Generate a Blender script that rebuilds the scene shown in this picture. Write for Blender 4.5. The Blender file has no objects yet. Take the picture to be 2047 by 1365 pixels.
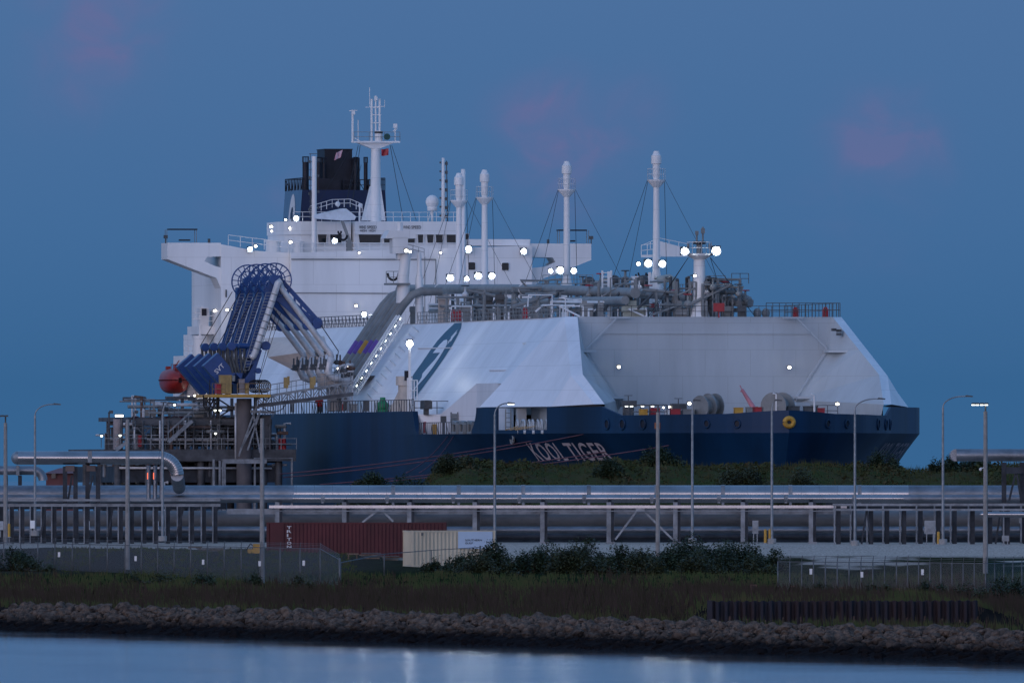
import bpy, bmesh, math, random
from math import sin, cos, pi, radians, sqrt
random.seed(7)
R = random.Random(11)

# ---------------------------------------------------------------- camera
SC = bpy.context.scene
COL = SC.collection
F = 38400.0            # focal length in photo pixels (2047 wide): a long telephoto
CAMH, HZ = 8.3, 955.0  # eye height above the water, horizon row
cam_d = bpy.data.cameras.new("camera")
cam_d.sensor_fit = 'HORIZONTAL'; cam_d.sensor_width = 36.0
cam_d.lens = 36.0 * F / 2047.0
cam_d.shift_y = (HZ - 682.5) / 2047.0
cam_d.clip_start = 5.0; cam_d.clip_end = 60000.0
cam = bpy.data.objects.new("camera", cam_d); COL.objects.link(cam)
cam.location = (0, 0, CAMH); cam.rotation_euler = (pi / 2, 0, 0)
SC.camera = cam
SC.view_settings.view_transform = 'Standard'
try: SC.view_settings.look = 'None'
except Exception: pass
SC.view_settings.exposure = 0.0; SC.view_settings.gamma = 1.0
SC.cycles.use_denoising = True
SC.cycles.max_bounces = 6; SC.cycles.transparent_max_bounces = 12
SC.cycles.sample_clamp_indirect = 4.0

# ---------------------------------------------------------------- dusk sky
W_ = bpy.data.worlds.new("World"); SC.world = W_; W_.use_nodes = True
nt = W_.node_tree; N = nt.nodes; LK = nt.links; N.clear()
def nd(t, **kw):
    n = N.new(t)
    for k, v in kw.items(): setattr(n, k, v)
    return n
def mth(op, a, b=None, clamp=False):
    n = nd('ShaderNodeMath', operation=op); n.use_clamp = clamp
    for i, x in enumerate((a, b)):
        if x is None: continue
        if isinstance(x, (int, float)): n.inputs[i].default_value = x
        else: LK.new(x, n.inputs[i])
    return n.outputs[0]
tc = nd('ShaderNodeTexCoord'); sep = nd('ShaderNodeSeparateXYZ'); LK.new(tc.outputs['Generated'], sep.inputs[0])
dx, dy, dz = sep.outputs
el = mth('SQRT', mth('MAXIMUM', dz, 0.0))
rp = nd('ShaderNodeValToRGB'); LK.new(el, rp.inputs[0]); cr = rp.color_ramp
stops = [(0.0, (.037, .128, .285)), (.07, (.037, .126, .282)), (.115, (.054, .148, .322)), (.158, (.071, .161, .340)),
         (.24, (.10, .22, .46)), (.45, (.165, .335, .64)), (1.0, (.14, .285, .585))]
while len(cr.elements) < len(stops): cr.elements.new(.5)
for e, (p, c) in zip(cr.elements, stops): e.position = p; e.color = (*c, 1)
def mixc(fac, a, b, bt='MIX'):
    n = nd('ShaderNodeMix', data_type='RGBA', blend_type=bt)
    for i, x in ((0, fac), (6, a), (7, b)):
        if isinstance(x, (int, float)): n.inputs[i].default_value = x
        elif isinstance(x, tuple): n.inputs[i].default_value = (*x, 1)
        else: LK.new(x, n.inputs[i])
    return n.outputs[2]
# soft pink afterglow clouds in the far sky, and slow tone drift
sc_ = nd('ShaderNodeVectorMath', operation='MULTIPLY'); LK.new(tc.outputs['Generated'], sc_.inputs[0]); sc_.inputs[1].default_value = (260, 60, 330)
nz = nd('ShaderNodeTexNoise'); LK.new(sc_.outputs[0], nz.inputs['Vector']); nz.inputs['Scale'].default_value = 1.0; nz.inputs['Detail'].default_value = 5; nz.inputs['Distortion'].default_value = .6
def blob(px, py, rx, ry, amt):
    a = mth('DIVIDE', mth('SUBTRACT', dx, (px - 1023.5) / F), rx / F)
    b = mth('DIVIDE', mth('SUBTRACT', dz, (HZ - py) / F), ry / F)
    r2 = mth('ADD', mth('MULTIPLY', a, a), mth('MULTIPLY', b, b))
    w = mth('ADD', mth('MULTIPLY', r2, -.55), mth('MULTIPLY', mth('SUBTRACT', nz.outputs[0], .56), 3.6))
    g = mth('EXPONENT', mth('MULTIPLY', mth('MAXIMUM', mth('MULTIPLY', w, -1.0), 0.0), 1.6 * -1.0))
    return mth('MULTIPLY', g, amt)
cl = None
for b in [(205, 30, 95, 110, .75), (120, 170, 70, 70, .25), (1100, 235, 85, 60, .85), (1140, 340, 105, 100, .5), (1275, 215, 60, 55, .55), (1765, 275, 90, 70, .65),
          (650, 380, 230, 110, .12), (500, 410, 120, 40, .15), (1400, 640, 120, 40, .06), (1730, 430, 150, 90, .1)]:
    x = blob(*b); cl = x if cl is None else mth('ADD', cl, x)
frontal = mth('GREATER_THAN', dy, 0.0)
skyc = mixc(mth('MULTIPLY', cl, frontal, True), rp.outputs[0], (.128, .148, .318))
# afterglow of the set sun low in the west, behind and left of the camera
gaz = mth('MAXIMUM', mth('ADD', mth('MULTIPLY', dx, -.62), mth('MULTIPLY', dy, -.78)), 0.0)
gel = mth('MULTIPLY', mth('EXPONENT', mth('MULTIPLY', mth('MAXIMUM', dz, 0.0), -3.5)), .38)
gz2 = mth('POWER', mth('MAXIMUM', mth('ADD', mth('MULTIPLY', dx, -.25), mth('MULTIPLY', dy, -.97)), 0.0), 9.0)
glow = mth('ADD', mth('MULTIPLY', mth('POWER', gaz, 1.6), gel), mth('MULTIPLY', gz2, mth('MULTIPLY', mth('EXPONENT', mth('MULTIPLY', mth('MULTIPLY', dz, dz), -16.0)), 2.9)))
gc = nd('ShaderNodeVectorMath', operation='SCALE'); gc.inputs[0].default_value = (1.0, .82, .90); LK.new(glow, gc.inputs['Scale'])
tot = nd('ShaderNodeVectorMath', operation='ADD'); LK.new(skyc, tot.inputs[0]); LK.new(gc.outputs[0], tot.inputs[1])
bg = nd('ShaderNodeBackground'); LK.new(tot.outputs[0], bg.inputs[0]); bg.inputs[1].default_value = 1.0
wo = nd('ShaderNodeOutputWorld'); LK.new(bg.outputs[0], wo.inputs[0])

# the last directional light of the afterglow
sd = bpy.data.lights.new("sun", 'SUN'); sd.energy = .38; sd.angle = radians(35); sd.color = (1.0, .84, .88)
so = bpy.data.objects.new("sun", sd); COL.objects.link(so)
so.rotation_euler = (radians(76), 0, radians(-52)); so.location = (-300, -300, 200)

# ---------------------------------------------------------------- materials
MATS = {}
def mat(name, col, rough=.6, metal=0.0, var=.15, scale=.5, stretch=(1, 1, 1), bump=0.0, bscale=8.0, col2=None, emit=None, estr=0.0, plate=None):
    if name in MATS: return MATS[name]
    m = bpy.data.materials.new(name); m.use_nodes = True; t = m.node_tree; n = t.nodes; l = t.links
    b = n['Principled BSDF']; b.inputs['Roughness'].default_value = rough; b.inputs['Specular IOR Level'].default_value = 0.0 if rough > .68 else (.3 if max(col) < .15 else .5); b.inputs['Metallic'].default_value = metal
    if emit:
        b.inputs['Base Color'].default_value = (*col, 1)
        b.inputs['Emission Color'].default_value = (*emit, 1); b.inputs['Emission Strength'].default_value = estr
        MATS[name] = m; return m
    c = n.new('ShaderNodeTexCoord'); mp = n.new('ShaderNodeMapping'); l.new(c.outputs['Object'], mp.inputs[0]); mp.inputs['Scale'].default_value = stretch
    z = n.new('ShaderNodeTexNoise'); z.inputs['Scale'].default_value = scale; z.inputs['Detail'].default_value = 5; z.inputs['Roughness'].default_value = .65
    l.new(mp.outputs[0], z.inputs['Vector'])
    r = n.new('ShaderNodeValToRGB'); l.new(z.outputs[0], r.inputs[0])
    c2 = col2 or tuple(x * (1 - 1.6 * var) for x in col)
    c1 = col if col2 else tuple(min(1, x * (1 + var)) for x in col)
    r.color_ramp.elements[0].position = .32; r.color_ramp.elements[0].color = (*c2, 1)
    r.color_ramp.elements[1].position = .62; r.color_ramp.elements[1].color = (*c1, 1)
    l.new(r.outputs[0], b.inputs['Base Color'])
    if bump:
        z2 = n.new('ShaderNodeTexNoise'); z2.inputs['Scale'].default_value = bscale; z2.inputs['Detail'].default_value = 4
        l.new(mp.outputs[0], z2.inputs['Vector'])
        bp = n.new('ShaderNodeBump'); bp.inputs['Strength'].default_value = bump; bp.inputs['Distance'].default_value = .1
        l.new(z2.outputs[0], bp.inputs['Height']); l.new(bp.outputs[0], b.inputs['Normal'])
    if plate:   # welded plating: faint raised seams and slight tone steps between plates
        s3 = n.new('ShaderNodeSeparateXYZ'); l.new(c.outputs['Object'], s3.inputs[0]); ad = n.new('ShaderNodeMath'); l.new(s3.outputs[0], ad.inputs[0]); l.new(s3.outputs[1], ad.inputs[1]); a = n.new('ShaderNodeCombineXYZ'); l.new(ad.outputs[0], a.inputs[0]); l.new(s3.outputs[2], a.inputs[1])
        k = n.new('ShaderNodeTexBrick'); k.inputs['Scale'].default_value = 1.0; k.inputs['Brick Width'].default_value = plate[0]; k.inputs['Row Height'].default_value = plate[1]; k.inputs['Mortar Size'].default_value = .03
        k.inputs['Color1'].default_value = (1, 1, 1, 1); k.inputs['Color2'].default_value = (.982, .982, .982, 1); k.inputs['Mortar'].default_value = (.84, .84, .83, 1); l.new(a.outputs[0], k.inputs['Vector'])
        x = n.new('ShaderNodeMix'); x.data_type = 'RGBA'; x.blend_type = 'MULTIPLY'; x.inputs[0].default_value = 1.0; l.new(r.outputs[0], x.inputs[6]); l.new(k.outputs[0], x.inputs[7]); l.new(x.outputs[2], b.inputs['Base Color'])
    MATS[name] = m; return m
WHITE = mat('white_ship_paint', (.78, .77, .76), .45, 0, .07, .2, (1, 1, .2), plate=(5, 2.9))
WHITE2 = mat('white_cover_paint', (.74, .75, .78), .42, 0, .07, .16, (1, 1, .25), bump=.10, bscale=.45, plate=(5.5, 2.4))
CREAM = mat('grey_bulkhead_paint', (.45, .50, .535), .55, 0, .07, .2, (1, 1, .2), bump=.08, bscale=.5, plate=(4.5, 2.6))
BLUE = mat('blue_hull_paint', (.0018, .024, .066), .5, 0, .26, .22, (.7, .7, .07), plate=(6, 2.2))
TEAL = mat('teal_emblem_paint', (.018, .085, .145), .5, 0, .08, .3)
FUNB = mat('dark_blue_funnel_paint', (.006, .016, .052), .45, 0, .12, .3)
FUNS = mat('blue_grey_funnel_paint', (.09, .19, .30), .45, 0, .08, .3)
BLACK = mat('black_uptake_paint', (.013, .014, .022), .5, 0, .2, .8)
GLASS = mat('dark_window_glass', (.012, .018, .022), .06, 0, .2, 2)
GREY = mat('grey_deck_pipe_paint', (.20, .21, .21), .5, 0, .15, .6)
DGREY = mat('dark_grey_steel', (.085, .09, .095), .55, .2, .25, 1.0)
DECK = mat('grey_green_deck', (.13, .13, .12), .7, 0, .2, .6)
RED = mat('red_paint', (.36, .02, .03), .5, 0, .12, 1)
ORANGE = mat('orange_red_hull', (.25, .016, .012), .38, 0, .1, .6)
YEL = mat('yellow_paint', (.50, .27, .035), .55, 0, .15, 1.2)
YELB = mat('yellow_cabinet', (.36, .24, .085), .6, 0, .15, 1.2)
ARMB = mat('blue_arm_paint', (.010, .052, .19), .4, 0, .14, .8)
GALV = mat('galvanised_steel', (.24, .255, .27), .5, .35, .22, 1.3)
LINS = mat('lagged_white_pipe', (.55, .55, .56), .45, .15, .15, .9)
PURP = mat('purple_band', (.13, .06, .33), .5, 0, .1, 1)
GREEN = mat('green_paint', (.01, .19, .075), .5, 0, .1, 1)
FPOST = mat('weathered_fence_steel', (.13, .135, .14), .6, .2, .2, 2)
CONC = mat('concrete', (.29, .28, .27), .85, 0, .15, 1.5, bump=.15)
JET = mat('jetty_steel', (.085, .088, .095), .6, .15, .3, .7)
RUST = mat('rusty_steel', (.13, .085, .07), .75, 0, .35, 1.1)
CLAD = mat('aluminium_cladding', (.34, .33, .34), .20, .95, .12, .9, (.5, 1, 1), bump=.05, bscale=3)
CLADD = mat('dull_cladding', (.215, .23, .255), .45, .8, .2, 1.2, (.5, 1, 1), bump=.12, bscale=2)
PIPED = mat('dull_insulated_pipe', (.16, .155, .155), .6, .1, .2, .7, (.4, 1, 1))
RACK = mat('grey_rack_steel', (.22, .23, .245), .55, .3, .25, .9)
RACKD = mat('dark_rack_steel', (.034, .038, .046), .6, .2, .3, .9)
WIRE = mat('black_wire', (.02, .02, .025), .6)
ROPE = mat('pink_grey_rope', (.14, .078, .10), .8)
ROPEY = mat('tan_rope', (.40, .28, .15), .8)
CONR = mat('maroon_container_paint', (.078, .015, .019), .5, 0, .22, .5, (1, 1, .4))
CONB = mat('cream_container_paint', (.52, .45, .33), .55, 0, .10, .5, (1, 1, .4))
SIGN = mat('pale_blue_panel', (.50, .60, .72), .5, 0, .04, .5)
INK = mat('black_lettering', (.015, .015, .02), .6)
WLET = mat('white_lettering', (.72, .70, .70), .6, 0, .12, 1)
PLET = mat('pinkish_white_lettering', (.46, .40, .42), .6, 0, .12, 1)
WOOD = mat('weathered_timber', (.16, .12, .09), .85, 0, .3, 3)
LAMPW = mat('lit_flood_lamp', (1, 1, 1), .5, emit=(.86, .96, 1.0), estr=80)
LAMPHALO = mat('lamp_halo_glow', (1, 1, 1), .5, emit=(.60, .80, 1.0), estr=.42)  # faint glow for the halo painted round each lens
LAMPS = mat('lit_small_lamp', (1, 1, 1), .5, emit=(1.0, .93, .80), estr=14)
LAMPY = mat('lit_yellow_lamp', (1, 1, 1), .5, emit=(1.0, .82, .40), estr=14)
LAMPD = mat('dim_lit_lamp', (1, 1, 1), .5, emit=(.9, .95, .85), estr=4)
BARK = mat('bark', (.09, .07, .055), .9, 0, .3, 4)
LEAF = mat('dark_green_leaves', (.027, .044, .021), .6, 0, .35, .9)
LEAF2 = mat('olive_leaves', (.040, .050, .022), .6, 0, .35, .9)
SCRUB = mat('scrub_leaves', (.050, .068, .026), .75, 0, .4, .35, col2=(.078, .060, .036))
GRASSM = mat('grass_blades', (.046, .078, .030), .75, 0, .3, .2, col2=(.088, .074, .040))
REED = mat('brown_reeds', (.060, .042, .038), .85, 0, .3, .3, col2=(.032, .034, .018))
ROCK = mat('rubble_stone', (.160, .122, .098), .92, 0, .2, 2.4, bump=1.0, bscale=7, col2=(.034, .030, .029))
def tide(m, z0, z1, col):   # stones below the tide line are wet and weed-black
    t = m.node_tree; b = t.nodes['Principled BSDF']; src = b.inputs['Base Color'].links[0].from_socket
    g = t.nodes.new('ShaderNodeNewGeometry'); s = t.nodes.new('ShaderNodeSeparateXYZ'); t.links.new(g.outputs['Position'], s.inputs[0])
    n = t.nodes.new('ShaderNodeTexNoise'); n.inputs['Scale'].default_value = 1.2; t.links.new(g.outputs['Position'], n.inputs['Vector'])
    a = t.nodes.new('ShaderNodeMath'); a.operation = 'MULTIPLY_ADD'; a.inputs[1].default_value = .7; t.links.new(n.outputs[0], a.inputs[0]); t.links.new(s.outputs[2], a.inputs[2])
    r = t.nodes.new('ShaderNodeMapRange'); r.inputs[1].default_value = z0 + .25; r.inputs[2].default_value = z1 + .25; t.links.new(a.outputs[0], r.inputs[0])
    x = t.nodes.new('ShaderNodeMix'); x.data_type = 'RGBA'; x.inputs[6].default_value = (*col, 1); t.links.new(r.outputs[0], x.inputs[0]); t.links.new(src, x.inputs[7]); t.links.new(x.outputs[2], b.inputs['Base Color'])
tide(ROCK, .50, 1.0, (.012, .011, .012))
SHEET = mat('dark_sheet_pile', (.045, .045, .055), .7, .1, .3, .6, (1, 1, .3), col2=(.062, .040, .038))

# ---------------------------------------------------------------- geometry helpers (world coordinates)
TH = radians(10.0); S_, C_ = sin(TH), cos(TH)
XO, YO = 19.1, 1872.0
def W(u, v, w):            # ship frame (forward, starboard, up) -> world
    return (XO + u * S_ - v * C_, YO - u * C_ - v * S_, w)
def P(px, py, Y):          # point at depth Y
    return ((px - 1023.5) * Y / F, Y, CAMH - (py - HZ) * Y / F)
def pu(px, py, u):         # ship coordinates in the transverse plane u
    a = (px - 1023.5) / F
    v = (XO + u * S_ - a * (YO - u * C_)) / (C_ - a * S_)
    Y = YO - u * C_ - v * S_
    return (u, v, CAMH - (py - HZ) * Y / F)
def pv(px, py, v):         # ship coordinates in the fore-and-aft plane v
    a = (px - 1023.5) / F
    u = (a * (YO - v * S_) - XO + v * C_) / (S_ + a * C_)
    Y = YO - u * C_ - v * S_
    return (u, v, CAMH - (py - HZ) * Y / F)
def sub(a, b): return (a[0]-b[0], a[1]-b[1], a[2]-b[2])
def add(a, b): return (a[0]+b[0], a[1]+b[1], a[2]+b[2])
def mul(a, k): return (a[0]*k, a[1]*k, a[2]*k)
def dot(a, b): return a[0]*b[0]+a[1]*b[1]+a[2]*b[2]
def cross(a, b): return (a[1]*b[2]-a[2]*b[1], a[2]*b[0]-a[0]*b[2], a[0]*b[1]-a[1]*b[0])
def norm(a):
    k = sqrt(dot(a, a)) or 1.0
    return (a[0]/k, a[1]/k, a[2]/k)
def lerp(a, b, t): return tuple(x + (y - x) * t for x, y in zip(a, b))
def hit(px, py, p0, n):
    d = ((px - 1023.5) / F, 1.0, -(py - HZ) / F); o = (0, 0, CAMH)
    t = dot(sub(p0, o), n) / dot(d, n)
    return add(o, mul(d, t))
def ip(x, pts):
    if x <= pts[0][0]: return pts[0][1]
    for (a, fa), (b, fb) in zip(pts, pts[1:]):
        if x <= b: return fa + (fb - fa) * (x - a) / (b - a)
    return pts[-1][1]

ROOTS = {}
class MB:
    def __init__(s, ship=False): s.v = []; s.f = []; s.p = []; s.ship = ship
    def pc(s): s.p.append((len(s.v), len(s.f)))
    def pt(s, p):
        s.v.append(W(*p) if s.ship else tuple(p)); return len(s.v) - 1
    def poly(s, pts): s.f.append([s.pt(p) for p in pts]); return s
    def strip(s, A, B, closed=False):
        a = [s.pt(p) for p in A]; b = [s.pt(p) for p in B]; n = len(a)
        for i in range(n if closed else n - 1):
            j = (i + 1) % n; s.f.append([a[i], a[j], b[j], b[i]])
        return s
    def grid(s, rows):
        idx = [[s.pt(p) for p in r] for r in rows]
        for a, b in zip(idx, idx[1:]):
            for i in range(len(a) - 1): s.f.append([a[i], a[i+1], b[i+1], b[i]])
        return s
    def prism(s, pts, vec):
        s.pc(); q = [add(p, vec) for p in pts]; n = len(pts)
        a = [s.pt(p) for p in pts]; b = [s.pt(p) for p in q]
        s.f.append(a[::-1]); s.f.append(b)
        for i in range(n):
            j = (i + 1) % n; s.f.append([a[i], a[j], b[j], b[i]])
        return s
    def box(s, c, d, rz=0.0):
        x, y, z = (k / 2 for k in d); ca, sa = cos(rz), sin(rz)
        P_ = [(c[0] + a*x*ca - b*y*sa, c[1] + a*x*sa + b*y*ca) for a, b in ((-1,-1),(1,-1),(1,1),(-1,1))]
        return s.prism([(p[0], p[1], c[2] - z) for p in P_], (0, 0, d[2]))
    def bar(s, p, q, w, h=None, up=(0, 0, 1)):
        h = h or w; d = norm(sub(q, p))
        if abs(dot(d, up)) > .98: up = (1, 0, 0)
        x = norm(cross(d, up)); y = norm(cross(x, d))
        c = [add(mul(x, a*w/2), mul(y, b*h/2)) for a, b in ((-1,-1),(1,-1),(1,1),(-1,1))]
        return s.prism([add(p, k) for k in c], sub(q, p))
    def tube(s, pts, r, n=8, cap=True):
        s.pc(); m = len(pts); rr = r if isinstance(r, (list, tuple)) else [r] * m
        rings = []; px_ = None
        for i, p in enumerate(pts):
            d = norm(sub(pts[min(i+1, m-1)], pts[max(i-1, 0)]))
            if px_ is None:
                up = (0, 0, 1) if abs(d[2]) < .95 else (1, 0, 0); x = norm(cross(d, up))
            else: x = norm(sub(px_, mul(d, dot(px_, d))))
            px_ = x; y = cross(d, x)
            rings.append([s.pt(add(p, add(mul(x, rr[i]*cos(2*pi*k/n)), mul(y, rr[i]*sin(2*pi*k/n))))) for k in range(n)])
        for a, b in zip(rings, rings[1:]):
            for k in range(n): s.f.append([a[k], a[(k+1) % n], b[(k+1) % n], b[k]])
        if cap: s.f.append(rings[0][::-1]); s.f.append(rings[-1])
        return s
    def cyl(s, p, h, r, n=12, r2=None): return s.tube([p, add(p, (0, 0, h))], [r, r if r2 is None else r2], n)
    def ball(s, c, r, n=8, sz=1.0):
        return s.tube([add(c, (0, 0, -r*sz*cos(pi*k/n))) for k in range(n+1)], [max(.004, r*sin(pi*k/n)) for k in range(n+1)], 2*n)
    def rail(s, pts, h=1.1, step=1.5, t=.06, rails=(1.0, .5), brace=0):
        for p, q in zip(pts, pts[1:]):
            L = sqrt(dot(sub(q, p), sub(q, p))); n = max(1, int(L / step))
            for k in range(n + 1):
                a = lerp(p, q, k / n); s.bar(a, add(a, (0, 0, h)), t)
                if brace and k % brace == 0 and k < n: s.bar(add(a, (0, 0, h*.9)), lerp(p, q, min(1, (k + .7) / n)), t * .8)
            for r in rails: s.bar(add(p, (0, 0, h * r)), add(q, (0, 0, h * r)), t)
        return s
    def each(s, name, m, parent, smooth=False):
        ends = s.p[1:] + [(len(s.v), len(s.f))]; o = None
        for (v0, f0), (v1, f1) in zip(s.p, ends):
            k = MB(); k.v = s.v[v0:v1]; k.f = [[i - v0 for i in f] for f in s.f[f0:f1]]; o = k.build(name, m, parent, smooth)
        return o
    def build(s, name, m, parent=None, smooth=False, fix=True):
        me = bpy.data.meshes.new(name); o = bpy.data.objects.new(name, me)
        if parent is not None:
            (lx, ly, lz), rz = ROOTS[parent.name]; ca, sa = cos(rz), sin(rz)
            vs = [((x-lx)*ca + (y-ly)*sa, -(x-lx)*sa + (y-ly)*ca, z-lz) for x, y, z in s.v]
            ROOTS[o.name] = ROOTS[parent.name]; o.parent = parent
        else:
            xs = [p[0] for p in s.v]; ys = [p[1] for p in s.v]; zs = [p[2] for p in s.v]
            lx, ly, lz = (min(xs)+max(xs))/2, (min(ys)+max(ys))/2, min(zs)
            vs = [(x-lx, y-ly, z-lz) for x, y, z in s.v]; o.location = (lx, ly, lz); ROOTS[o.name] = ((lx, ly, lz), 0.0)
        me.from_pydata(vs, [], s.f); me.materials.append(m)
        if fix and len(s.f) < 60000:
            b = bmesh.new(); b.from_mesh(me); bmesh.ops.recalc_face_normals(b, faces=b.faces); b.to_mesh(me); b.free()
        if smooth: me.shade_smooth() if hasattr(me, 'shade_smooth') else None
        if smooth == 'auto':
            try: me.set_sharp_from_angle(angle=radians(40))
            except Exception: pass
        COL.objects.link(o); return o
def SM(): return MB(True)
def thing(name, label, cat, loc, rz=0.0, group=None):
    o = bpy.data.objects.new(name, None); COL.objects.link(o); o.empty_display_size = .5
    o.location = loc; o.rotation_euler = (0, 0, rz); ROOTS[o.name] = (tuple(loc), rz)
    o['label'] = label; o['category'] = cat
    if group: o['group'] = group
    return o
def tag(o, label, cat, group=None):
    o['label'] = label; o['category'] = cat
    if group: o['group'] = group
    return o
def struct(o): o['kind'] = 'structure'; return o
def stuff(o, label, cat): o['kind'] = 'stuff'; o['label'] = label; o['category'] = cat; return o
def dup(root, loc, rz=None, label=None, scale=None):
    def cp(o, par):
        c = o.copy(); COL.objects.link(c); c.parent = par
        for ch in list(o.children): cp(ch, c)
        return c
    r = cp(root, None); r.location = loc
    if rz is not None: r.rotation_euler = (0, 0, rz)
    if scale: r.scale = scale
    if label: r['label'] = label
    return r
def textgeo(txt, size=1.0, bold=0.0, spacing=1.0):
    c = bpy.data.curves.new('t', 'FONT'); c.body = txt; c.size = size; c.align_x = 'LEFT'; c.space_character = spacing; c.offset = bold; c.resolution_u = 3
    o = bpy.data.objects.new('t', c); COL.objects.link(o)
    me = bpy.data.meshes.new_from_object(o.evaluated_get(bpy.context.evaluated_depsgraph_get()))
    vs = [tuple(v.co) for v in me.vertices]; fs = [list(p.vertices) for p in me.polygons]
    bpy.data.objects.remove(o); bpy.data.curves.remove(c); bpy.data.meshes.remove(me)
    return vs, fs
def textmb(txt, fn, w, h, bold=0.0, spacing=1.0):
    """lettering w wide and h high; fn maps (0..w, 0..h) to world"""
    vs, fs = textgeo(txt, 1.0, bold, spacing)
    xs = [v[0] for v in vs]; ys = [v[1] for v in vs]; x0, x1, y0, y1 = min(xs), max(xs), min(ys), max(ys)
    m = MB(); m.v = [fn((v[0]-x0)/(x1-x0)*w, (v[1]-y0)/(y1-y0)*h) for v in vs]; m.f = fs
    return m
# ================================================================ the gas carrier
ship = thing('gas_carrier', 'huge white and dark blue gas carrier with a sloped cargo cover, moored beyond the bank', 'ship', W(-105, 0, 0), radians(-80))
BK = [(-255, 12), (-252, 15), (-240, 18.5), (-225, 21), (-200, 23), (-180, 23.2), (-30, 23.2), (-20, 23.0), (-10, 22.5), (-5, 22.0), (1, 20.8), (6, 19.6), (11, 17.7), (16, 15.9), (20.3, 14.2),
      (24, 13.0), (28, 11.3), (32, 9.3), (35.5, 7.1), (38.3, 4.9), (40.3, 2.8), (41.5, 1.2), (42, 0.0)]
def bk(u): return ip(u, BK)
def hb(u, w):              # hull half-breadth and forward position on the station u at height w
    b = bk(u); d = max(0.0, 12.6 - w)
    f = min(1.0, max(0.0, (u + 40) / 40)); f = f * f * (3 - 2 * f)
    return u - .55 * d * min(1, max(0, u / 42)), max(0.0, b - f * (.85 * d - .022 * d * d) * min(1.0, b / 14))
def hullp(u, w, side, off=0.0):
    uu, b = hb(u, w); return (uu, side * (b + off), w)
US = [-255, -253, -250, -240, -225, -200, -180, -150, -120, -90, -60, -40, -30, -25, -20, -15, -10, -5, 0, 3, 6, 9, 12, 15, 18, 20.3, 22, 24, 26, 28, 30, 32, 34, 35.5, 37, 38.3, 39.4, 40.3, 41, 41.5, 42]
m = SM()
for s in (1, -1):
    m.grid([[hullp(u, w, s) for u in US] for w in (-2, 0, 2, 4, 6, 8, 9.5, 11, 12, 12.6)])
    ua = [u for u in US if u <= -40]
    rows = []
    for k in range(9):
        w = 12.6 + 2.3 * k / 8; e = -31.8 - 3.2 * (k / 8) ** .45
        rows.append([(u, s * bk(u), w) for u in ua] + [(e, s * bk(e), w)])
    m.grid(rows)
    m.strip([(r[-1][0], r[-1][1], r[-1][2]) for r in rows], [(r[-1][0], r[-1][1] - s * .5, r[-1][2]) for r in rows])
m.strip([(-255, b, -2) for b in (12, -12)], [(-255, b, 14.9) for b in (12, -12)])
hull = m.build('hull', BLUE, ship, 'auto', fix=False)
m = SM(); ud = [u for u in US if u >= -40]
m.strip([(u, bk(u) - .05, 12.58) for u in ud], [(u, -bk(u) + .05, 12.58) for u in ud])
ud = [u for u in US if u <= -60] + [-35.2]
m.strip([(u, bk(u) - .05, 14.55) for u in ud], [(u, -bk(u) + .05, 14.55) for u in ud])
m.build('deck', DECK, ship, fix=False)
# bulwarks round the bow
m = SM()
def topw(u): return ip(u, [(-6, 15.15), (20.3, 15.15), (24, 14.3), (38, 14.42), (42, 14.75)])
def band(s, u0, u1, n, e0=0.0, e1=0.0, lo=12.6, hi=None):
    outer = []; inner = []
    for k in range(7):
        t = k / 6; ro = []; ri = []
        for i in range(n + 1):
            u = u0 + (u1 - u0) * i / n
            if i == 0: u -= e0 * (1 - t) ** 2
            if i == n: u += e1 * (1 - t) ** 2
            w = lo + ((hi or topw(u)) - lo) * t
            ro.append((u, s * bk(u), w)); ri.append((u - (.2 if u > 30 else 0), s * max(0, bk(u) - .22), w))
        outer.append(ro); inner.append(ri)
    m.grid(outer); m.grid(inner); m.strip(outer[-1], inner[-1])
    m.strip([r[0] for r in outer], [r[0] for r in inner]); m.strip([r[-1] for r in outer], [r[-1] for r in inner])
for s in (1, -1):
    if s > 0: band(s, -5.2, .2, 6, e0=2.2); band(s, .2, 10.6, 8, hi=12.95)
    else: band(s, -5.2, 10.6, 12, e0=.2); m.poly([(-5.2, -bk(-5.2), 12.6), (-5.2, -bk(-5.2) + 1.2, 12.6), (-5.2, -bk(-5.2) + 1.2, 15.1), (-5.2, -bk(-5.2), 15.1)])
    band(s, 10.6, 20.3, 8); band(s, 20.3, 24, 4); band(s, 24, 42, 26)
bul = m.build('bulwark', BLUE, ship, fix=False)
m = SM()   # rounded fairlead rings in the bulwark
def ringat(m, u, w, s, r, tube=.09):
    uu = u; b = bk(u); du = .3; t = norm((du, s * (bk(u + du) - bk(u - du)) / 2, 0)); c = (u, s * b + s * .05, w)
    m.tube([add(c, add(mul(t, r * cos(2*pi*k/14)), (0, 0, r * 1.05 * sin(2*pi*k/14)))) for k in range(15)], tube, 6, False)
def plugat(m, u, w, s, r):
    du = .3; t = norm((du, s * (bk(u + du) - bk(u - du)) / 2, 0)); c = (u, s * bk(u) + s * .04, w)
    m.poly([add(c, add(mul(t, r * cos(2*pi*k/14)), (0, 0, r * 1.05 * sin(2*pi*k/14)))) for k in range(14)])
for s in (1, -1):
    for u in (21.4, 24.3, 27.6, 35.9, 38.8):
        r = .46 if u < 30 else .36
        m = SM(); ringat(m, u, 13.45, s, r); fr = m.build('fairlead', BLUE, ship, True)
        m = SM(); plugat(m, u, 13.45, s, r); m.build('opening', BLACK, fr, fix=False)
m = SM(); m.tube([(42.12, .42*cos(2*pi*k/16), 13.6 + .38*sin(2*pi*k/16)) for k in range(17)], .24, 8, False)
ch = m.build('bow_chock', YEL, ship, True); ch['label'] = 'orange yellow oval chock in the bow'
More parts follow.
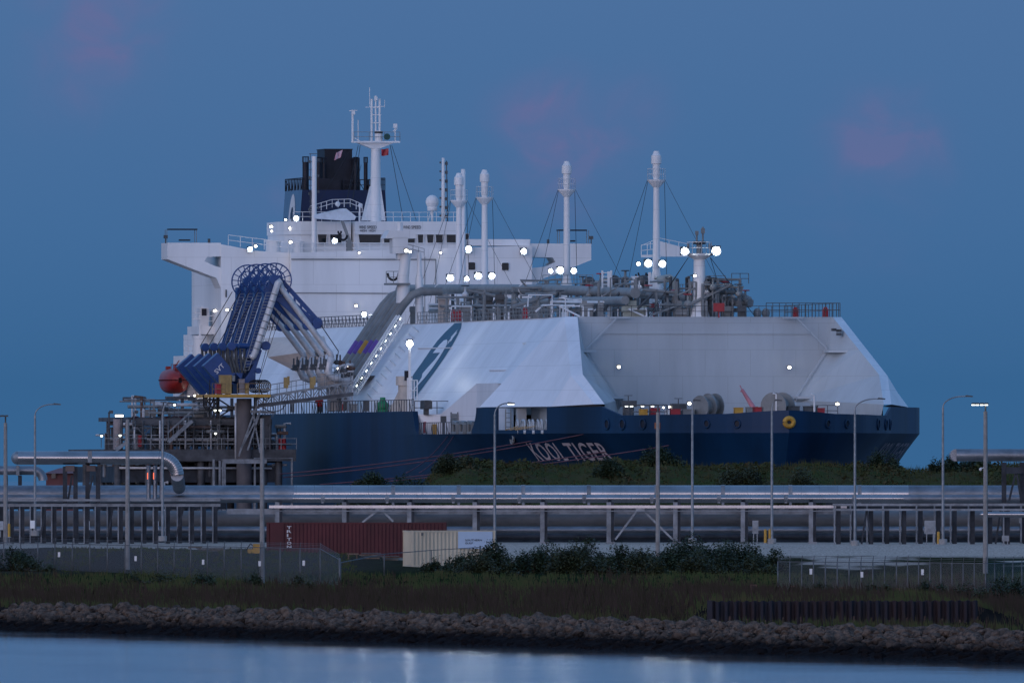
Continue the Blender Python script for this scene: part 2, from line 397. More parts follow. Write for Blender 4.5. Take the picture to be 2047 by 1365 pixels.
m = SM(); m.poly([(42.16, .42*cos(2*pi*k/16), 13.6 + .38*sin(2*pi*k/16)) for k in range(16)]); m.build('opening', BLACK, ch, fix=False)
m = SM(); m.poly([(u, bk(u) + .04, w) for u, w in ((29.3, 13.0), (30.1, 13.0), (30.1, 13.6), (29.3, 13.6))]); m.build('marking', mat('dull_orange', (.32, .11, .04)), hull, fix=False)
# ship's name on both bows, following the flare
for s in (1, -1):
    def nm(x, y, s=s):
        u = 5.5 + x if s > 0 else 19.2 - x
        return W(*hullp(u, 9.95 + y, s, .06))
    for wd_, o0, ww in (('KOOL', 0, 5.6), ('TIGER', 6.5, 7.2)):
        textmb(wd_, lambda x, y: nm(x + o0, y), ww, 1.75, .014, 1.12).build('lettering', PLET, hull, fix=False)
m = SM(); m.tube([hullp(2.6, 11.9 + .42*sin(2*pi*k/14), 1, .1) if 0 else add(hullp(3.1, 12.0, 1, .12), (.75*cos(2*pi*k/14), 0, .42*sin(2*pi*k/14))) for k in range(15)], .12, 6, False)
m.poly([add(hullp(3.1, 12.0, 1, .12), (.75*cos(2*pi*k/14), 0, .42*sin(2*pi*k/14))) for k in range(14)])
m.build('round_fender_plate', GREY, hull, fix=False)

# ---------------- cargo cover
TV, TW = 13.55, 24.0
def slope_v(w): return TV + (TW - w) * .75
def sp(u, w): return (u, slope_v(w), w)
cov = None
A, B_, D, M_, C2 = (-2.6, 13.75, 24.0), (-7.2, 21.35, 15.2), (11, 17.5, 15.2), (11.3, 15.6, 18.2), (18.4, 14.6, 15.4)
m = SM(); LIN = []
for s in (1, -1):
    f = lambda pts: m.poly([(p[0], s * p[1], p[2]) for p in pts])
    us = [-188, -160, -130, -100, -70, -50, -33.6]
    for ua, ub in zip(us, us[1:]): f([sp(ua, 24), sp(ub, 24), sp(ub, 14.6), sp(ua, 14.6)])
    f([sp(-33.6, 24), sp(-26, 24), sp(-26, 17.6), sp(-33.6, 14.6)])
    f([sp(-26, 24), sp(-15, 24), sp(-15, 17.6), sp(-26, 17.6)])
    f([sp(-15, 24), A, lerp(A, B_, .74), sp(-15, 17.6)])
    f([A, B_, D, M_]); f([M_, D, C2])
    # recess walls beside the mooring deck
    v1 = slope_v(17.6)
    f([sp(-26, 17.6), sp(-33.6, 14.6), (-33.6, slope_v(14.6), 12.6), (-26, v1, 12.6)])
    f([sp(-26, 17.6), (-26, v1, 12.6), (-5, v1, 12.6), (-5, v1, 17.6)])
    f([(-33.6, slope_v(14.6), 14.6), (-33.6, slope_v(14.6), 12.6), (-35, 23.0, 12.6), (-35, 23.0, 14.6)])
    # forward edge of the wing, inner skirts
    E = [A, M_, C2]; I = [(A[0] + 1.1, A[1] - 1.1, 24.0), (M_[0] + .9, M_[1] - 1.0, 18.3), (C2[0] + .7, C2[1] - .9, 15.4)]
    for k in range(2): f([E[k], E[k+1], I[k+1], I[k]])
    H = [(-1.5, 9.3, 24.0), (-1.5, 11.9, 20.7), (-1.5, 8.7, 15.9), (-1.5, 8.7, 12.6)]
    J = lerp(I[0], I[1], .57)
    LIN.append([[(p[0], s * p[1], p[2]) for p in q] for q in ([H[0], I[0], J, H[1]], [H[1], J, H[2]], [J, I[1], H[2]], [H[2], I[1], I[2]], [H[2], I[2], (C2[0] - 1, C2[1] - 1.2, 12.6), H[3]])])
    f([B_, D, C2, (C2[0], C2[1] - 1, 15.2), (D[0], D[1] - 1, 15.1), (B_[0], B_[1] - 1.2, 15.1)])
m.poly([(-188, -TV, 24), (-188, TV, 24), A, (-1.5, 9.3, 24), (-1.5, -9.3, 24), (A[0], -A[1], 24)])
cover = m.build('cargo_cover', WHITE2, ship, fix=False)
for qs in LIN:
    m = SM(); [m.poly(q) for q in qs]; m.build('recess_side_wall', CREAM, ship, fix=False)
m = SM(); m.poly([(-1.5, 9.3, 24), (-1.5, 11.9, 20.7), (-1.5, 8.7, 15.9), (-1.5, 8.7, 12.6), (-1.5, -8.7, 12.6), (-1.5, -8.7, 15.9), (-1.5, -11.9, 20.7), (-1.5, -9.3, 24)])
m.bar((-1.42, -10.6, 22.35), (-1.42, 10.6, 22.35), .06, .06)
bh = m.build('forward_bulkhead', CREAM, ship)
m = SM()
for s in (1, -1):
    m.prism([(-2, s*11.7, 20.5), (2.5, s*11.5, 20.5), (5, s*14.3, 20.5), (-1, s*13.5, 20.5)], (0, 0, .22))
    m.prism([(-1.4, s*8.4, 16.0), (1.5, s*8.6, 16.0), (3, s*11.0, 16.0), (-1.2, s*10.4, 16.0)], (0, 0, .22))
    m.prism([(-1.4, s*8.5, 15.0), (-1.4, s*10.4, 15.0), (2.8, s*10.8, 16.0), (1.4, s*8.6, 16.0)], (0, 0, .12))
    m.bar((-.6, s*9.0, 23.8), (-.6, s*11.9, 20.9), .14); m.bar((-.4, s*11.7, 20.5), (-.4, s*8.8, 16.2), .14)
    m.bar((-.9, s*9.6, 23.9), (-.9, s*7.6, 23.9), .3, .18)
m.tube([(7.5, -15.1, 19.6), (8.5, -14.6, 13.0)], .13, 6)
m.each('bulkhead_stay', CREAM, ship)
m = SM()
for x, y in ((1667, 659), (1677, 661), (1677, 668)): m.box(pu(x, y, 1.9), (.6, .42, .26))
m.each('vent_opening', DGREY, ship)
m = SM(); m.box((9, -13.6, 14.6), (3.4, 1.6, 2.0)); m.prism([(7, -12.4, 15.6), (11, -12.4, 15.6), (11, -14.8, 15.6), (7, -14.8, 15.6)], (0, 0, .12)); m.prism([(11, -12.4, 15.7), (11, -14.8, 15.7), (11, -13.6, 16.5)], (-4, 0, 0))
m.build('deck_hut', CREAM, ship)
# emblem on the starboard slope
NS = norm(sub(W(0, .8, .6), W(0, 0, 0))); P0 = W(0, TV, TW)
def dec(pts, off):
    return [add(hit(800 + x / 6.825, 630 + y / 6.825, P0, NS), mul(NS, off)) for x, y in pts]
OUT = [(745, 112), (790, 109), (842, 106), (830, 180), (790, 270), (720, 400), (600, 590), (460, 790), (330, 960), (230, 1090), (165, 1165), (135, 1170), (133, 1000), (140, 890), (190, 800), (290, 660), (400, 500), (510, 350), (620, 230)]
m = MB(); m.poly(dec(OUT, .03)); emb = m.build('emblem', TEAL, cover, fix=False)
m = MB(); m.poly(dec([(640, 335), (652, 360), (640, 410), (590, 500), (530, 600), (440, 730), (330, 870), (235, 975), (185, 1050), (225, 960), (270, 900), (300, 850), (310, 800), (370, 730), (470, 620), (550, 515), (450, 522), (540, 410), (600, 350)], .06))
m.build('emblem_inner_shape', WHITE2, cover, fix=False)
m = MB(); m.poly(dec([(700, 300), (790, 198), (770, 245), (785, 240), (730, 310), (692, 372), (690, 350), (648, 410), (665, 360), (695, 325)], .06)); m.build('emblem_inner_shape', WHITE2, cover, fix=False)
m = MB()   # horizontal weld ribs that catch the lamps
for x0, x1, y in ((980, 1050, 741), (1046, 1080, 687), (836, 905, 697)):
    m.bar(add(hit(x0, y, P0, NS), mul(NS, .06)), add(hit(x1, y - 1, P0, NS), mul(NS, .06)), .1, .12)
m.each('cover_rib', WHITE2, cover)
# housing on the after slope, warm lamplight put into its tan colour
m = SM()
q = [pv(528, 676, 19.6), pv(592, 672, 17.2), pv(620, 702, 17.4), pv(535, 714, 20.6)]
m.poly(q); m.poly([q[0], q[1], add(q[1], (0, -3, 0)), add(q[0], (0, -5, 0))]); m.poly([q[1], q[2], add(q[2], (0, -3, 0)), add(q[1], (0, -3, 0))]); m.poly([q[3], q[2], add(q[2], (0, -4, -3)), add(q[3], (0, -6, -3))])
m.build('side_housing', mat('warm_lit_housing_tone', (.60, .50, .43), .6, 0, .08, .5), ship, fix=False)
# ---------------- railings
m = SM()
m.rail([(-186, 13.3, 24), (-103, 13.3, 24)], 1.15, 2.2, .07, (1, .66, .33), 1); m.build('railing', DGREY, ship)
m = SM()
m.rail([(-90, 13.3, 24), (-50, 13.3, 24), (-8, 13.2, 24)], 1.15, 1.7, .06, (1, .66, .33), 3); m.build('railing', GREY, ship)
m = SM()
m.rail([(-.8, 12.5, 24), (-.8, -9, 24)], 1.05, 1.2, .055, (1, .5)); m.rail([(-1.2, -6, 24), (-1.2, -13.2, 24)], 1.35, .62, .06, (1, .5)); m.rail([(-1, -13.3, 24), (-30, -13.3, 24)], 1.35, 1.8, .06, (1, .5)); m.build('railing', DGREY, ship)
m = SM(); m.rail([(u, bk(u) - .1, 14.9) for u in (-128, -110, -95, -80, -65, -50, -36)], 1.15, 1.55, .075, (1,), 4); m.rail([(u, bk(u) - .1, 14.9) for u in (-36, -35.1)], 1.2, 4, .06, (1, .5)); m.rail([(-35.1, 23.0, 14.6), (-35.1, 18.5, 14.6)], 1.3, 2.2, .07, (1, .5)); m.build('railing', JET, ship)
m = SM(); m.rail([(-32, bk(-32) - .15, 12.6), (-18, bk(-18) - .15, 12.6), (-6.5, bk(-6.5) - .2, 12.6)], 1.15, 1.0, .07, (1,), 3); m.build('railing', DGREY, ship)
m = SM()
for k in range(5): m.bar((.3, 20.2 - .1, 12.8 + .45*k), (2.2, 19.9, 12.8 + .45*k), .07)
m.bar((1.0, 20.2, 12.7), (1.0, 20.2, 15.0), .1); m.bar((2.2, 19.9, 12.7), (2.2, 19.9, 15.0), .1)
m.build('ladder', GREY, ship)
m = SM(); m.box((.6, 18.6, 13.8), (.9, .9, 2.5)); m.build('post', CREAM, ship)
# fairlead rollers / pedestals on the starboard mooring deck
for k in range(3):
    u = -14.6 + 3.2 * k; v = bk(u) - .4; m = SM()
    m.box((u, v, 12.72), (2.5, .6, .24)); m.box((u - 1.0, v, 13.15), (.3, .55, .9)); m.box((u + 1.0, v, 13.15), (.22, .55, .7)); m.prism([(u - 1.15, v - .3, 13.6), (u + 1.1, v - .3, 13.5), (u + .9, v - .3, 13.75), (u - .9, v - .3, 13.9)], (0, .6, 0)); m.tube([(u - .3, v - .1, 12.8), (u - .3, v - .1, 13.5)], .2, 8); m.tube([(u + .4, v - .1, 12.8), (u + .4, v - .1, 13.5)], .2, 8)
    m.build('mooring_roller', GREY, ship)
for k in range(4):
    u = 4.4 + 1.55 * k; v = bk(u) - .35; m = SM()
    for dd in (0, -.5):
        m.tube([(u - .52, v + dd, 12.9)] + [(u + .52*cos(pi - pi*q/8), v + dd, 13.35 + .55*sin(pi*q/8)) for q in range(9)] + [(u + .52, v + dd, 12.9)], .11, 6)
    m.box((u, v - .25, 12.75), (1.9, .8, .35))
    m.build('closed_chock', CREAM, ship, True)
m = SM(); m.box((3.2, 16.6, 13.95), (15, .3, 2.7)); m.build('shelter_wall', CREAM, ship)
m = SM(); m.box((4.6, 18.2, 13.9), (1.6, .5, .25)); m.box((4.6, 18.2, 13.3), (.3, .3, 1.2)); m.build('bollard_table', DGREY, ship)
m = SM()
for k in range(6): m.bar((-31.2, 20.0, 12.7 + .36 * k), (-29.9, 19.6, 12.7 + .36 * k), .1, .3)
m.bar((-31.3, 20.0, 12.6), (-31.3, 20, 14.8), .1); m.bar((-29.8, 19.6, 12.6), (-29.8, 19.6, 14.8), .1); m.build('steep_ladder', GREY, ship)
m = SM(); m.tube([(-29.9, 21, 12.6), (-29.9, 21, 14.2)], .12, 6); m.box((-29.9, 21, 14.1), (.6, .5, .6)); m.build('pedestal_lamp_post', DGREY, ship)
m = SM(); m.box((-28.3, 22.2, 13.1), (.5, .4, 1.0)); m.build('yellow_locker', YEL, ship)
m = SM(); m.box((-31.5, 22.6, 13.3), (.9, .12, 1.1)); m.build('fire_station', RED, ship)
# starboard side-deck fittings (seen over the hull edge)
def fit(name, px, py0, py1, wpx, v, mt, dpt=1.0):
    a = pv(px - wpx/2, py1, v); b = pv(px + wpx/2, py0, v); m = SM(); c = lerp(a, b, .5)
    wd = abs(b[2] - a[2]); hx = wpx / 19.8 / 1.0
    cx, cy, cz = W(*c); mm = MB(); mm.box((cx, cy, cz), (hx, dpt, wd), 0); mm.box((cx, cy, cz + wd/2), (hx * 1.12, dpt * 1.1, .1))
    return mm.build(name, mt, ship)
for a in [('valve_cabinet', 663, 806, 823, 14, 21.5, GREY), ('deck_locker', 732, 802, 822, 10, 21.5, DGREY), ('deck_locker', 752, 804, 822, 9, 21.5, CREAM), ('winch_box', 787, 810, 822, 14, 21.5, GREY),
          ('winch_box', 706, 808, 822, 16, 21.6, GREY), ('deck_locker', 640, 808, 824, 12, 21.6, DGREY), ('deck_locker', 584, 806, 824, 9, 21.6, GREY), ('fire_station', 684, 808, 820, 3, 22.6, RED)]: fit(*a)
m = SM(); c = pv(765, 812, 21.6); m.ball((c[0], c[1], c[2]), .62, 8, 1.0); m.cyl((c[0], c[1], c[2] - 1.1), 1.2, .45, 10); m.cyl((c[0], c[1], c[2] + .4), .5, .28, 8); m.box((c[0], c[1], c[2] - .7), (3.4, .8, .7)); m.build('green_capstan', GREEN, ship, True)
m = SM(); c = pv(852, 810, 22); m.box((c[0], c[1], c[2]), (2.4, .8, .75)); m.box((c[0], c[1], c[2] - .6), (.9, .4, .7)); m.box((c[0], c[1], c[2] + .42), (2.0, .7, .15)); m.build('pedestal_box', DGREY, ship)
# crane stump and lamp post by the emblem
m = SM(); c = pv(808, 822, 20.6); m.tube([c, add(c, (0, 0, 2.6))], .62, 10); m.cyl(add(c, (0, 0, 2.6)), 0.9, .85, 10); m.prism([add(c, (0, 1.6, 0)), add(c, (0, .4, 0)), add(c, (0, .5, 2.2))], (.2, 0, 0)); m.build('crane_stump', mat('beige_grey_paint', (.45, .40, .36)), ship)
def px_tube(m, pts, v, r, n=6): m.tube([pv(x, y, v) for x, y in pts], r, n)
m = SM(); px_tube(m, [(819, 822), (819, 755)], 21.4, .28); px_tube(m, [(819, 755), (819, 690)], 21.4, .13)
lp = m.build('lamp_post', WHITE, ship)
m = SM(); c = pv(814, 751, 21.6); m.box(c, (.5, .5, 1.0)); m.build('signal_box', BLACK, lp)
m = SM()
for y in (760, 780, 800, 815): px_tube(m, [(820, y), (834, y)], 21.4, .06)
for x in (822, 828, 834): px_tube(m, [(x, 820), (x, 760)], 21.4, .06)
m.build('caged_ladder', WHITE, lp)
# inclined accommodation ladder up the cover
m = SM(); a0, a1 = pv(707, 790, 19.9), pv(803, 642, 14.4)
off = 1.1
for k in (0, 1):
    for h in (0, .95): m.bar(add(a0, (k*1.6, h*.55, h*.6)), add(a1, (k*1.6, h*.55, h*.6)), .14)
for k in range(15):
    t = k / 14; p = lerp(a0, a1, t); m.bar(p, add(p, (0, .55, .6)), .09); m.bar(p, add(p, (1.6, 0, 0)), .1); m.bar(add(p, (1.6, 0, 0)), add(p, (1.6, .55, .6)), .09)
m.build('inclined_ladder', WHITE, ship)
m = SM()
for k in range(11):
    p = lerp(a0, a1, (k + .5) / 11); q = (p[0] + 3, slope_v(p[2] - .2) + .05, p[2] - .2); m.bar(q, (q[0] + 6, slope_v(q[2] - .55) + .12, q[2] - .55), .07, .12)
m.build('slope_step_rib', WHITE2, ship)

# ---------------- trunk-deck machinery
pv0 = pv
def pv(px, py, v):      # keeps everything on the trunk deck, aft of its front edge
    q = pv0(px, py, v)
    return q if q[0] < -3.5 else pu(px, py, -3.5 - (abs(v * 1.7) % 4.0))
def pipe(name, pts, r, mt=GREY, n=10):
    m = SM(); m.tube(pts, r, n); return m.build(name, mt, ship, 'auto')
def flange(parent, c, ax, r, mt=None):
    m = SM(); m.tube([add(c, mul(ax, -.12)), add(c, mul(ax, .12))], r, 12); m.build('flange', mt or WHITE, parent)
p1 = pipe('vapour_main', [pv(x, y, 6.5) for x, y in ((800, 579), (900, 578), (1000, 578), (1100, 579), (1200, 583), (1270, 586))], .52)
for x, y in ((879, 578), (1047, 578)): flange(p1, pv(x, y, 6.5), (1, 0, 0), .58)
pipe('liquid_main', [pv(x, y, 7.5) for x, y in ((1010, 604), (1100, 603), (1250, 600))], .42)
pipe('liquid_main', [pv(x, y, 3) for x, y in ((1230, 585), (1300, 588), (1500, 606))], .45)
pipe('spray_line', [pv(x, y, 9) for x, y in ((860, 622), (1000, 620), (1300, 619), (1480, 620))], .22)
pipe('spray_line', [pv(x, y, 9.5) for x, y in ((860, 612), (1000, 611), (1300, 611))], .12)
pipe('cross_line', [pu(x, y, -20) for x, y in ((1314, 560), (1338, 556), (1348, 562), (1358, 590), (1366, 615))], .42, mat('pale_green_grey', (.30, .33, .31)))
pipe('bent_vent_pipe', [pu(x, y, -30) for x, y in ((1320, 562), (1327, 600), (1326, 628))], .2, WHITE)
pipe('cross_line', [pv(x, y, 4) for x, y in ((1380, 595), (1440, 597), (1505, 606))], .36)
pipe('cross_line', [pv(x, y, 2) for x, y in ((1420, 585), (1470, 583), (1500, 600))], .3)
# manifold pipes going down the slope
for k in range(5):
    u = -110 + 3.15 * k; m = SM()
    pts = [(u, 9.5, 27.4), (u, 11.6, 27.4), (u, 12.6, 27.0), (u, 13.5, 26.0), (u, 17.6, 19.9), (u, 18.8, 18.2)]
    m.tube(pts, .43, 10); mp_ = m.build('manifold_pipe', GREY, ship, 'auto')
    m = SM(); m.tube([lerp(pts[3], pts[4], t) for t in (.62, .83)], .45, 10); m.build('colour_band', YEL if k == 2 else PURP, mp_, 'auto')
m = SM(); m.box((-101, 18.6, 18.6), (20, 2.4, .25)); m.rail([(-111, 19.7, 18.7), (-91, 19.7, 18.7)], .9, 2, .06); m.build('drip_roof', DGREY, ship)
# support towers, casings and cabinets on the trunk
for (x0, y0, x1, y1, v, mt, nme) in [(876, 588, 898, 640, 9, mat('beige_grey_paint', (.45, .40, .36)), 'crane_pedestal'), (820, 612, 846, 646, 9.5, GREY, 'switch_house'), (856, 606, 878, 634, 8, WHITE, 'switch_house'), (968, 590, 985, 622, 9, DGREY, 'pump_casing'), (991, 588, 1008, 632, 9, DGREY, 'pump_casing'),
      (1060, 612, 1085, 634, 10, GREY, 'cabinet'), (1160, 606, 1185, 634, 11, GREY, 'cabinet'), (1196, 604, 1206, 632, 11, GREY, 'cabinet'), (1245, 612, 1290, 632, 10.5, mat('beige_green_paint', (.34, .36, .30)), 'cabinet'), (1352, 618, 1372, 632, 10.5, GREY, 'cabinet'),
      (1440, 612, 1460, 630, 6, GREY, 'cabinet'), (1020, 616, 1040, 636, 11, DGREY, 'cabinet'), (925, 612, 945, 638, 10, GREY, 'cabinet'), (1475, 612, 1490, 630, 0, DGREY, 'cabinet')]:
    a = pv(x0, y1, v); b = pv(x1, y0, v); cx, cy, _ = W(*lerp(a, b, .5)); z0 = 23.98; z1 = b[2]
    s_ = F / cy; mm = MB(); mm.box((cx, cy, (z0 + z1) / 2), ((x1 - x0) / s_, 2.0, z1 - z0)); mm.box((cx, cy - .2, z1 - .3), ((x1 - x0) / s_ * 1.12, 2.2, .5)); mm.box((cx - .2, cy - 1.05, z0 + .9), ((x1 - x0) / s_ * .4, .06, 1.4))
    mm.build(nme, mt, ship)
for px, y0, y1, u, wp in [(1307, 607, 623, -22, 20), (1437, 606, 623, 0, 22), (1146, 616, 630, -64, 10), (1480, 0, 0, 0, 0)]:
    if not wp: continue
    c = pu(px, (y0 + y1) / 2, u); mm = MB(); cx, cy, cz = W(*c); s_ = F / cy; mm.box((cx, cy - .5, cz), (wp / s_, .6, (y1 - y0) / s_)); mm.box((cx, cy - .82, cz), (wp / s_ * .84, .05, (y1 - y0) / s_ * .8)); mm.box((cx, cy - .4, (cz + 23.9) / 2), (.15, .15, cz - 23.9)); mm.build('red_box', RED, ship)
for k, (px, y) in enumerate([(907, 632), (918, 632), (783, 0), (1049, 628), (1590, 627), (1650, 627)]):
    if y: m = SM(); c = pu(px, y, -2) if px > 1500 else pv(px, y, 11.5); m.box(c, (.5, .5, .95)); m.box(add(c, (0, 0, .5)), (.3, .3, .3)); m.build('fire_box', RED, ship)
R2 = random.Random(5)
def bez(px0, px1, v, n, ylo, yhi, mt, name, rr=(.07, .2)):
    for k in range(n):
        m = SM(); x = R2.uniform(px0, px1); a = pv(x, 628, v + R2.uniform(-3, 3)); h = (CAMH - (R2.uniform(ylo, yhi) - HZ) * (YO - a[0]) / F)
        b = (a[0], a[1], h); r = R2.uniform(*rr); a = (a[0], a[1], 24)
        L = R2.uniform(-9, 9); bend = R2.random()
        L = min(L, -2.5 - b[0])
        if bend < .45: m.tube([a, b, add(b, (L, 0, 0))], r, 6)
        elif bend < .75: m.tube([a, b, add(b, (0, R2.uniform(-3, 3), 0)), add(b, (0, R2.uniform(-3, 3), -R2.uniform(0, 2)))], r, 6)
        else: m.tube([a, b], r, 6)
        m.build(name, mt, ship)
bez(860, 1080, 8, 26, 575, 615, GREY, 'riser_pipe'); bez(1080, 1480, 5, 48, 556, 612, GREY, 'riser_pipe'); bez(1150, 1480, 2, 22, 552, 600, DGREY, 'riser_pipe')
bez(870, 1300, 10, 18, 590, 620, WHITE, 'riser_pipe', (.05, .12))
def valve(px, py, v, r=.35, wheel=True, mt=GREY):
    m = SM(); c = pv(px, py, v); m.ball(c, r, 6); m.tube([add(c, (-.55, 0, 0)), add(c, (.55, 0, 0))], r * .75, 8); m.tube([(c[0], c[1], 24), c, add(c, (0, 0, .9))], r * .3, 6)
    o = m.build('valve', mt, ship, True)
    m = SM(); q = add(c, (0, 0, .95)); m.tube([add(q, (.38*cos(2*pi*k/10), .38*sin(2*pi*k/10), 0)) for k in range(11)], .06, 5, False); m.bar(add(q, (-.38, 0, 0)), add(q, (.38, 0, 0)), .06); m.build('handwheel', RED if not wheel else DGREY, o)
for x, y, v in [(930, 590, 8), (955, 612, 9), (1030, 604, 10), (1067, 598, 10), (1098, 614, 9), (1120, 600, 8), (1178, 590, 7), (1222, 576, 4), (1236, 592, 6), (1262, 604, 7), (1278, 575, 2), (1296, 590, 4), (1335, 612, 6), (1350, 600, 4), (1375, 608, 5), (1412, 585, 3), (1425, 575, 0), (1450, 583, 1), (1462, 595, 2), (1476, 588, 0), (1490, 600, 1), (1388, 570, 1), (1250, 560, -2), (1200, 566, -2), (1165, 572, -2)]:
    valve(x, y, v, R2.uniform(.25, .45), R2.random() > .3, GREY if R2.random() > .3 else LINS)
for px, y, v in [(1228, 562, 2), (1178, 565, 2), (1286, 562, 0)]:
    m = SM(); c = pv(px, y, v); m.ball(c, .62, 8); m.cyl((c[0], c[1], 24), c[2] - 24, .3, 8); m.build('dome_valve', DGREY, ship, True)
m = SM()
for x0, x1, y0, v in ((1085, 1185, 551, 3), (1185, 1300, 562, 0), (1290, 1390, 570, -1), (1385, 1450, 553, -1)):
    a, b = pv(x0, y0 + 16, v), pv(x1, y0 + 16, v); m.rail([a, b], .85, 3.2, .06, (1, .5)); 
    for t in (0, .33, .66, 1): p = lerp(a, b, t); m.bar(p, (p[0], p[1], 24), .14)
    m.bar(a, b, 1.2, .1)
m.build('catwalk', GREY, ship)
m = SM()
for x in (905, 940, 960, 995, 1075, 1195, 1262): 
    a = pv(x, 588, 7); m.bar((a[0], a[1], 24), a, .3); m.bar((a[0], a[1], 24.2), (a[0] + 12, a[1], a[2]), .2)
m.build('pipe_support', DGREY, ship)
m = SM(); c = pu(1213, 630, -20)
for k in (-1, 1): m.bar((c[0], c[1] + k*.45, 24), (c[0], c[1] + k*.45, 28.7), .16)
for k in range(12): m.bar((c[0], c[1] - .45, 24.3 + k*.38), (c[0], c[1] + .45, 24.3 + k*.38), .07)
m.box((c[0] + .1, c[1] - .25, 26.3), (.12, .42, 4.6)); m.bar((c[0], c[1] + .5, 24.0), (c[0], c[1] + 1.8, 24.0), .1); m.bar((c[0], c[1], 25.6), (c[0] - 6, c[1] + 1.3, 24), .12); m.build('ladder_tower', WHITE, ship)
m = SM(); a, b = pv(1102, 603, 9), pv(1206, 604, 9); m.tube([a, b], .12, 6); m.tube([(a[0], a[1], 24), a], .12, 6); m.build('hand_pipe', WHITE, ship)
m = SM(); c = pu(1412, 566, -10); m.tube([c, add(c, (1.1, .1, 0))], [.25, .62], 12); m.build('fog_horn', mat('dark_green_grey', (.03, .09, .08)), ship)
m = SM(); c = pu(1440, 585, -10); m.tube([add(c, (0, 1.6*cos(pi*k/10), 1.1*sin(pi*k/10))) for k in range(11)], .1, 6); m.rail([add(c, (-2, -1.5, .9)), add(c, (-2, -3.2, .9))], 1.0, .8, .06); m.build('hoop_guard', DGREY, ship)
m = SM()
for px in (1514, 1531): c = pu(px, 626, -5); m.ball(c, .42, 7, 1.2); m.cyl((c[0], c[1], 24), .3, .3, 8)
m.build('vent_head', GREY, ship, True)
# vent masts with stays
def vent_mast(u, top, r=.34, v=0.0, stays=True):
    m = SM(); m.tube([(u, v, 24), (u, v, 27.6), (u, v, 28.8), (u, v, top - 2.6)], [r*1.9, r*1.8, r*1.1, r*.85], 12)
    mast = m.build('vent_mast', WHITE, ship, 'auto')
    m = SM(); m.tube([(u, v, top - 2.9), (u, v, top - 2.5), (u, v, top - 1.3), (u, v, top - 1.25), (u, v, top - .9), (u, v, top - .45), (u, v, top - .4), (u, v, top)], [r*.8, r*1.1, r*1.1, r*1.5, r*1.55, r*1.45, r*1.2, r*.7], 12); m.build('vent_head', WHITE, mast, 'auto')
    m = SM(); m.tube([(u, v, top - 3.6), (u, v, top - 3.0), (u, v, top - 2.85)], [r, r*2.6, r*2.7], 14); m.build('platform', WHITE, mast)
    m = SM(); m.rail([(u + r*2.6*cos(a), v + r*2.6*sin(a), top - 2.85) for a in [2*pi*k/8 for k in range(9)]], 1.1, 2, .03, (1, .5)); m.build('platform_railing', WHITE, mast)
    m = SM()
    if stays:
        for du, dv in ((-15, 3.0), (5, 4.4), (10, -6.0), (-8, -2.6)):
            m.tube([(u + du*.02, v + (.85 if dv > 0 else -.85), top - 2.9), (u + du, v + dv, 24.4)], .024, 4)
        m.each('stay_wire', WIRE, mast)
    return mast
vent_mast(-27.8, 40.6); vent_mast(-78, 40.4); vent_mast(-126.4, 40.3); vent_mast(-142, 40.2)
m = SM(); c = pu(926, 600, -142); m.tube([(c[0], c[1], 24), (c[0], c[1], 40.6)], .24, 8); m.build('vent_pipe', WHITE, ship, True)
m = SM(); c = pu(1299, 580, -27); m.tube([(c[0], c[1], 24), (c[0], c[1], 28.6)], .16, 6); c = pu(1123, 580, -78); m.tube([(c[0], c[1], 24), (c[0], c[1] - .6, 29.6)], .16, 6); m.each('mast_stay_leg', WHITE, ship)
# foremast
u, v = -4.6, 0.0
m = SM(); m.tube([(u, v, 24), (u, v, 25), (u, v, 26), (u, v, 30)], [1.1, .75, .62, .55], 12); fm = m.build('foremast', WHITE, ship, 'auto')
m = SM(); m.tube([(u, v, 29.6), (u, v, 30.0), (u, v, 30.2)], [.55, 1.25, 1.3], 14); m.build('platform', WHITE, fm)
m = SM(); m.rail([(u + 1.2*cos(a), v + 1.2*sin(a), 30.2) for a in [2*pi*k/8 for k in range(9)]], 1.1, 2, .05); m.build('platform_railing', WHITE, fm)
m = SM(); m.tube([(u, v, 30.2), (u, v, 31.2)], .3, 8); m.tube([(u, v + .25, 31.2), (u, v + .25, 32.4)], .09, 6); m.tube([(u, v - .35, 31.2), (u, v - .35, 32.8)], .09, 6); m.box((u, v - .35, 32.4), (.3, .35, .5)); m.box((u, v + .25, 32.2), (.25, .3, .4)); m.box((u, v - 1.0, 30.9), (.2, .2, .5)); m.box((u, v + 1.1, 30.9), (.2, .2, .5)); m.each('navigation_light', GREY, fm)
m = SM(); m.tube([(u, v, 31.1), (u, v, 31.4)], .62, 10); m.build('dark_drum', BLACK, fm)
m = SM()
for du, dv in ((0, 5), (-8, 3.4), (0, -5.5), (-6, -4)): m.tube([(u, v + (1.1 if dv > 0 else -1.1), 29.8), (u + du, v + dv, 24.1)], .03, 4)
m.each('stay_wire', WIRE, fm)
# cranes
def crane_jib(px0, py0, px1, py1, u, h0, h1, name, thick=1.2):
    a, b = pu(px0, py0, u), pu(px1, py1, u); m = SM()
    m.prism([a, add(a, (0, 0, h0)), add(b, (0, 0, h1)), b], (-thick, 0, 0)); return m, a, b
m, a, b = crane_jib(1318, 513, 1376, 513, -36, 1.55, .75, 'j')
fc = m.build('hose_crane', WHITE, ship)
m = SM(); c = pu(1283, 560, -36); m.tube([(c[0], c[1], 24), (c[0], c[1], 28.2)], .62, 10); m.box((c[0], c[1], 27.6), (2, 1.8, 1.4)); m.build('crane_column', WHITE, fc)
m = SM(); m.rail([pu(1282, 505, -36), pu(1318, 490, -36), pu(1376, 502, -36)], .7, .9, .05, (1,)); m.rail([pu(1282, 512, -36), pu(1318, 508, -36)], 1.1, .6, .06); m.bar(pu(1282, 512, -36), pu(1320, 512, -36), .25); m.build('crane_railing', WHITE, fc)
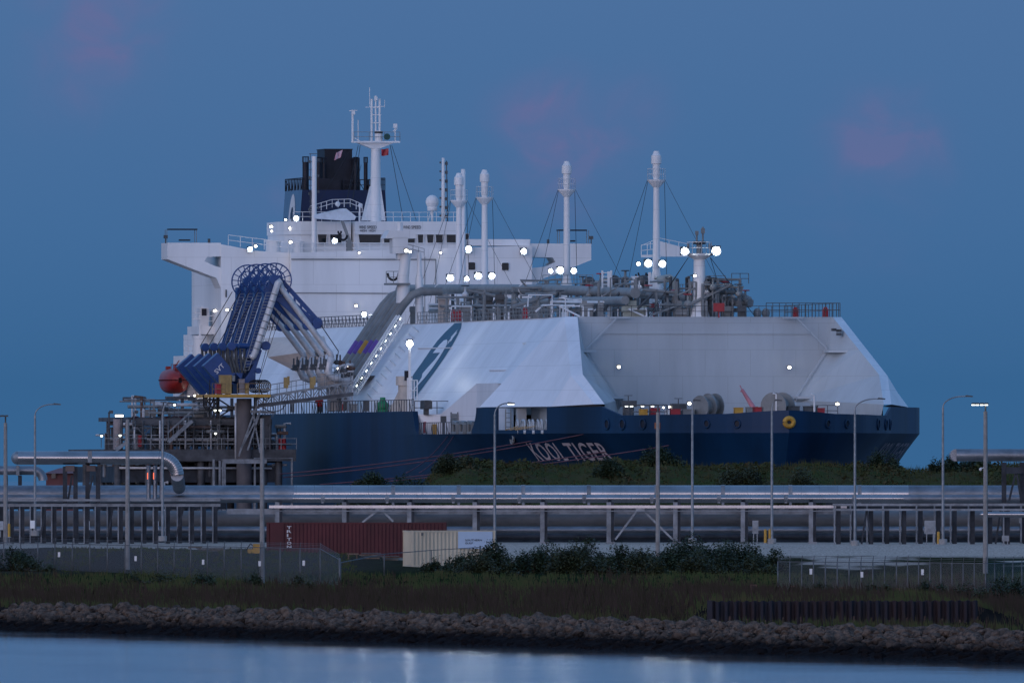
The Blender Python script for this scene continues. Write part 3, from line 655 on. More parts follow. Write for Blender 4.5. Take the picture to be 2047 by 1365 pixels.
m = SM(); m.tube([pu(1283 + 12*cos(t), 548 - 14*sin(t), -36.8) for t in [pi*k/8 - pi for k in range(9)]], .09, 6); m.tube([pu(1284 + 8*cos(t), 545 - 10*sin(t), -36.8) for t in [pi*k/8 - pi for k in range(9)]], .09, 6); m.build('hydraulic_hose', WIRE, fc)
# midship hose crane
m = SM(); c = pu(806, 575, -98); m.tube([(c[0], c[1], 26.2), (c[0], c[1], 28.8), (c[0], c[1] - .3, 31.3)], [.75, .6, .52], 12); mc = m.build('hose_crane', WHITE, ship, 'auto')
m = SM(); a = pu(795, 519, -98); b = pu(842, 513, -98); m.prism([a, add(a, (0, 0, .9)), add(b, (0, 0, .7)), b], (-1.2, 0, 0)); m.build('jib', WHITE, mc)
m = SM(); c = pu(801, 470, -98); m.prism([add(c, (.9, 1.75, -.35)), add(c, (.9, -1.5, -.35)), add(c, (.9, -1.4, .45)), add(c, (.9, 1.3, .45))], (-3, 0, 0)); m.box(add(c, (0, .2, -1.1)), (1.8, 1.6, 1.6)); m.cyl(add(c, (0, .1, .4)), .9, .3, 8); m.build('crane_house', WHITE, mc)
m = SM(); m.rail([pu(803, 500, -98), pu(848, 512, -98)], .75, .55, .05, (1, .5)); m.build('crane_railing', GREY, mc)
m = SM(); m.rail([pu(772, 566, -98), pu(816, 566, -98)], 1.2, .7, .07); m.box(pu(794, 568, -98), (2, 2.4, .2)); m.build('crane_platform', GREY, mc)
m = SM(); m.tube([pu(786 + 11*cos(t), 546 - 14*sin(t), -98.8) for t in [pi*k/8 - pi for k in range(9)]], .12, 6); m.build('hydraulic_hose', WIRE, mc)
m = SM(); c = pu(838, 604, -98); z = lambda y: pu(838, y, -98)[2]; m.tube([(c[0], c[1], 24), (c[0], c[1], z(560)), (c[0], c[1], z(545)), (c[0], c[1], z(505))], [.42, .42, .24, .22], 10); m.build('crane_rest_post', WHITE, ship, 'auto')

pv = pv0
# ---------------- superstructure
UB = -190.0
def blk(m, u0, u1, v0, v1, w0, w1): m.box(((u0+u1)/2, (v0+v1)/2, (w0+w1)/2), (abs(u1-u0), abs(v1-v0), w1-w0), 0)
m = SM()
m.prism([(UB, 9.9, 14), (UB, -16.3, 14), (UB, -16.3, 33.2), (UB, 9.9, 32.4)], (-22, 0, 0))
m.prism([(UB - 1.3, 17.3, 14), (UB - 1.3, 9.92, 14), (UB - 1.3, 9.92, 32.4), (UB - 1.3, 13.5, 32.6), (UB - 1.3, 17.3, 33.3)], (-20, 0, 0))
acc = m.build('accommodation_block', WHITE, ship)
m = SM(); m.bar((UB + .06, 9.9, 28.1), (UB + .06, -16.3, 28.0), .12, .10); m.bar((UB + .05, 9.9, 31.7), (UB + .05, -5.8, 31.7), .14, .14); m.bar((UB + .05, -5.8, 31.7), (UB + .05, -5.8, 24), .08); m.bar((UB + .04, -4.6, 32), (UB + .04, -4.6, 24), .06); m.build('wall_seam', GREY, acc)
for x, y in ((943, 532), (1010, 533)):
    m = SM(); a = pu(x, y, UB + .06)
    ring = [(a[0], a[1] + .39*sx, a[2] + .42*sy) for sx, sy in ((-1, -.75), (-.75, -1), (.75, -1), (1, -.75), (1, .75), (.75, 1), (-.75, 1), (-1, .75))]
    m.prism(ring, (.05, 0, 0)); w = m.build('window', GLASS, acc); 
    m = SM(); m.tube(ring + ring[:1], .06, 5, False); m.build('frame', WHITE, w)
# bridge wings: deep tapered brackets with a rounded opening
def wing(s):
    v0, vt = (17.3, 23.1) if s > 0 else (16.3, 23.0)
    o = []
    outer = [(v0, 33.45), (vt, 33.45), (vt, 31.85), (20.5, 30.9), (17.8, 29.9), (v0, 29.3)]
    hole = [(v0 + .05, 32.0), (18.8, 31.95), (19.1, 31.5), (18.6, 31.25), (17.9, 30.95), (v0 + .05, 30.8)]
    m = SM(); f = lambda pts, uu: [(uu, s * a, b) for a, b in pts]
    top = [(v0, 33.45), (vt, 33.45), (vt, 31.85), (20.5, 30.9), (18.6, 31.25), (19.1, 31.5), (18.8, 31.95), (v0, 32.0)]
    bot = [(v0, 30.8), (17.9, 30.95), (18.6, 31.25), (20.5, 30.9), (17.8, 29.9), (v0, 29.0)]
    for p in (top, bot):
        m.prism(f(p, UB - 1.4), (-1.0 if p is bot else -4.2, 0, 0))
    m.prism(f([(v0, 29.0), (17.8, 29.9), (20.5, 30.9), (vt, 31.85), (vt, 31.7), (20.5, 30.7), (17.8, 29.7), (v0 - 0, 28.6)], UB - 1.4), (-4.2, 0, 0))
    wg = m.build('bridge_wing', WHITE, ship)
    m = SM(); vt2 = vt - .6; m.bar((UB - 3, s * (vt - .3), 34.9), (UB - 3, s * (vt - 3.4), 34.9), 1.4, .14); m.bar((UB - 3, s*(vt - 1.5), 33.75), (UB - 3, s*(vt - 2.7), 33.75), .5, .16); m.build('wing_awning', BLACK, wg)
    m = SM()
    for dv in (.1, 3.3): m.bar((UB - 2.4, s*(vt - dv), 33.4), (UB - 2.4, s*(vt - dv), 34.9), .06); m.bar((UB - 3.6, s*(vt - dv), 33.4), (UB - 3.6, s*(vt - dv), 34.9), .06)
    m.build('awning_post', GREY, wg)
    m = SM(); m.box((UB - 2, s*(vt + .1), 34.1), (.4, .4, .35)); m.bar((UB - 2, s*(vt + .1), 33.4), (UB - 2, s*(vt + .1), 34.0), .1); m.bar((UB - 2, s*(vt - 4.6), 33.4), (UB - 2, s*(vt - 4.6), 33.9), .25); m.build('search_light', DGREY, wg)
    return wg
wing(1); wing(-1)
m = SM(); blk(m, UB - 1.2, UB - 6, -16.3, -9.7, 33.2, 33.9); m.build('wing_bulwark', WHITE, ship)
m = SM(); m.bar((UB - 3, -16.8, 29.6), (UB - 3, -18.8, 30.4), .25); m.build('wing_brace', WHITE, ship) 
# wheelhouse
m = SM()
wh = [(UB - 9, 10.0), (UB - 6.4, 9.6), (UB - 3.2, 8.3), (UB - 3.2, 2.9), (UB - 4.5, 2.75), (UB - 2.5, 2.6), (UB - 2.5, -8.5), (UB - 7, -9.6), (UB - 15, -9.6), (UB - 15, 10.0)]
m.prism([(a, b, 32.3) for a, b in wh], (0, 0, 2.1)); m.prism([(a + (.25 if a > UB - 14 else 0), b * 1.01, 34.4) for a, b in wh], (0, 0, 1.4))
whs = m.build('wheelhouse', WHITE, ship)
def face_win(px0, px1, y0, y1, u, slant=0, parent=whs):
    a, b, c, d = pu(px0 + slant, y1, u), pu(px1 - slant, y1, u), pu(px1, y0, u), pu(px0, y0, u)
    m = SM(); m.prism([a, b, c, d], (.06, 0, 0)); w = m.build('window', GLASS, parent)
    m = SM(); m.tube([add(p, (.05, 0, 0)) for p in (a, b, c, d, a)], .06, 4, False); m.build('frame', WHITE, w)
for a in [(603, 616, 466, 486, UB - 6.2, 0), (634, 654, 466, 488, UB - 3.05, 2), (659, 684, 466, 488, UB - 3.05, 1), (716, 762, 466, 487, UB - 2.4, 2), (766, 830, 466, 487, UB - 2.4, 1), (834, 847, 466, 487, UB - 2.4, 1), (852, 868, 466, 487, UB - 2.4, 2), (870, 886, 466, 486, UB - 2.4, 1), (892, 918, 467, 486, UB - 2.4, 0), (924, 937, 467, 486, UB - 4.2, 0)]: face_win(*a)
for k in range(4):
    m = SM(); a = pu(583 + k*4.3, 486, UB - 8.5 + k * .6); m.box(add(a, (.1, 0, .5)), (.1, .12, 1.0)); m.build('window', GLASS, whs)
for px0, px1 in ((718, 753), (806, 842)):
    def fn(x, y, px0=px0, px1=px1): return W(*add(pu(px0, 457.5, UB - 2.15), (0, -x, y)))
    for wd_, o0 in (('WIND', 0), ('SPEED', .46)):
        textmb(wd_, lambda x, y: fn(x + o0 * (px1 - px0) / 18.5, y), (px1 - px0) / 18.5 * (.40 if o0 == 0 else .54), .33, .01).build('lettering', INK, whs, fix=False)
    if px0 < 800:
        def fn2(x, y, px0=px0): return W(*add(pu(px0 + 2, 463.5, UB - 2.15), (0, -x, y)))
        for o0 in (0, .95): textmb('HIGH', lambda x, y: fn2(x + o0, y), .7, .24, .01).build('lettering', INK, whs, fix=False)
m = SM(); m.rail([(UB - .2, 9.9, 32.35), (UB - .2, -6, 32.35)], 1.1, 1.15, .07, (1, .5)); m.rail([(UB - 1.4, 16.5, 33.2), (UB - 1.4, 10, 32.4)], 1.1, 1.2, .06); m.build('railing', WHITE, acc)
m = SM(); m.rail([(UB - 3, 9.2, 35.8), (UB - 3, 3, 35.8), (UB - 3, -9.2, 35.8)], 1.0, .9, .05, (1, .5)); m.build('railing', WHITE, whs)
# drums and posts on the bridge deck
for px0, px1, y0, y1, u in [(531, 561, 482, 494, UB - 3), (586, 606, 484, 498, UB - 3)]:
    a, b = pu(px0, y1, u), pu(px1, y0, u); c = lerp(a, b, .5); m = SM(); m.cyl((c[0], c[1], 32.3), b[2] - 32.3, (a[1] - b[1]) / 2, 14); m.cyl((c[0], c[1], b[2] - .1), .15, (a[1] - b[1]) / 2 * 1.1, 14); m.build('life_raft_drum', WHITE, ship)
m = SM(); c = pu(628, 505, UB - 1); m.tube([(c[0], c[1], 32.3), (c[0], c[1], pu(628, 313, UB - 1)[2])], .27, 10); ap = m.build('signal_mast', WHITE, ship, 'auto')
m = SM(); cz = c[2]
for k in range(9):
    z = 36.2 + k * .85; m.bar((c[0], c[1] + .55, z), (c[0], c[1] - .3, z), .06)
    if k % 2: m.box((c[0], c[1] + .5, z), (.25, .22, .3)); m.box((c[0], c[1] - .45, z + .2), (.2, .2, .25))
m.bar((c[0], c[1] + .42, 36), (c[0], c[1] + .42, 43), .06); m.build('signal_lamp_ladder', DGREY, ap)
m = SM(); c = pu(886, 445, UB - 4); zt = pu(886, 316, UB - 4)[2]; m.tube([(c[0], c[1], 35.7), (c[0], c[1], zt)], [.24, .16], 8); sm_ = m.build('signal_mast', WHITE, ship, True)
m = SM()
for k in range(7): z = zt - .6 - k * .95; m.box((c[0], c[1] - .35, z), (.25, .25, .35)); m.bar((c[0], c[1], z), (c[0], c[1] - .35, z), .05); m.box((c[0], c[1] + .32, z + .1), (.15, .15, .2))
m.tube([(c[0], c[1] - .35, zt - .3), (c[0], c[1] - .5, 35.8)], .05, 4); m.build('signal_lamp', DGREY, sm_)
m = SM(); c = pu(864, 404, UB - 5); m.ball(c, .72, 9, 1.05); m.cyl(add(c, (0, 0, -.95)), .5, .55, 10); m.cyl((c[0], c[1], 35.7), c[2] - 36.4, .14, 6); m.bar((c[0], c[1] + .5, 35.7), add(c, (0, .1, -.9)), .08); m.build('satellite_dome', WHITE, ship, True)
m = SM(); c = pu(675, 408, UB - 2); m.ball(c, .28, 7); c = pu(720, 411, UB - 2); m.ball(c, .24, 7); m.each('small_dome', WHITE, ship, True)
# provisions crane over the wheelhouse
m = SM(); pc = [pu(628, 437, UB - .5), pu(690, 441, UB - .5), pu(709, 440, UB - .5), pu(712, 433, UB - .5), pu(692, 417, UB - .5), pu(684, 417, UB - .5), pu(628, 430, UB - .5)]
m.prism(pc, (-1.6, 0, 0)); pcr = m.build('provision_crane', mat('pale_blue_white_paint', (.62, .68, .74)), ship)
m = SM(); m.rail([pu(620, 428, UB - 1), pu(664, 415, UB - 1), pu(700, 414, UB - 1), pu(724, 424, UB - 1)], .85, .5, .055, (1, .5)); m.build('crane_railing', WHITE, pcr)
m = SM(); m.bar(pu(719, 445, UB - 1), pu(719, 411, UB - 1), .14); m.build('lamp_stanchion', WHITE, pcr)
m = SM(); m.bar(pu(684, 442, UB - .3), pu(700, 485, UB - .3), .3); m.bar(pu(697, 480, UB - .3), pu(698, 504, UB - .3), .55); m.build('crane_post', GREY, pcr)
m = SM(); m.tube([pu(686 + 8*cos(t), 470 - 10*sin(t), UB - .2) for t in [pi*k/8 - pi for k in range(9)]], .13, 6); m.tube([pu(679 + 3*cos(t), 462 - 6*sin(t), UB - .2) for t in [pi*k/8 - pi for k in range(9)]], .1, 6); m.build('hydraulic_hose', WIRE, pcr)
# funnel
uf, df = -215, 11.5
def qf(u, v, w): return (u, v, w)
v1, v0 = 4.55, -4.55
zb, zt = 32.0, 39.5
m = SM(); m.poly([(uf, v1 + .55, zb), (uf, v0 - .35, zb), (uf, v0, zt), (uf, v1, zt)]); m.poly([(uf - df, v1 + .55, zb), (uf - df, v0 - .35, zb), (uf - df, v0, zt), (uf - df, v1, zt)]); m.poly([(uf, v0 - .35, zb), (uf - df, v0 - .35, zb), (uf - df, v0, zt), (uf, v0, zt)]); m.poly([(uf, v1, zt), (uf, v0, zt), (uf - df, v0, zt), (uf - df, v1, zt)])
fun = m.build('funnel', FUNB, ship, fix=False)
m = SM(); m.poly([(uf, v1 + .58, zb), (uf - df, v1 + .58, zb), (uf - df, v1 + .03, zt), (uf, v1 + .03, zt)]); m.build('side_panel', FUNS, fun, fix=False)
def sidef(uc, wc, ru, rw, off, n=28, u_off=0): return [(uc + ru*cos(2*pi*k/n) , v1 + .58 - .55*((wc + rw*sin(2*pi*k/n)) - zb)/(zt - zb) + off, wc + rw*sin(2*pi*k/n)) for k in range(n)]
cu, cw = uf - 5.6, 36.1
m = SM(); m.poly(sidef(cu, cw, 2.1, 3.05, .04)); m.poly([(cu - .5, v1 + .42, 33.4), (cu + .5, v1 + .42, 33.4), (cu + .3, v1 + .52, 32.3), (cu - .3, v1 + .52, 32.3)]); m.build('funnel_emblem', WHITE, fun, fix=False)
def sf(u, w): return (cu + u, v1 + .58 - .55*((cw + w) - zb)/(zt - zb) + .08, cw + w)
m = SM(); m.poly([sf(*p) for p in ((-.3, 1.5), (.5, 1.6), (.9, .9), (.9, 0), (.6, -1.0), (.1, -1.5), (-.5, -1.4), (.1, -.9), (.35, -.2), (.2, .4), (-.6, .3), (-.8, .9))]); m.build('funnel_emblem_inner_shape', FUNB, fun, fix=False)
m = SM(); m.rail([(uf - .2, v1, zt), (uf - df, v1, zt), (uf - df, v0, zt)], 1.3, .95, .09, (1,), 2); m.rail([(uf - .2, v0 + 1, zt), (uf - .2, v0, zt), (uf - df, v0, zt)], 1.3, .8, .08, (1,)); m.rail([(uf - .2, 0, zt), (uf - .2, v0, zt)], 1.1, .9, .06, (1, .5)); m.build('railing', BLACK, fun)
m = SM(); a, b = pu(649, 378, uf - 3), pu(704, 299, uf - 3); m.prism([(a[0], a[1], zt), (a[0], b[1], zt), (a[0] - 1.2, b[1] - .15, zt), (a[0] - 5, b[1], zt), (a[0] - 5, a[1], zt)], (0, 0, b[2] - zt)); m.box((a[0] - 2.5, (a[1]+b[1])/2, b[2]), (5.2, abs(a[1]-b[1]) + .1, .12)); m.box((a[0] - 1, b[1] - .35, (zt + b[2] - .9)/2), (3, .8, b[2] - zt - .9)); m.build('main_uptake', BLACK, fun)
for px, wp, yt in ((611, 13, 314), (637, 13, 315), (648, 8, 316), (731, 8, 315), (744, 0, 0), (711, 9, 315)):
    if not wp: continue
    c = pu(px, 378, uf - 2); z = pu(px, yt, uf - 2)[2]; r = wp / 36.8; m = SM(); m.cyl((c[0], c[1], zt), z - zt - .55, r, 12); up_ = m.build('exhaust_pipe', BLACK, fun, 'auto')
    m = SM()
    for k in range(8): m.bar((c[0] + r*cos(pi*k/4), c[1] + r*sin(pi*k/4), z - .6), (c[0] + r*cos(pi*k/4), c[1] + r*sin(pi*k/4), z), .05)
    m.tube([(c[0] + r*cos(pi*k/6), c[1] + r*sin(pi*k/6), z) for k in range(13)], .05, 4, False); m.build('exhaust_cage', BLACK, up_)
m = SM(); m.box((uf - 3, 1.3, zt + .6), (3, 2.4, 1.4)); m.box((uf - 2, -3.2, zt + .25), (1, .5, .6)); m.build('fan_housing', BLACK, fun)
m = SM()
for x0, y0, x1, y1 in ((700, 300, 640, 400), (722, 330, 700, 420), (716, 320, 690, 415)):
    m.tube([pu(x0, y0, UB - 6), pu(x1, y1, UB - 2)], .025, 4)
m.each('halyard', WIRE, ship)
# radar mast
um = UB - 10
c = pu(751, 440, um); vm = c[1]
m = SM(); m.tube([(um, vm, 35.7), (um, vm, pu(751, 291, um)[2])], [.62, .5], 12); rm = m.build('radar_mast', WHITE, ship, 'auto')
m = SM(); a, b, d = pu(728, 441, um + .3), pu(771, 441, um + .3), pu(745, 372, um + .3); e = pu(761, 372, um + .3); m.prism([a, b, e, d], (-2.0, 0, 0)); m.build('mast_base', WHITE, rm)
zp = pu(751, 286, um)[2]
m = SM(); a, b = pu(705, 286, um), pu(797, 286, um); m.prism([(um + .9, a[1], zp), (um + .9, b[1], zp), (um - .9, b[1], zp), (um - .9, a[1], zp)], (0, 0, .18)); m.prism([add(pu(715, 286, um + .5), (0, 0, 0)), pu(788, 286, um + .5), pu(760, 297, um + .5), pu(742, 297, um + .5)], (-1, 0, 0)); m.build('platform', WHITE, rm)
m = SM(); m.rail([(um + .8, a[1], zp + .15), (um + .8, b[1], zp + .15)], 1.0, 1.3, .05, (1, .5)); m.build('platform_railing', GREY, rm)
def vt_(px, y0, y1, r, m): p = pu(px, y0, um); q = pu(px, y1, um); m.tube([p, (p[0], p[1], q[2])], r, 6)
m = SM(); vt_(705, 285, 228, .12, m); vt_(716, 286, 240, .05, m); vt_(790, 286, 252, .08, m); vt_(743, 286, 198, .12, m); vt_(759, 286, 198, .12, m); vt_(751, 262, 192, .09, m); vt_(739, 215, 175, .04, m); vt_(769, 215, 200, .03, m)
for y in (215, 230, 246): m.bar(pu(741, y, um), pu(762, y, um), .09)
m.bar(pu(730, 215, um), pu(770, 213, um), .1, .06); m.bar(pu(698, 222, um), pu(714, 221, um), .09); m.bar(pu(706, 275, um), pu(722, 284, um), .07); m.bar(pu(785, 262, um), pu(794, 258, um), .09); m.build('antenna_frame', WHITE, rm)
m = SM(); m.box(pu(706, 225, um), (.5, .35, .5)); m.box(pu(790, 252, um), (.4, .4, .45)); m.box(pu(751, 197, um), (.4, .3, .45)); m.tube([pu(757, 286, um + .3), pu(757, 262, um + .3)], .42, 10); m.each('radar_scanner', WHITE, rm)
m = SM(); m.tube([pu(757, 267, um + .3), pu(757, 263, um + .3)], .46, 10); m.build('dark_drum', BLACK, rm)
m = SM(); m.tube([add(pu(771, 274, um), (.1, 0, 0)), add(pu(771, 274, um), (.9, 0, 0))], [.2, .36], 12); m.build('fog_horn', mat('dark_green_grey', (.03, .09, .08)), rm)
m = SM()
for x0, y0, x1, y1 in ((780, 291, 806, 440), (783, 291, 832, 440), (716, 291, 690, 415), (720, 291, 702, 420)): m.tube([pu(x0, y0, um), pu(x1, y1, UB - 3)], .03, 4)
m.each('stay_wire', WIRE, rm)
m = SM(); g = [[add(pu(762 + 14.5*i/6, 298 + 13.5*j/5 + .8*sin(i*.9), um + .2), (.12*sin(i*1.3 + j*.4), 0, 0)) for i in range(7)] for j in range(6)]
m.grid(g); fl = m.build('flag', RED, None, True, fix=False); tag(fl, 'small red flag hanging under the radar mast platform', 'flag')
m = SM(); m.box(pu(690, 315, 0), (1, 1, 1)) if 0 else None
g = [[pu(672 + 13*i/5 + 4*(5-j)/5 - 4, 306 + 15*j/5 - 2.0*i/5*3, uf + .4 + .1*sin(i*1.7)) for i in range(6)] for j in range(6)]
m.grid(g); fl = m.build('flag', mat('striped_flag_cloth', (.50, .20, .25), .7, 0, .2, 6, (1, 1, .2), col2=(.62, .52, .56)), None, True, fix=False); tag(fl, 'pink and white striped flag flying in front of the black funnel top', 'flag')
# decks aft and starboard of the accommodation
m = SM()
def ublk(m, px0, py0, px1, py1, u, dep, back=0):
    a, b = pu(px0, py1, u), pu(px1, py0, u); m.prism([a, (u, b[1], a[2]), (u, b[1], b[2]), (u, a[1], b[2])], (-dep, 0, 0))
ublk(m, 370, 711, 425, 725, UB - 8, 8); ublk(m, 398, 652, 470, 668, UB - 6, 8); ublk(m, 403, 612, 447, 655, UB - 14, 6); ublk(m, 396, 668, 470, 800, UB - 10, 10); ublk(m, 375, 725, 470, 800, UB - 12, 10); ublk(m, 430, 612, 448, 640, UB - 8, 6)
m.each('side_deckhouse', WHITE, ship)
m = SM(); ublk(m, 400, 616, 417, 655, UB - 7, 2); ublk(m, 431, 610, 444, 625, UB - 6, 2); m.each('tower_casing', WHITE, ship)
m = SM(); m.box(pu(408, 624, UB - 6.9), (.2, .5, .75)); m.build('vent_grille', BLACK, ship)
m = SM(); m.box(pu(434, 656, UB - 5.9), (.2, .42, .5)); m.build('fire_box', RED, ship)
m = SM(); c = pu(400, 690, UB - 6); m.cyl((c[0], c[1], pu(400, 712, UB - 6)[2]), 2.2, .75, 14); c = pu(400, 690, UB - 6); m.tube([(c[0], c[1], c[2]), (c[0], c[1], pu(400, 648, UB-6)[2])], .12, 6); m.build('store_crane_column', WHITE, ship, 'auto')
m = SM(); m.rail([pu(368, 712, UB - 8), pu(420, 712, UB - 8)], 1.1, .45, .05, (1, .5)); m.build('railing', WHITE, ship); m = SM(); m.rail([pu(398, 652, UB - 6), pu(470, 652, UB - 6)], 1.1, .7, .05, (1, .5)); m.rail([pu(390, 637, UB - 6), pu(402, 637, UB - 6)], 1.2, .5, .05); m.bar(pu(386, 637, UB-6), pu(402, 637, UB-6), .08); m.rail([pu(418, 640, UB - 6), pu(446, 640, UB - 6)], 1.0, .5, .05, (1, .5)); m.build('railing', WHITE, ship)
m = SM()
for k in range(6): m.bar(pu(433, 632 + 5*k, UB - 5.5), pu(446, 632 + 5*k, UB - 5.5), .05)
m.bar(pu(439, 632, UB - 5.5), pu(439, 660, UB - 5.5), .06); m.tube([pu(418, 630, UB-6), pu(430, 634, UB-6), pu(446, 632, UB-6)], .03, 4); m.build('wall_ladder', GREY, ship)
m = SM(); m.bar(pu(452, 579, UB - 1.2), pu(452, 594, UB - 1.2), .12, .08); m.build('slot_window', GLASS, acc)
# lifeboat cradle
m = SM(); m.bar(pu(365, 725, -205), pu(395, 790, -205), .5); m.bar(pu(352, 800, -205), pu(385, 772, -205), .3); m.bar(pu(372, 760, -205), pu(392, 756, -205), .25); m.bar(pu(345, 795, -205), pu(400, 800, -205), .3); m.bar(pu(366, 780, -205), pu(396, 752, -205), .25); m.build('lifeboat_davit', WHITE, ship)
# forecastle gear seen over the bow bulwark
def drum(px, py, u, r, wdt, name='mooring_winch', ang=0.0):
    c = pu(px, py, u); m = SM(); ca, sa = cos(ang), sin(ang); ax = (ca, sa, 0)
    for k in (-1, 1):
        q = add(c, mul(ax, k * wdt/2)); m.tube([add(q, mul(ax, -.07)), add(q, mul(ax, .07))], r, 20)
    m.tube([add(c, mul(ax, -wdt/2)), add(c, mul(ax, wdt/2))], r * .62, 16); m.box((c[0], c[1], (12.6 + c[2])/2), (wdt * 1.2, .6, max(.2, c[2] - 12.6)))
    return m.build(name, GREY, ship, 'auto')
drum(1408, 814, 26, 1.15, 1.1, ang=radians(55)); drum(1423, 812, 24, 1.25, .9, ang=radians(60)); drum(1555, 812, 26, 1.35, 2.0, ang=radians(35))
m = SM(); c = pu(1600, 812, 20); m.box((c[0], c[1], 13.7), (2.6, 2.6, 2.2)); m.prism([(c[0] - 1.3, c[1] - 1.0, 14.8), (c[0] - 1.3, c[1] + 1.0, 14.8), (c[0] - 1.3, c[1] + .6, 15.6), (c[0] - 1.3, c[1] - .6, 15.6)], (2.6, 0, 0)); m.build('chain_locker_house', CREAM, ship)
for px, py in ((1256, 808), (1356, 814)):
    m = SM(); c = pu(px, py, 18); m.cyl((c[0], c[1], 12.6), c[2] - 12.9, .55, 12); m.box(add(c, (0, 0, .05)), (1.2, 1.45, .6)); m.cyl(add(c, (0, 0, .3)), .5, .05, 5); m.bar(add(c, (0, -.4, .85)), add(c, (0, .4, .85)), .06); m.build('pedestal_vent', DGREY, ship)
for px, py, mt, nme, d in ((1286, 826, YEL, 'yellow_chest', .75), (1309, 824, RED, 'red_chest', .85), (1349, 826, RED, 'red_chest', .95), (1476, 823, YEL, 'yellow_chest', .8), (1512, 822, RED, 'red_chest', .9), (1640, 824, RED, 'red_chest', .7), (1333, 828, WHITE, 'white_chest', .4), (1376, 826, GREY, 'winch_motor', 1.1), (1500, 822, GREY, 'winch_motor', .8), (1585, 820, DGREY, 'winch_motor', 1.2), (1620, 820, DGREY, 'winch_motor', 1.3)):
    c = pu(px, py, 26); m = SM(); m.box((c[0], c[1], (12.6 + c[2] + .35)/2), (.8, d, c[2] + .35 - 12.6)); m.box((c[0], c[1], c[2] + .38), (.9, d * 1.08, .08)); m.build(nme, mt, ship)
m = SM(); a, b = pu(1508, 818, 26), pu(1483, 778, 26); m.tube([a, b], [.26, .15], 8); m.tube([b, pu(1479, 770, 26)], .05, 5); m.bar(pu(1479, 782, 26), pu(1488, 784, 26), .08); m.build('small_crane_jib', mat('pink_red_paint', (.55, .22, .26), .5), ship)
m = SM(); px_ = [(1552, 826, 788), (1628, 826, 790)]
for px, y0, y1 in px_: a, b = pu(px, y0, 27), pu(px, y1, 27); m = SM(); m.tube([(a[0], a[1], 12.6), b, add(b, (0, .35, .1))], .1, 6); m.build('vent_pipe', WHITE, ship)
m = SM(); m.rail([(22, 12.4, 12.7), (30, 9.6, 12.7)], 2.6, 1.6, .09, (1, .75)); m.build('guard_frame', DGREY, ship)
m = SM(); m.rail([(20, -6, 12.7), (20, -9, 12.7)], 2.6, .8, .06, (1, .8)); m.build('guard_frame', DGREY, ship)

# ---------------- the ship's lit lamps
def lamp(px, py, c, r=.32, mt=LAMPW, post=None, name='floodlight'):
    """c: ship coordinates of the lamp; a shallow housing with the lit globe in front"""
    m = SM(); m.box((c[0] - r * (.75 if mt is LAMPW else 1.3), c[1], c[2] + r * .1), (r * 1.2, r * 2.1, r * 2.1)); m.box((c[0] - r * .4, c[1], c[2] + r * 1.15), (r * 1.8, r * 1.9, r * .2))
    if post is not None: m.bar((c[0] - r, c[1], post), (c[0] - r, c[1], c[2] - r * .6), .09)
    o = m.build(name, DGREY, ship)
    nx, nz = (.96, -.28) if mt is LAMPW else (.62, -.78); cc = (c[0] + r * .05, c[1], c[2])   # flat glass facing forward and down
    m = SM(); rr_ = r * (.66 if mt is LAMPW else .9); ring = [(cc[0] + rr_ * sin(2*pi*k/14) * -nz, cc[1] + rr_ * cos(2*pi*k/14), cc[2] + rr_ * sin(2*pi*k/14) * nx) for k in range(14)]; m.prism(ring, (nx * .06, 0, nz * .06))
    if mt is LAMPW: m = SM(); m.tube([(cc[0] + nx*k, cc[1], cc[2] + nz*k) for k in (0, r*.12, r*.24, r*.3)], [rr_, rr_*.9, rr_*.5, rr_*.05], 12)   # slightly domed glass
    m.build('lit_lens', mt, o)
    if mt is LAMPW: m = SM(); m.tube([(cc[0] - .02, cc[1], cc[2]), (cc[0] + .01, cc[1], cc[2])], [r * 1.12, r * 1.12], 16); m.build('lens_halo_disc', LAMPHALO, o)  # added glowing disc, imitates the soft halo round the lens
def L(px, py, u, r=.32, mt=LAMPW, post=None): lamp(px, py, pu(px, py, u), r, mt, post)
for a in [(936, 499, UB + .6, .38), (1047, 503, UB + .6, .33), (900, 556, -120, .36), (933, 558, -120, .27), (956, 552, -120, .36), (983, 552, -120, .34), (1101, 542, -77, .24), (1120, 541, -76, .36), (1147, 542, -76, .30), (1276, 528, -29, .2), (1296, 527, -26, .37), (1324, 528, -26, .34), (1369, 503, -3.6, .38), (1432, 502, -3.6, .42),
          (669, 482, UB + .3, .3), (592, 437, UB - 5, .30), (500, 499, UB - .8, .28), (728, 629, -120, .28)]: L(*a)
for a in [(511, 492, UB - .8, .16), (542, 453, UB - .8, .18), (543, 462, UB - .8, .12), (581, 484, UB - .3, .18), (571, 439, uf + 1, .13), (579, 456, UB - 5, .13), (590, 455, UB - 5, .14), (812, 501, -96, .2), (820, 503, -96, .14), (881, 505, UB + .4, .12), (718, 505, UB + .4, .11), (1389, 551, -3.4, .14), (712, 611, UB + .6, .16), (1237, 733, -.6, .17), (1578, 734, -.6, .17), (1378, 806, 18, .17), (1674, 807, 14, .17), (1326, 814, 18, .09), (1338, 813, 18, .09), (1348, 812, 18, .09), (1513, 815, 24, .1),
          (429, 621, UB - 5, .14), (438, 622, UB - 5, .14), (454, 619, UB - .5, .15), (466, 619, UB - .5, .15), (477, 635, UB - .5, .15), (363, 725, -203, .14), (377, 793, -200, .15), (390, 791, -200, .18), (407, 792, -200, .13), (441, 703, -120, .1), (1068, 609, -60, .13), (694, 733, -88, .16), (701, 733, -88, .16), (676, 736, -92, .12), (716, 822, -88, .12)]: L(*a, mt=LAMPS)
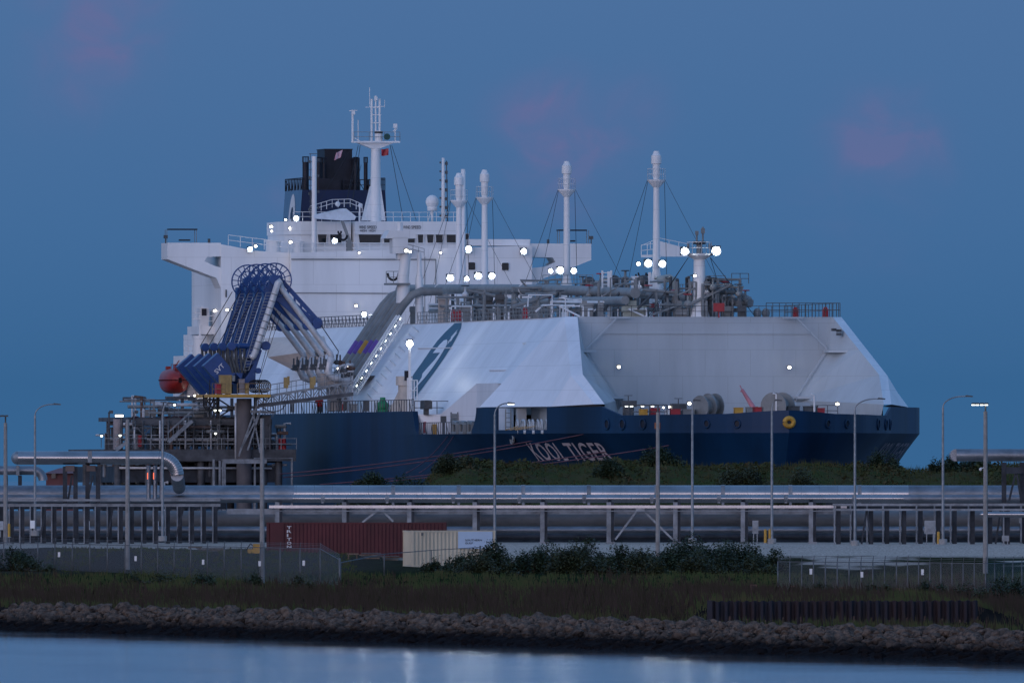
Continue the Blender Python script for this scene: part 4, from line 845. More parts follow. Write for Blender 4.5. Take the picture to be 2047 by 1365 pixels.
c = pv(819, 687, 21.4); m = SM(); m.cyl(add(c, (0, 0, .34)), .12, .34, 10); m.tube([add(c, (0, 0, -.8)), add(c, (0, 0, -.3))], .07, 6); o = m.build('globe_lamp', DGREY, ship)
m = SM(); m.ball(c, .33, 7); m.build('lit_globe', mat('lit_globe_lamp', (1, 1, 1), .5, emit=(.92, .97, 1.0), estr=50), o, True, fix=False)
m = SM()   # strip lamps along the inclined ladder
for t in (.05, .15, .25, .35, .45, .55, .65, .75, .85, .95):
    p = lerp(a0, a1, t); m.bar(add(p, (2.2, .35, .5)), add(lerp(a0, a1, t + .025), (2.2, .35, .5)), .05)
m.each('ladder_strip_light', mat('lit_strip_lamp', (1, 1, 1), .5, emit=(.85, 1.0, .95), estr=7), ship)
# ================================================================ lifeboat, ropes
c = pu(348, 760, -203)
lb = thing('lifeboat', 'orange red enclosed lifeboat hanging at the stern side of the ship', 'lifeboat', W(c[0], c[1], c[2] - 1.5), radians(-80))
def lbp(x, t, up=True):    # superellipse sections along the boat
    k = 1 - abs(x) ** 2.6; b = 1.42 * max(.02, k) ** .5
    a = pi * t; s = sin(a); co = cos(a)
    z = (1.25 * abs(s) ** .75 if up else -1.45 * abs(s) ** .8) * max(.03, k) ** .45
    return (c[0] + x * 4.2, c[1] + b * (abs(co) ** .75) * (1 if co > 0 else -1), c[2] + z)
for up, nme in ((True, 'canopy'), (False, 'hull')):
    m = SM(); m.grid([[lbp(-1 + 2*i/16, k/14, up) for k in range(15)] for i in range(17)]); m.build(nme, ORANGE, lb, True)
m = SM(); m.tube([(c[0] + 4.2*x, c[1] + 1.47*(1-abs(x)**2.6)**.5 * s, c[2]) for s, xs in ((1, [-.98 + .14*k for k in range(15)]), (-1, [.98 - .14*k for k in range(15)])) for x in xs], .07, 5); m.build('rubbing_strake', mat('dark_rubber', (.07, .012, .012), .8), lb)
m = SM(); m.box((c[0] + 1.8, c[1] - .2, c[2] + 1.4), (1.2, 1.0, .55)); m.box((c[0] - 1, c[1] + .5, c[2] + 1.3), (.6, .5, .4)); m.build('hatch', ORANGE, lb)
m = SM(); m.rail([(c[0] + 2.5, c[1] + .7, c[2] + 1.2), (c[0] + 2.5, c[1] - .6, c[2] + 1.2)], .5, .6, .05, (1,)); m.tube([(c[0] + 1, c[1], c[2] + 1.6), (c[0] + 1, c[1] - .8, c[2] + 2.6)], .06, 5); m.build('grab_rail', mat('dull_red_rail', (.25, .06, .05)), lb)
def rope(A, B, sag, label, mt=ROPE, r=.055, n=14, y0=None):
    pts = []
    for k in range(n + 1):
        t = k / n; p = lerp(A, B, t); pts.append((p[0], p[1], p[2] - sag * 4 * t * (1 - t)))
    m = MB(); m.tube(pts, r, 5); o = m.build('mooring_rope', mt, None, True, fix=False); return tag(o, label, 'rope', 'mooring lines from the ship bow')
PJ = lambda px, py: W(*pv(px, py, 36))
rope(W(*pu(1232, 849, 21.4)), PJ(560, 947), .5, 'upper mooring rope of the close pair crossing the dark hull above the white ship name')
rope(W(*pu(1252, 850, 24.3)), PJ(566, 954), .55, 'lower mooring rope of the close pair crossing the dark hull above the white ship name')
rope(W(*pu(1534, 845, 35.9)), PJ(640, 968), .7, 'mooring rope from the fairlead beside the yellow bow chock, touching the last name letters')
rope(W(*pu(1560, 850, 38.8)), PJ(700, 968), .6, 'lowest mooring rope coming from the bow, just over the scrub bank top')
rope(W(*pu(899, 866, -20)), PJ(812, 945), .5, 'steep thin mooring rope dropping from the aftermost roller of the ship side recess')
rope(W(*pu(910, 866, -18)), PJ(838, 945), .5, 'steep thin mooring rope dropping from the second roller of the ship side recess')
m = SM()
for k in range(3):
    m.tube([(5.2 + 1.55*k, bk(5.2 + 1.55*k) - .1, 13.3), (2.6 + 1.2*k, bk(2.6 + 1.2*k) + .1, 12.95)], .05, 5)
m.each('mooring_line_end', ROPEY, ship)

# ================================================================ loading jetty
J0 = W(-95, 34, 0)
jt = thing('jetty_platform', 'dark multi level steel loading platform with railings, pipes and columns beside the ship', 'jetty', J0, radians(-80))
def jb(name, mt, fn, par=jt, sm=False):
    m = SM(); fn(m); return m.build(name, mt, par, sm)
VA, VB = 26.2, 45.2
def py2w(y, v=34, u=-92): return CAMH - (y - HZ) * (YO - u*C_ - v*S_) / F
def px2v(px, u): return pu(px, 900, u)[1]
u1, u2 = -84, -108
zA, zB, zC = py2w(898), py2w(834), py2w(789)
jb('main_deck', JET, lambda m: m.box(((u1+u2)/2, (px2v(208, u1) + px2v(592, u1))/2, zA - .2), (abs(u2-u1), px2v(208, u1) - px2v(592, u1), .4)))
jb('upper_deck', JET, lambda m: m.box(((u1+u2)/2 - 1, (px2v(266, u1) + px2v(545, u1))/2, zB - .2), (abs(u2-u1) - 4, px2v(266, u1) - px2v(545, u1), .4)))
ya, yb = px2v(414, u1), px2v(530, u1)
jb('top_deck', YEL, lambda m: (m.box((u1 - 2, (ya+yb)/2, zC - .15), (11, ya - yb, .3))))
jb('deck_girder', JET, lambda m: [m.bar((u1 - .4 - k*8, px2v(266, u1), zB - .5), (u1 - .4 - k*8, px2v(545, u1), zB - .5), .25, .6) for k in range(3)] + [m.bar((u1 - .2 - k*10, px2v(208, u1), zA - .8), (u1 - .2 - k*10, px2v(592, u1), zA - .8), .35, .8) for k in range(3)])
for px in (238, 300, 352, 405, 432, 530, 560):
    for u in (u1 - 1, u1 - 12, u1 - 22):
        jb('pile', JET, lambda m: m.cyl((u, px2v(px, u1), -2), zA + 1.6, .38, 10), sm='auto')
for px in (270, 318, 386, 420, 445, 520, 543):
    for u in (u1 - 3, u1 - 18):
        jb('column', JET, lambda m: m.bar((u, px2v(px, u1), zA), (u, px2v(px, u1), zB if px not in (420, 445, 520) else zC - .3), .3))
jb('tower_column', mat('dark_brown_grey_steel', (.13, .12, .125), .6), lambda m: m.cyl((u1 + .3, px2v(487, u1), 0), zC - .4, .78, 18), sm='auto')
jb('riser_pipe', LINS, lambda m: m.tube([(u1 + 1.4, px2v(466.5, u1), zA - 1), (u1 + 1.4, px2v(466.5, u1), py2w(806))], .10, 8), sm=True)
jb('lower_deck', RACKD, lambda m: m.box(((u1+u2)/2 - 3, (px2v(236, u1) + px2v(560, u1))/2, py2w(948)), (abs(u2-u1) + 4, px2v(236, u1) - px2v(560, u1), 1.6)))
jb('service_wall', RACKD, lambda m: (m.box((u1 - 9, (px2v(330, u1) + px2v(543, u1))/2, (zA + zB)/2), (.4, px2v(330, u1) - px2v(543, u1), zB - zA - .6)), m.box((u1 - 14, (px2v(345, u1) + px2v(560, u1))/2, zA - 2.6), (.4, px2v(345, u1) - px2v(560, u1), 4.2))))
jb('lower_casing', JET, lambda m: m.box((u1 - 4, px2v(533, u1), (zA + zB)/2 + .2), (8, .9, zB - zA)))
jb('stair_brace', GALV, lambda m: [m.bar((u1 + 1.5, px2v(a, u1), py2w(b)), (u1 + 1.5, px2v(c_, u1), py2w(d)), .16) for a, b, c_, d in ((508, 812, 472, 912), (517, 820, 476, 898), (500, 820, 515, 905), (514, 826, 490, 900))] + [m.bar((u1 + 1, px2v(497, u1), py2w(823)), (u1 + 1, px2v(545, u1), py2w(825)), .25)])
def stair(a, b, n, wd, mt=GALV, name='staircase', par=jt):
    m = SM(); A_, B__ = (u1 + .6, px2v(a[0], u1), py2w(a[1])), (u1 + .6, px2v(b[0], u1), py2w(b[1]))
    for du in (0, wd): m.bar(add(A_, (du, 0, 0)), add(B__, (du, 0, 0)), .1, .28); m.bar(add(A_, (du, 0, 1.0)), add(B__, (du, 0, 1.0)), .06)
    for k in range(n): p = lerp(A_, B__, (k + .5)/n); m.box(add(p, (wd/2, 0, 0)), (wd, .28, .05)); 
    for k in range(0, n, 3): p = lerp(A_, B__, (k + .5)/n); m.bar(p, add(p, (0, 0, 1.0)), .05)
    return m.build(name, mt, par)
stair((333, 884), (380, 842), 14, .9); stair((228, 900), (250, 884), 7, .8)
def jr(pts, h=1.1, st=1.3, mt=GALV, t=.06): m = SM(); m.rail([(u1 + .2, px2v(x, u1), py2w(y)) for x, y in pts], h, st, t, (1, .5)); return m.build('railing', mt, jt)
jr([(209, 898), (330, 898)]); jr([(330, 898), (470, 898)]); jr([(500, 898), (592, 898)]); jr([(268, 834), (415, 834)]); jr([(506, 834), (545, 834)]); m = SM(); m.rail([(u1 + 3.3, px2v(414, u1), zC), (u1 + 3.3, px2v(440, u1), zC)], 1.1, .9, .06, (1, .5)); m.rail([(u1 + 3.3, px2v(464, u1), zC), (u1 + 3.3, px2v(530, u1), zC)], 1.1, .9, .06, (1, .5)); m.build('railing', mat('dull_yellow_brown', (.22, .14, .06)), jt)
# cabinets and gear on the top deck
def cab(name, px0, py0, px1, py1, du, mt, dp=1.2, par=jt):
    if py1 in (786, 787, 762): du += 3.2
    a, b = pu(px0, py1, u1 + du), pu(px1, py0, u1 + du); m = SM(); q = lerp(a, b, .5); m.box((q[0] - dp/2, q[1], q[2]), (dp, a[1] - b[1], b[2] - a[2])); m.box((q[0] - dp/2, q[1], b[2] + .04), (dp * 1.08, (a[1] - b[1]) * 1.06, .08)); m.box((q[0] + .02, q[1] + (a[1]-b[1])*.1, q[2] - .05), (.05, (a[1] - b[1]) * .6, (b[2] - a[2]) * .8))
    return m.build(name, mt, par)
cab('yellow_cabinet', 441, 751, 463, 787, -.5, YELB); cab('red_cabinet', 433, 769, 442, 787, -.4, RED); cab('blue_cabinet', 465, 769, 475, 787, -.6, BLUE); cab('grey_cabinet', 478, 759, 489, 786, -.6, mat('pinkish_grey_paint', (.28, .24, .24)), .9); cab('yellow_door', 491, 767, 498, 787, -.4, YELB, .6); cab('control_box', 464, 752, 470, 762, -.6, GREY, .6)
cab('hut', 290, 820, 312, 832, -3, mat('tan_grey_paint', (.26, .23, .20)), 3); cab('casing', 318, 812, 324, 832, -4, RUST, 1.0); cab('casing', 390, 815, 420, 834, -5, mat('tan_grey_paint', (.26, .23, .20)), 2); cab('valve_skid', 346, 818, 384, 832, -6, GALV, 3); cab('red_cabinet', 277, 871, 283, 893, -.6, RED, .6); cab('white_cabinet', 283, 871, 288, 896, -.6, GREY, .5); cab('vessel_skid', 300, 880, 325, 897, -3, DGREY, 3)
jb('tall_vessel', mat('pinkish_grey_paint', (.28, .24, .24)), lambda m: m.cyl((u1 - 2, px2v(242, u1), zA), py2w(838) - zA, .5, 14), sm='auto')
jb('tall_vessel', GALV, lambda m: m.cyl((u1 - 5, px2v(290, u1), zA), py2w(844) - zA, .55, 14), sm='auto')
for i, (y, r, xa, xb) in enumerate(((842, .10, 300, 545), (848, .16, 250, 470), (855, .08, 285, 545), (863, .13, 330, 540), (870, .07, 235, 480), (879, .15, 300, 545), (887, .09, 345, 585), (910, .14, 240, 470), (920, .2, 330, 560), (935, .12, 240, 545), (826, .1, 300, 412), (820, .07, 330, 470))):
    jb('header_pipe', (GALV, LINS, GREY, JET)[i % 4], lambda m: m.tube([(u1 - .5 - (i % 3) * .7, px2v(xa, u1), py2w(y)), (u1 - .5 - (i % 3) * .7, px2v(xb, u1), py2w(y + 1))], r, 8), sm=True)
for i, px in enumerate(range(252, 545, 17)):
    zt = zB - .4 if i % 3 else zA + 2.2
    jb('drop_pipe', (GALV, LINS, JET)[i % 3], lambda m: m.tube([(u1 - .1, px2v(px, u1), zA), (u1 - .1, px2v(px, u1), zt), (u1 - 3, px2v(px + 3, u1), zt)], .07 + .03 * (i % 3), 7), sm=True)
for a, b in ((270, 318), (386, 420), (420, 445), (520, 543)):
    jb('cross_brace', GALV, lambda m: m.bar((u1 - 2.6, px2v(a, u1), zA + .2), (u1 - 2.6, px2v(b, u1), zB - .5), .12)); jb('cross_brace', GALV, lambda m: m.bar((u1 - 2.4, px2v(b, u1), zA + .2), (u1 - 2.4, px2v(a, u1), zB - .5), .12))
for a, b in ((420, 445), (445, 500)):
    jb('cross_brace', JET, lambda m: m.bar((u1 - 2.6, px2v(a, u1), zB), (u1 - 2.6, px2v(b, u1), zC - .5), .14)); jb('cross_brace', JET, lambda m: m.bar((u1 - 2.4, px2v(b, u1), zB), (u1 - 2.4, px2v(a, u1), zC - .5), .14))
jr([(250, 868), (300, 868)], mt=JET); jr([(345, 866), (470, 866)], mt=JET, t=.05)
R3 = random.Random(21)
for k in range(120):
    u = u1 - R3.uniform(0, 14); x = R3.uniform(232, 585); lev = R3.choice([(zA - 2.8, zA - .6), (zA, zB - .4), (zA, zB - .4), (zB, zB + 2.2), (1, zA - 1)])
    if lev[0] == zB: x = R3.uniform(285, 470)
    v = px2v(x, u1); r = R3.uniform(.06, .2); z0 = lev[0]; z1 = R3.uniform(lev[0] + .6, lev[1]); L_ = R3.uniform(-5, 5); m = SM()
    v2 = min(px2v(228, u1), max(px2v(588, u1), v + L_))
    q = R3.random()
    if q < .5: m.tube([(u, v, z0), (u, v, z1), (u, v2, z1)], r, 6)
    elif q < .75: m.tube([(u, v, z1), (u, v2, z1)], r * 1.4, 7)
    else: m.tube([(u, v, z0), (u, v, z1), (u + 2, v, z1), (u + 2, v, z0)], r, 6)
    m.build('pipework', R3.choice([GALV, JET, GREY, LINS, RUST]) if q < .8 else JET, jt)
for k in range(26):
    u = u1 - R3.uniform(0, 6); x = R3.uniform(260, 560); z = R3.choice([zA + .9, zA + 1.8, zB + .8, zA + 2.6]); 
    if z > zB: x = R3.uniform(300, 415)
    v = px2v(x, u1); m = SM(); m.ball((u, v, z), R3.uniform(.2, .4), 5); m.tube([(u, v - .5, z), (u, v + .5, z)], .2, 7); m.tube([(u, v, z), (u, v, z + .7)], .08, 5); m.tube([(u + .3*cos(pi*q/4), v + .3*sin(pi*q/4), z + .7) for q in range(9)], .05, 4, False); m.build('valve', R3.choice([GALV, DGREY, mat('dark_maroon_paint', (.08, .02, .03)), GREY]), jt, True)
jb('portal_pipe', GALV, lambda m: [m.tube([(u1 + 3, px2v(a, u1), 5), (u1 + 3, px2v(a, u1), py2w(y)), (u1 + 3, px2v(b, u1), py2w(y)), (u1 + 3, px2v(b, u1), 5)], .13, 6) for a, b, y in ((436, 418, 918), (500, 574, 916), (430, 440, 921))] + [m.bar((u1 + 3, px2v(437, u1), py2w(922)), (u1 + 3, px2v(523, u1), py2w(922)), .45)])
for px in (564, 571):
    m = SM(); m.tube([(u1 - 1, px2v(px, u1), zA), (u1 - 1, px2v(px, u1), py2w(876))], .22, 10); m.build('red_cylinder', RED, jt, 'auto')
m = SM()
for x0, y0, x1, y1 in ((352, 778, 352, 0),): pass
m = SM(); hp = [(348 + 56, 790), (404, 812), (412, 822), (424, 800), (430, 770)]; m.tube([(u1 + .8, px2v(x, u1), py2w(y)) for x, y in hp], .08, 6); m.tube([(u1 + .8, px2v(x, u1), py2w(y)) for x, y in ((417, 760), (416, 800), (411, 830))], .05, 5); m.build('hanging_cable', WIRE, jt)
def jl(px, py, du=.8, r=.13, mt=LAMPD):
    c = pu(px, py, u1 + du); m = SM(); m.box(add(c, (-.1, 0, .12)), (.5, .4, .12)); m.bar(add(c, (-.2, 0, 0)), add(c, (-.2, 0, -1.2)), .06); o = m.build('deck_lamp', DGREY, jt); m = SM(); m.ball(c, r, 4); m.build('lit_lens', mt, o, True, fix=False)
for px, py in ((349, 809), (430, 820), (440, 820), (431, 866), (203, 871), (240, 870)): jl(px, py)
m = SM()
for a in range(4): pass
# floodlight post and lattice posts at the outer end of the platform
fp = thing('floodlight_post', 'short jetty post carrying a row of four lit lamps left of the dark steel platform', 'lamp post', W(u1, px2v(243, u1), zA))
m = SM(); m.tube([(u1, px2v(243, u1), zA), (u1, px2v(243, u1), py2w(832))], .13, 8); m.bar((u1, px2v(232, u1), py2w(831)), (u1, px2v(249, u1), py2w(832)), .12); m.build('post', JET, fp)
for px in (232, 236, 240, 244):
    c = pu(px, 830, u1 + .2); m = SM(); m.box(c, (.25, .25, .25)); o = m.build('lamp_head', DGREY, fp); m = SM(); m.box(add(c, (.15, 0, -.05)), (.06, .22, .2)); m.build('lit_lens', LAMPD, o)
for px, yt in ((218, 825), (268, 825)):
    t_ = thing('camera_post', 'slim dark post with a camera head on the left end of the steel platform' if px < 240 else 'slim dark post with a camera head standing right of the four lit lamps', 'camera post', W(u1, px2v(px, u1), zA if px < 240 else zB))
    m = SM(); z0 = zA if px < 240 else zB - 1; m.tube([(u1, px2v(px, u1), z0), (u1, px2v(px, u1), py2w(yt))], .09, 6); m.bar((u1, px2v(px - 2, u1), py2w(yt)), (u1, px2v(px + 6, u1), py2w(yt)), .1); m.build('post', JET, t_)
    m = SM(); m.box((u1, px2v(px + 4, u1), py2w(yt - 1)), (.5, .35, .3)); m.build('camera_head', DGREY, t_)

# ---------------- loading arms (transverse plane u = const)
def arm_at(u):
    t = thing('loading_arm', 'x', 'loading arm', W(u, 30.6, zC), radians(-80), 'blue articulated loading arms on the jetty')
    q = lambda px, py: (u, pu(px, py, -84)[1], pu(px, py, -84)[2])   # traced on the nearest arm's plane, then shifted along the jetty
    m = SM(); m.prism([q(477, 776), q(511, 776), q(511, 740), q(524, 700), q(503, 690), q(494, 716)], (-1.1, 0, 0)); m.build('base_riser', ARMB, t)
    m = SM()
    for du in (0, -1.2): m.bar(add(q(496, 716), (du, 0, 0)), add(q(544, 566), (du, 0, 0)), .28, .72)
    for k in range(7): p = lerp(q(496, 716), q(544, 566), k / 6); m.bar(p, add(p, (-1.2, 0, 0)), .45)
    m.box(add(q(536, 597), (-.6, 0, 0)), (1.3, .95, 2.6)); m.build('inboard_beam', ARMB, t)
    m = SM(); m.tube([add(x, (.75, 0, 0)) for x in (q(499, 716), q(504, 712), q(508, 704), q(548, 582), q(553, 566), q(560, 561))], .33, 12); pp = m.build('product_pipe', LINS, t, True)
    m = SM()
    for k in range(9): p = lerp(q(508, 704), q(548, 582), (k + .5) / 9); d_ = norm(sub(q(548, 582), q(508, 704))); m.tube([add(add(p, (.75, 0, 0)), mul(d_, -.05)), add(add(p, (.75, 0, 0)), mul(d_, .05))], .355, 12)
    m.build('pipe_clamp', GREY, pp, 'auto')
    cw_ = q(549, 560); ra = 1.7
    m = SM()
    for rr, tb in ((ra, .075), (ra * .62, .06)):
        m.tube([add(cw_, (.1, rr*cos(2*pi*k/32), rr*sin(2*pi*k/32))) for k in range(33)], tb, 5, False)
    for k in range(16): a = 2*pi*k/16 + .1; m.bar(add(cw_, (.1, .45*cos(a), .45*sin(a))), add(cw_, (.1, ra*cos(a), ra*sin(a))), .11, .08)
    m.tube([add(cw_, (-.5, 0, 0)), add(cw_, (.5, 0, 0))], .55, 12); m.build('sheave_wheel', ARMB, t)
    m = SM(); e0, e1 = q(556, 566), q(634, 648)
    m.bar(add(e0, (-.3, 0, .7)), add(e1, (-.3, 0, .5)), .22, .42); m.bar(add(e0, (-.3, .1, -1.0)), add(e1, (-.3, 0, -.5)), .3, 1.15)
    for k in range(6): p = lerp(e0, e1, (k + .6) / 6); m.bar(add(p, (-.3, 0, .6 - k*.02)), add(p, (-.3, 0, -.7 + .06*k)), .2)
    m.tube([add(e1, (-.75, 0, .1)), add(e1, (.15, 0, .1))], .58, 14); m.tube([add(q(616, 652), (-.75, 0, .1)), add(q(616, 652), (.15, 0, .1))], .5, 14); m.build('outboard_beam', ARMB, t)
    m = SM(); m.tube([q(559, 566), q(566, 582), q(652, 696), q(660, 706), q(663, 716)], .31, 12); m.build('outboard_pipe', LINS, t, True)
    m = SM(); m.tube([q(663, 714), q(657, 728), q(655, 742), q(660, 752), q(672, 756), q(680, 756)], .40, 12); m.build('coupler_elbow', LINS, t, True)
    m = SM(); m.box(q(643, 733), (.8, .4, .6)); m.box(q(649, 724), (.6, .25, .7)); m.tube([q(635, 736), q(660, 736)], .07, 6); m.bar(q(641, 714), q(641, 732), .14); m.bar(q(648, 711), q(648, 726), .13); m.build('coupler_valve', DGREY, t)
    m = SM(); m.tube([add(x, (.5, 0, 0)) for x in (q(640, 650), q(675, 702), q(672, 720))], .05, 5); m.build('hydraulic_line', WIRE, t)
    m = SM(); a_ = q(452, 738); d1 = norm((0, 1, -1)); d2 = norm((0, 1, 1))
    def rot(cx, l1, l2): return [add(cx, add(mul(d1, i*l1), mul(d2, j*l2))) for i, j in ((-1,-1),(1,-1),(1,1),(-1,1))]
    d1 = norm(sub(q(470, 776), q(420, 718))); d2 = norm((0, d1[2], -d1[1]))
    m.prism(rot(q(447, 748), 2.0, 1.0), (-1.5, 0, 0)); m.prism([q(452, 760), q(476, 744), q(508, 726), q(496, 748), q(478, 770)], (-.8, 0, 0)); m.build('counterweight', ARMB, t)
    m = SM(); cs = q(424, 692); m.tube([add(q(462, 692), (-.5, 0, 0)), add(q(462, 692), (.5, 0, 0))], .42, 12); m.tube([add(q(531, 691), (-.4, 0, 0)), add(q(531, 691), (.4, 0, 0))], .46, 12); m.tube([q(478, 691), q(500, 692)], .3, 10); m.tube([add(q(516, 741), (-.3, 0, 0)), add(q(516, 741), (.3, 0, 0))], .3, 10); m.each('slewing_cylinder', ARMB, t, 'auto')
    m = SM(); k0 = q(477, 690)
    for k in range(5): m.tube([q(456 + 8*k, 694), q(457 + 8*k, 712 + (k % 3)*6), q(466 + 6*k, 745)], .13, 6)
    m.each('hose_bundle', DGREY, t)
    m = SM(); m.tube([q(517, 580), q(452, 690)], .04, 5); m.tube([q(553, 620), q(521, 742)], .03, 5); m.tube([q(562, 624), q(514, 772)], .03, 5); m.each('tension_cable', WIRE, t)
    m = SM(); 
    for k in range(26): p = lerp(q(490, 740), q(536, 585), k/25); m.bar(add(p, (.55, -.28, 0)), add(p, (.55, .28, 0)), .05)
    m.bar(add(q(490, 740), (.55, -.28, 0)), add(q(536, 585), (.55, -.28, 0)), .06); m.bar(add(q(490, 740), (.55, .28, 0)), add(q(536, 585), (.55, .28, 0)), .06); m.build('arm_ladder', GALV, t)
    return t
a1_ = arm_at(-84)
b_ = W(-84, 30.6, zC)
labs = ['nearest blue loading arm, its full white riser pipe unobstructed in front of the other arms', 'second blue loading arm from the front, almost hidden by the nearest arm',
        'third blue loading arm from the front, between the hidden second one and the farthest', 'farthest blue loading arm, its spoked wheel and counterweight showing left of all the other arms']
a1_['label'] = labs[0]
for k in (1, 2, 3):
    q = W(-84 - 5.6 * k, 30.6 + (0), zC); dup(a1_, q, radians(-80), labs[k])
m = SM()
def svt(x, y, ang=radians(45)):
    o = pu(434, 748, -83.88); vx, wz = -(x*cos(ang) - y*sin(ang)), x*sin(ang) + y*cos(ang); return W(o[0], o[1] + vx, o[2] + wz)
textmb('SVT', svt, 1.15, .48, .01).build('lettering', WLET, a1_, fix=False)
# gangway bridge from platform to the ship
gw = thing('gangway_bridge', 'long grey truss gangway running from the jetty platform across to the ship rail', 'gangway', W(-82, 29, zC - .5), radians(-80))
g0, g1 = pu(516, 795, -82), pu(706, 764, -82)
g0b, g1b = add(g0, (0, 0, -.9)), add(g1, (0, 0, -1.3))
m = SM()
for du in (0, -1.6):
    for a, b in ((g0, g1), (g0b, g1b)): m.bar(add(a, (du, 0, 0)), add(b, (du, 0, 0)), .2)
    for k in range(12):
        t0, t1 = k/12, (k+1)/12
        m.bar(add(lerp(g0b, g1b, t0), (du, 0, 0)), add(lerp(g0, g1, t0), (du, 0, 0)), .12)
        m.bar(add(lerp(g0b, g1b, t0 if k % 2 else t1), (du, 0, 0)), add(lerp(g0, g1, t1 if k % 2 else t0), (du, 0, 0)), .09)
m.build('truss', GALV, gw)
m = SM(); m.strip([add(g0b, (0, 0, .05)), add(g1b, (0, 0, .05))], [add(g0b, (-1.6, 0, .05)), add(g1b, (-1.6, 0, .05))]); m.bar(add(g0b, (.1, 0, .12)), add(g1b, (.1, 0, .12)), .1, .34); m.build('walkway', JET, gw)
m = SM(); m.rail([add(g0, (0, 0, -.2)), add(g1, (0, 0, -.2))], 1.3, .9, .055, (1, .6)); m.rail([add(g0, (-1.6, 0, -.2)), add(g1, (-1.6, 0, -.2))], 1.3, 1.2, .05, (1,)); m.build('railing', GALV, gw)
for px in (571, 623):
    m = SM(); a = pu(px, 765, -82); m.box(add(a, (.2, 0, 0)), (.4, .42, 1.1)); m.box(add(a, (.2, -.25, .2)), (.35, .2, .9)); m.build('yellow_gate_post', YELB, gw)
m = SM(); m.tube([(-82, pu(547, 0, -82)[1] + 1.2*cos(t), pu(547, 805, -82)[2] + .9*sin(t)) for t in [pi + pi*k/10 for k in range(11)]], .05, 5); m.tube([(-82, pu(520, 0, -82)[1], pu(520, 780, -82)[2]), (-82, pu(530, 0, -82)[1], pu(530, 800, -82)[2]), (-82, pu(543, 0, -82)[1], pu(543, 790, -82)[2])], .07, 5); m.build('hanging_cable', WIRE, gw)
m = SM()
for k in range(7): c = pu(508 + 3.6*k, 772, -82.5); m.tube([add(c, (-.1, .62*cos(2*pi*j/12), .62*sin(2*pi*j/12))) for j in range(13)], .06, 5, False)
m.build('cable_coil', WIRE, gw)
# gangway landing tower by the ship's rail
gt = thing('gangway_tower', 'pale latticed landing tower at the ship end of the gangway with valves and pipes', 'tower', W(-85, 23.5, 14.9), radians(-80))
q = lambda px, py: pu(px, py, -85)
m = SM()
for px in (684, 694, 704):
    for du in (0, -2): m.bar(add(q(px, 822), (du, 0, 0)), add(q(px, 742), (du, 0, 0)), .14)
for y in (742, 757, 772, 786, 800):
    m.bar(q(682, y), q(706, y), .12)
for y0, y1 in ((757, 742), (772, 757), (800, 786)): m.bar(q(684, y0), q(694, y1), .08); m.bar(q(694, y0), q(704, y1), .08)
m.bar(q(695, 790), q(704, 826), .25); m.bar(q(694, 742), q(706, 742), 1.0, .1); m.build('lattice', LINS, gt)
m = SM(); m.tube([q(677, 742), q(680, 731), q(690, 729)], .16, 8); m.tube([q(690, 748), q(690, 735), q(694, 729), q(706, 729)], .17, 8); m.tube([q(671, 757), q(686, 760), q(700, 758)], .3, 8); m.tube([q(676, 746), q(676, 760)], .32, 8); m.build('pipe_bend', LINS, gt, True)
for px, py in ((673, 724), (680, 725), (689, 741), (697, 748), (683, 752), (700, 736)):
    m = SM(); m.ball(q(px, py), .28, 5); m.tube([q(px, py), add(q(px, py), (0, 0, .8))], .08, 5); m.tube([add(q(px, py), (0, -.5, 0)), add(q(px, py), (0, .5, 0))], .18, 6); m.build('valve', DGREY if px % 2 else RUST, gt, True)
m = SM(); m.box(add(q(668, 762), (-1, 0, 0)), (2, 2.8, 1.6)); m.box(add(q(676, 795), (-1, 0, 0)), (2, 1.6, 2.6)); m.build('landing_block', mat('beige_grey_paint', (.45, .40, .36)), gt)
m = SM(); m.prism([q(672, 795), q(695, 795), q(695, 815), q(690, 822), q(678, 822)], (-1.5, 0, 0)); m.build('bracket', JET, gt)
# a crew member in red at the rail
pr = thing('person', 'distant person in a red jacket and hood standing behind the ship rail under the gangway', 'person', W(-97, 22.3, 14.9), radians(-80))
c = W(-97, 22.3, 14.9)
def fig(mm, parts):
    for pts, rr in parts: mm.tube([add(c, p) for p in pts], rr, 10)
m = MB(); fig(m, [([(0, 0, .75), (0, 0, .85), (0, 0, 1.0), (0, 0, 1.25), (0, 0, 1.42), (0, 0, 1.5), (0, -.03, 1.56), (0, -.04, 1.66), (0, -.03, 1.76), (0, 0, 1.8)], [.17, .2, .2, .23, .2, .1, .09, .12, .11, .03]), ([(-.13, .02, .05), (-.12, 0, .45), (-.1, 0, .9)], [.07, .08, .11]), ([(.13, -.05, .05), (.12, -.04, .45), (.1, 0, .9)], [.07, .08, .11]), ([(-.24, 0, 1.42), (-.34, -.08, 1.15), (-.28, -.3, 1.05)], [.075, .06, .045]), ([(.24, 0, 1.42), (.34, -.08, 1.15), (.26, -.3, 1.08)], [.075, .06, .045])])
pb = m.build('body', mat('skin', (.35, .2, .15)), pr, True)
m = MB(); fig(m, [([(0, 0, .68), (0, 0, .8), (0, 0, 1.0), (0, 0, 1.25), (0, 0, 1.43), (0, 0, 1.52)], [.3, .31, .28, .29, .24, .12]), ([(-.25, 0, 1.43), (-.36, -.09, 1.15), (-.3, -.27, 1.06)], [.12, .1, .08]), ([(.25, 0, 1.43), (.36, -.09, 1.15), (.28, -.27, 1.08)], [.12, .1, .08]), ([(0, .03, 1.5), (0, .03, 1.65), (0, .03, 1.8), (0, .02, 1.86)], [.13, .16, .14, .03])]); m.build('red_jacket', mat('bright_red_cloth', (.5, .02, .02), .8), pr, True)
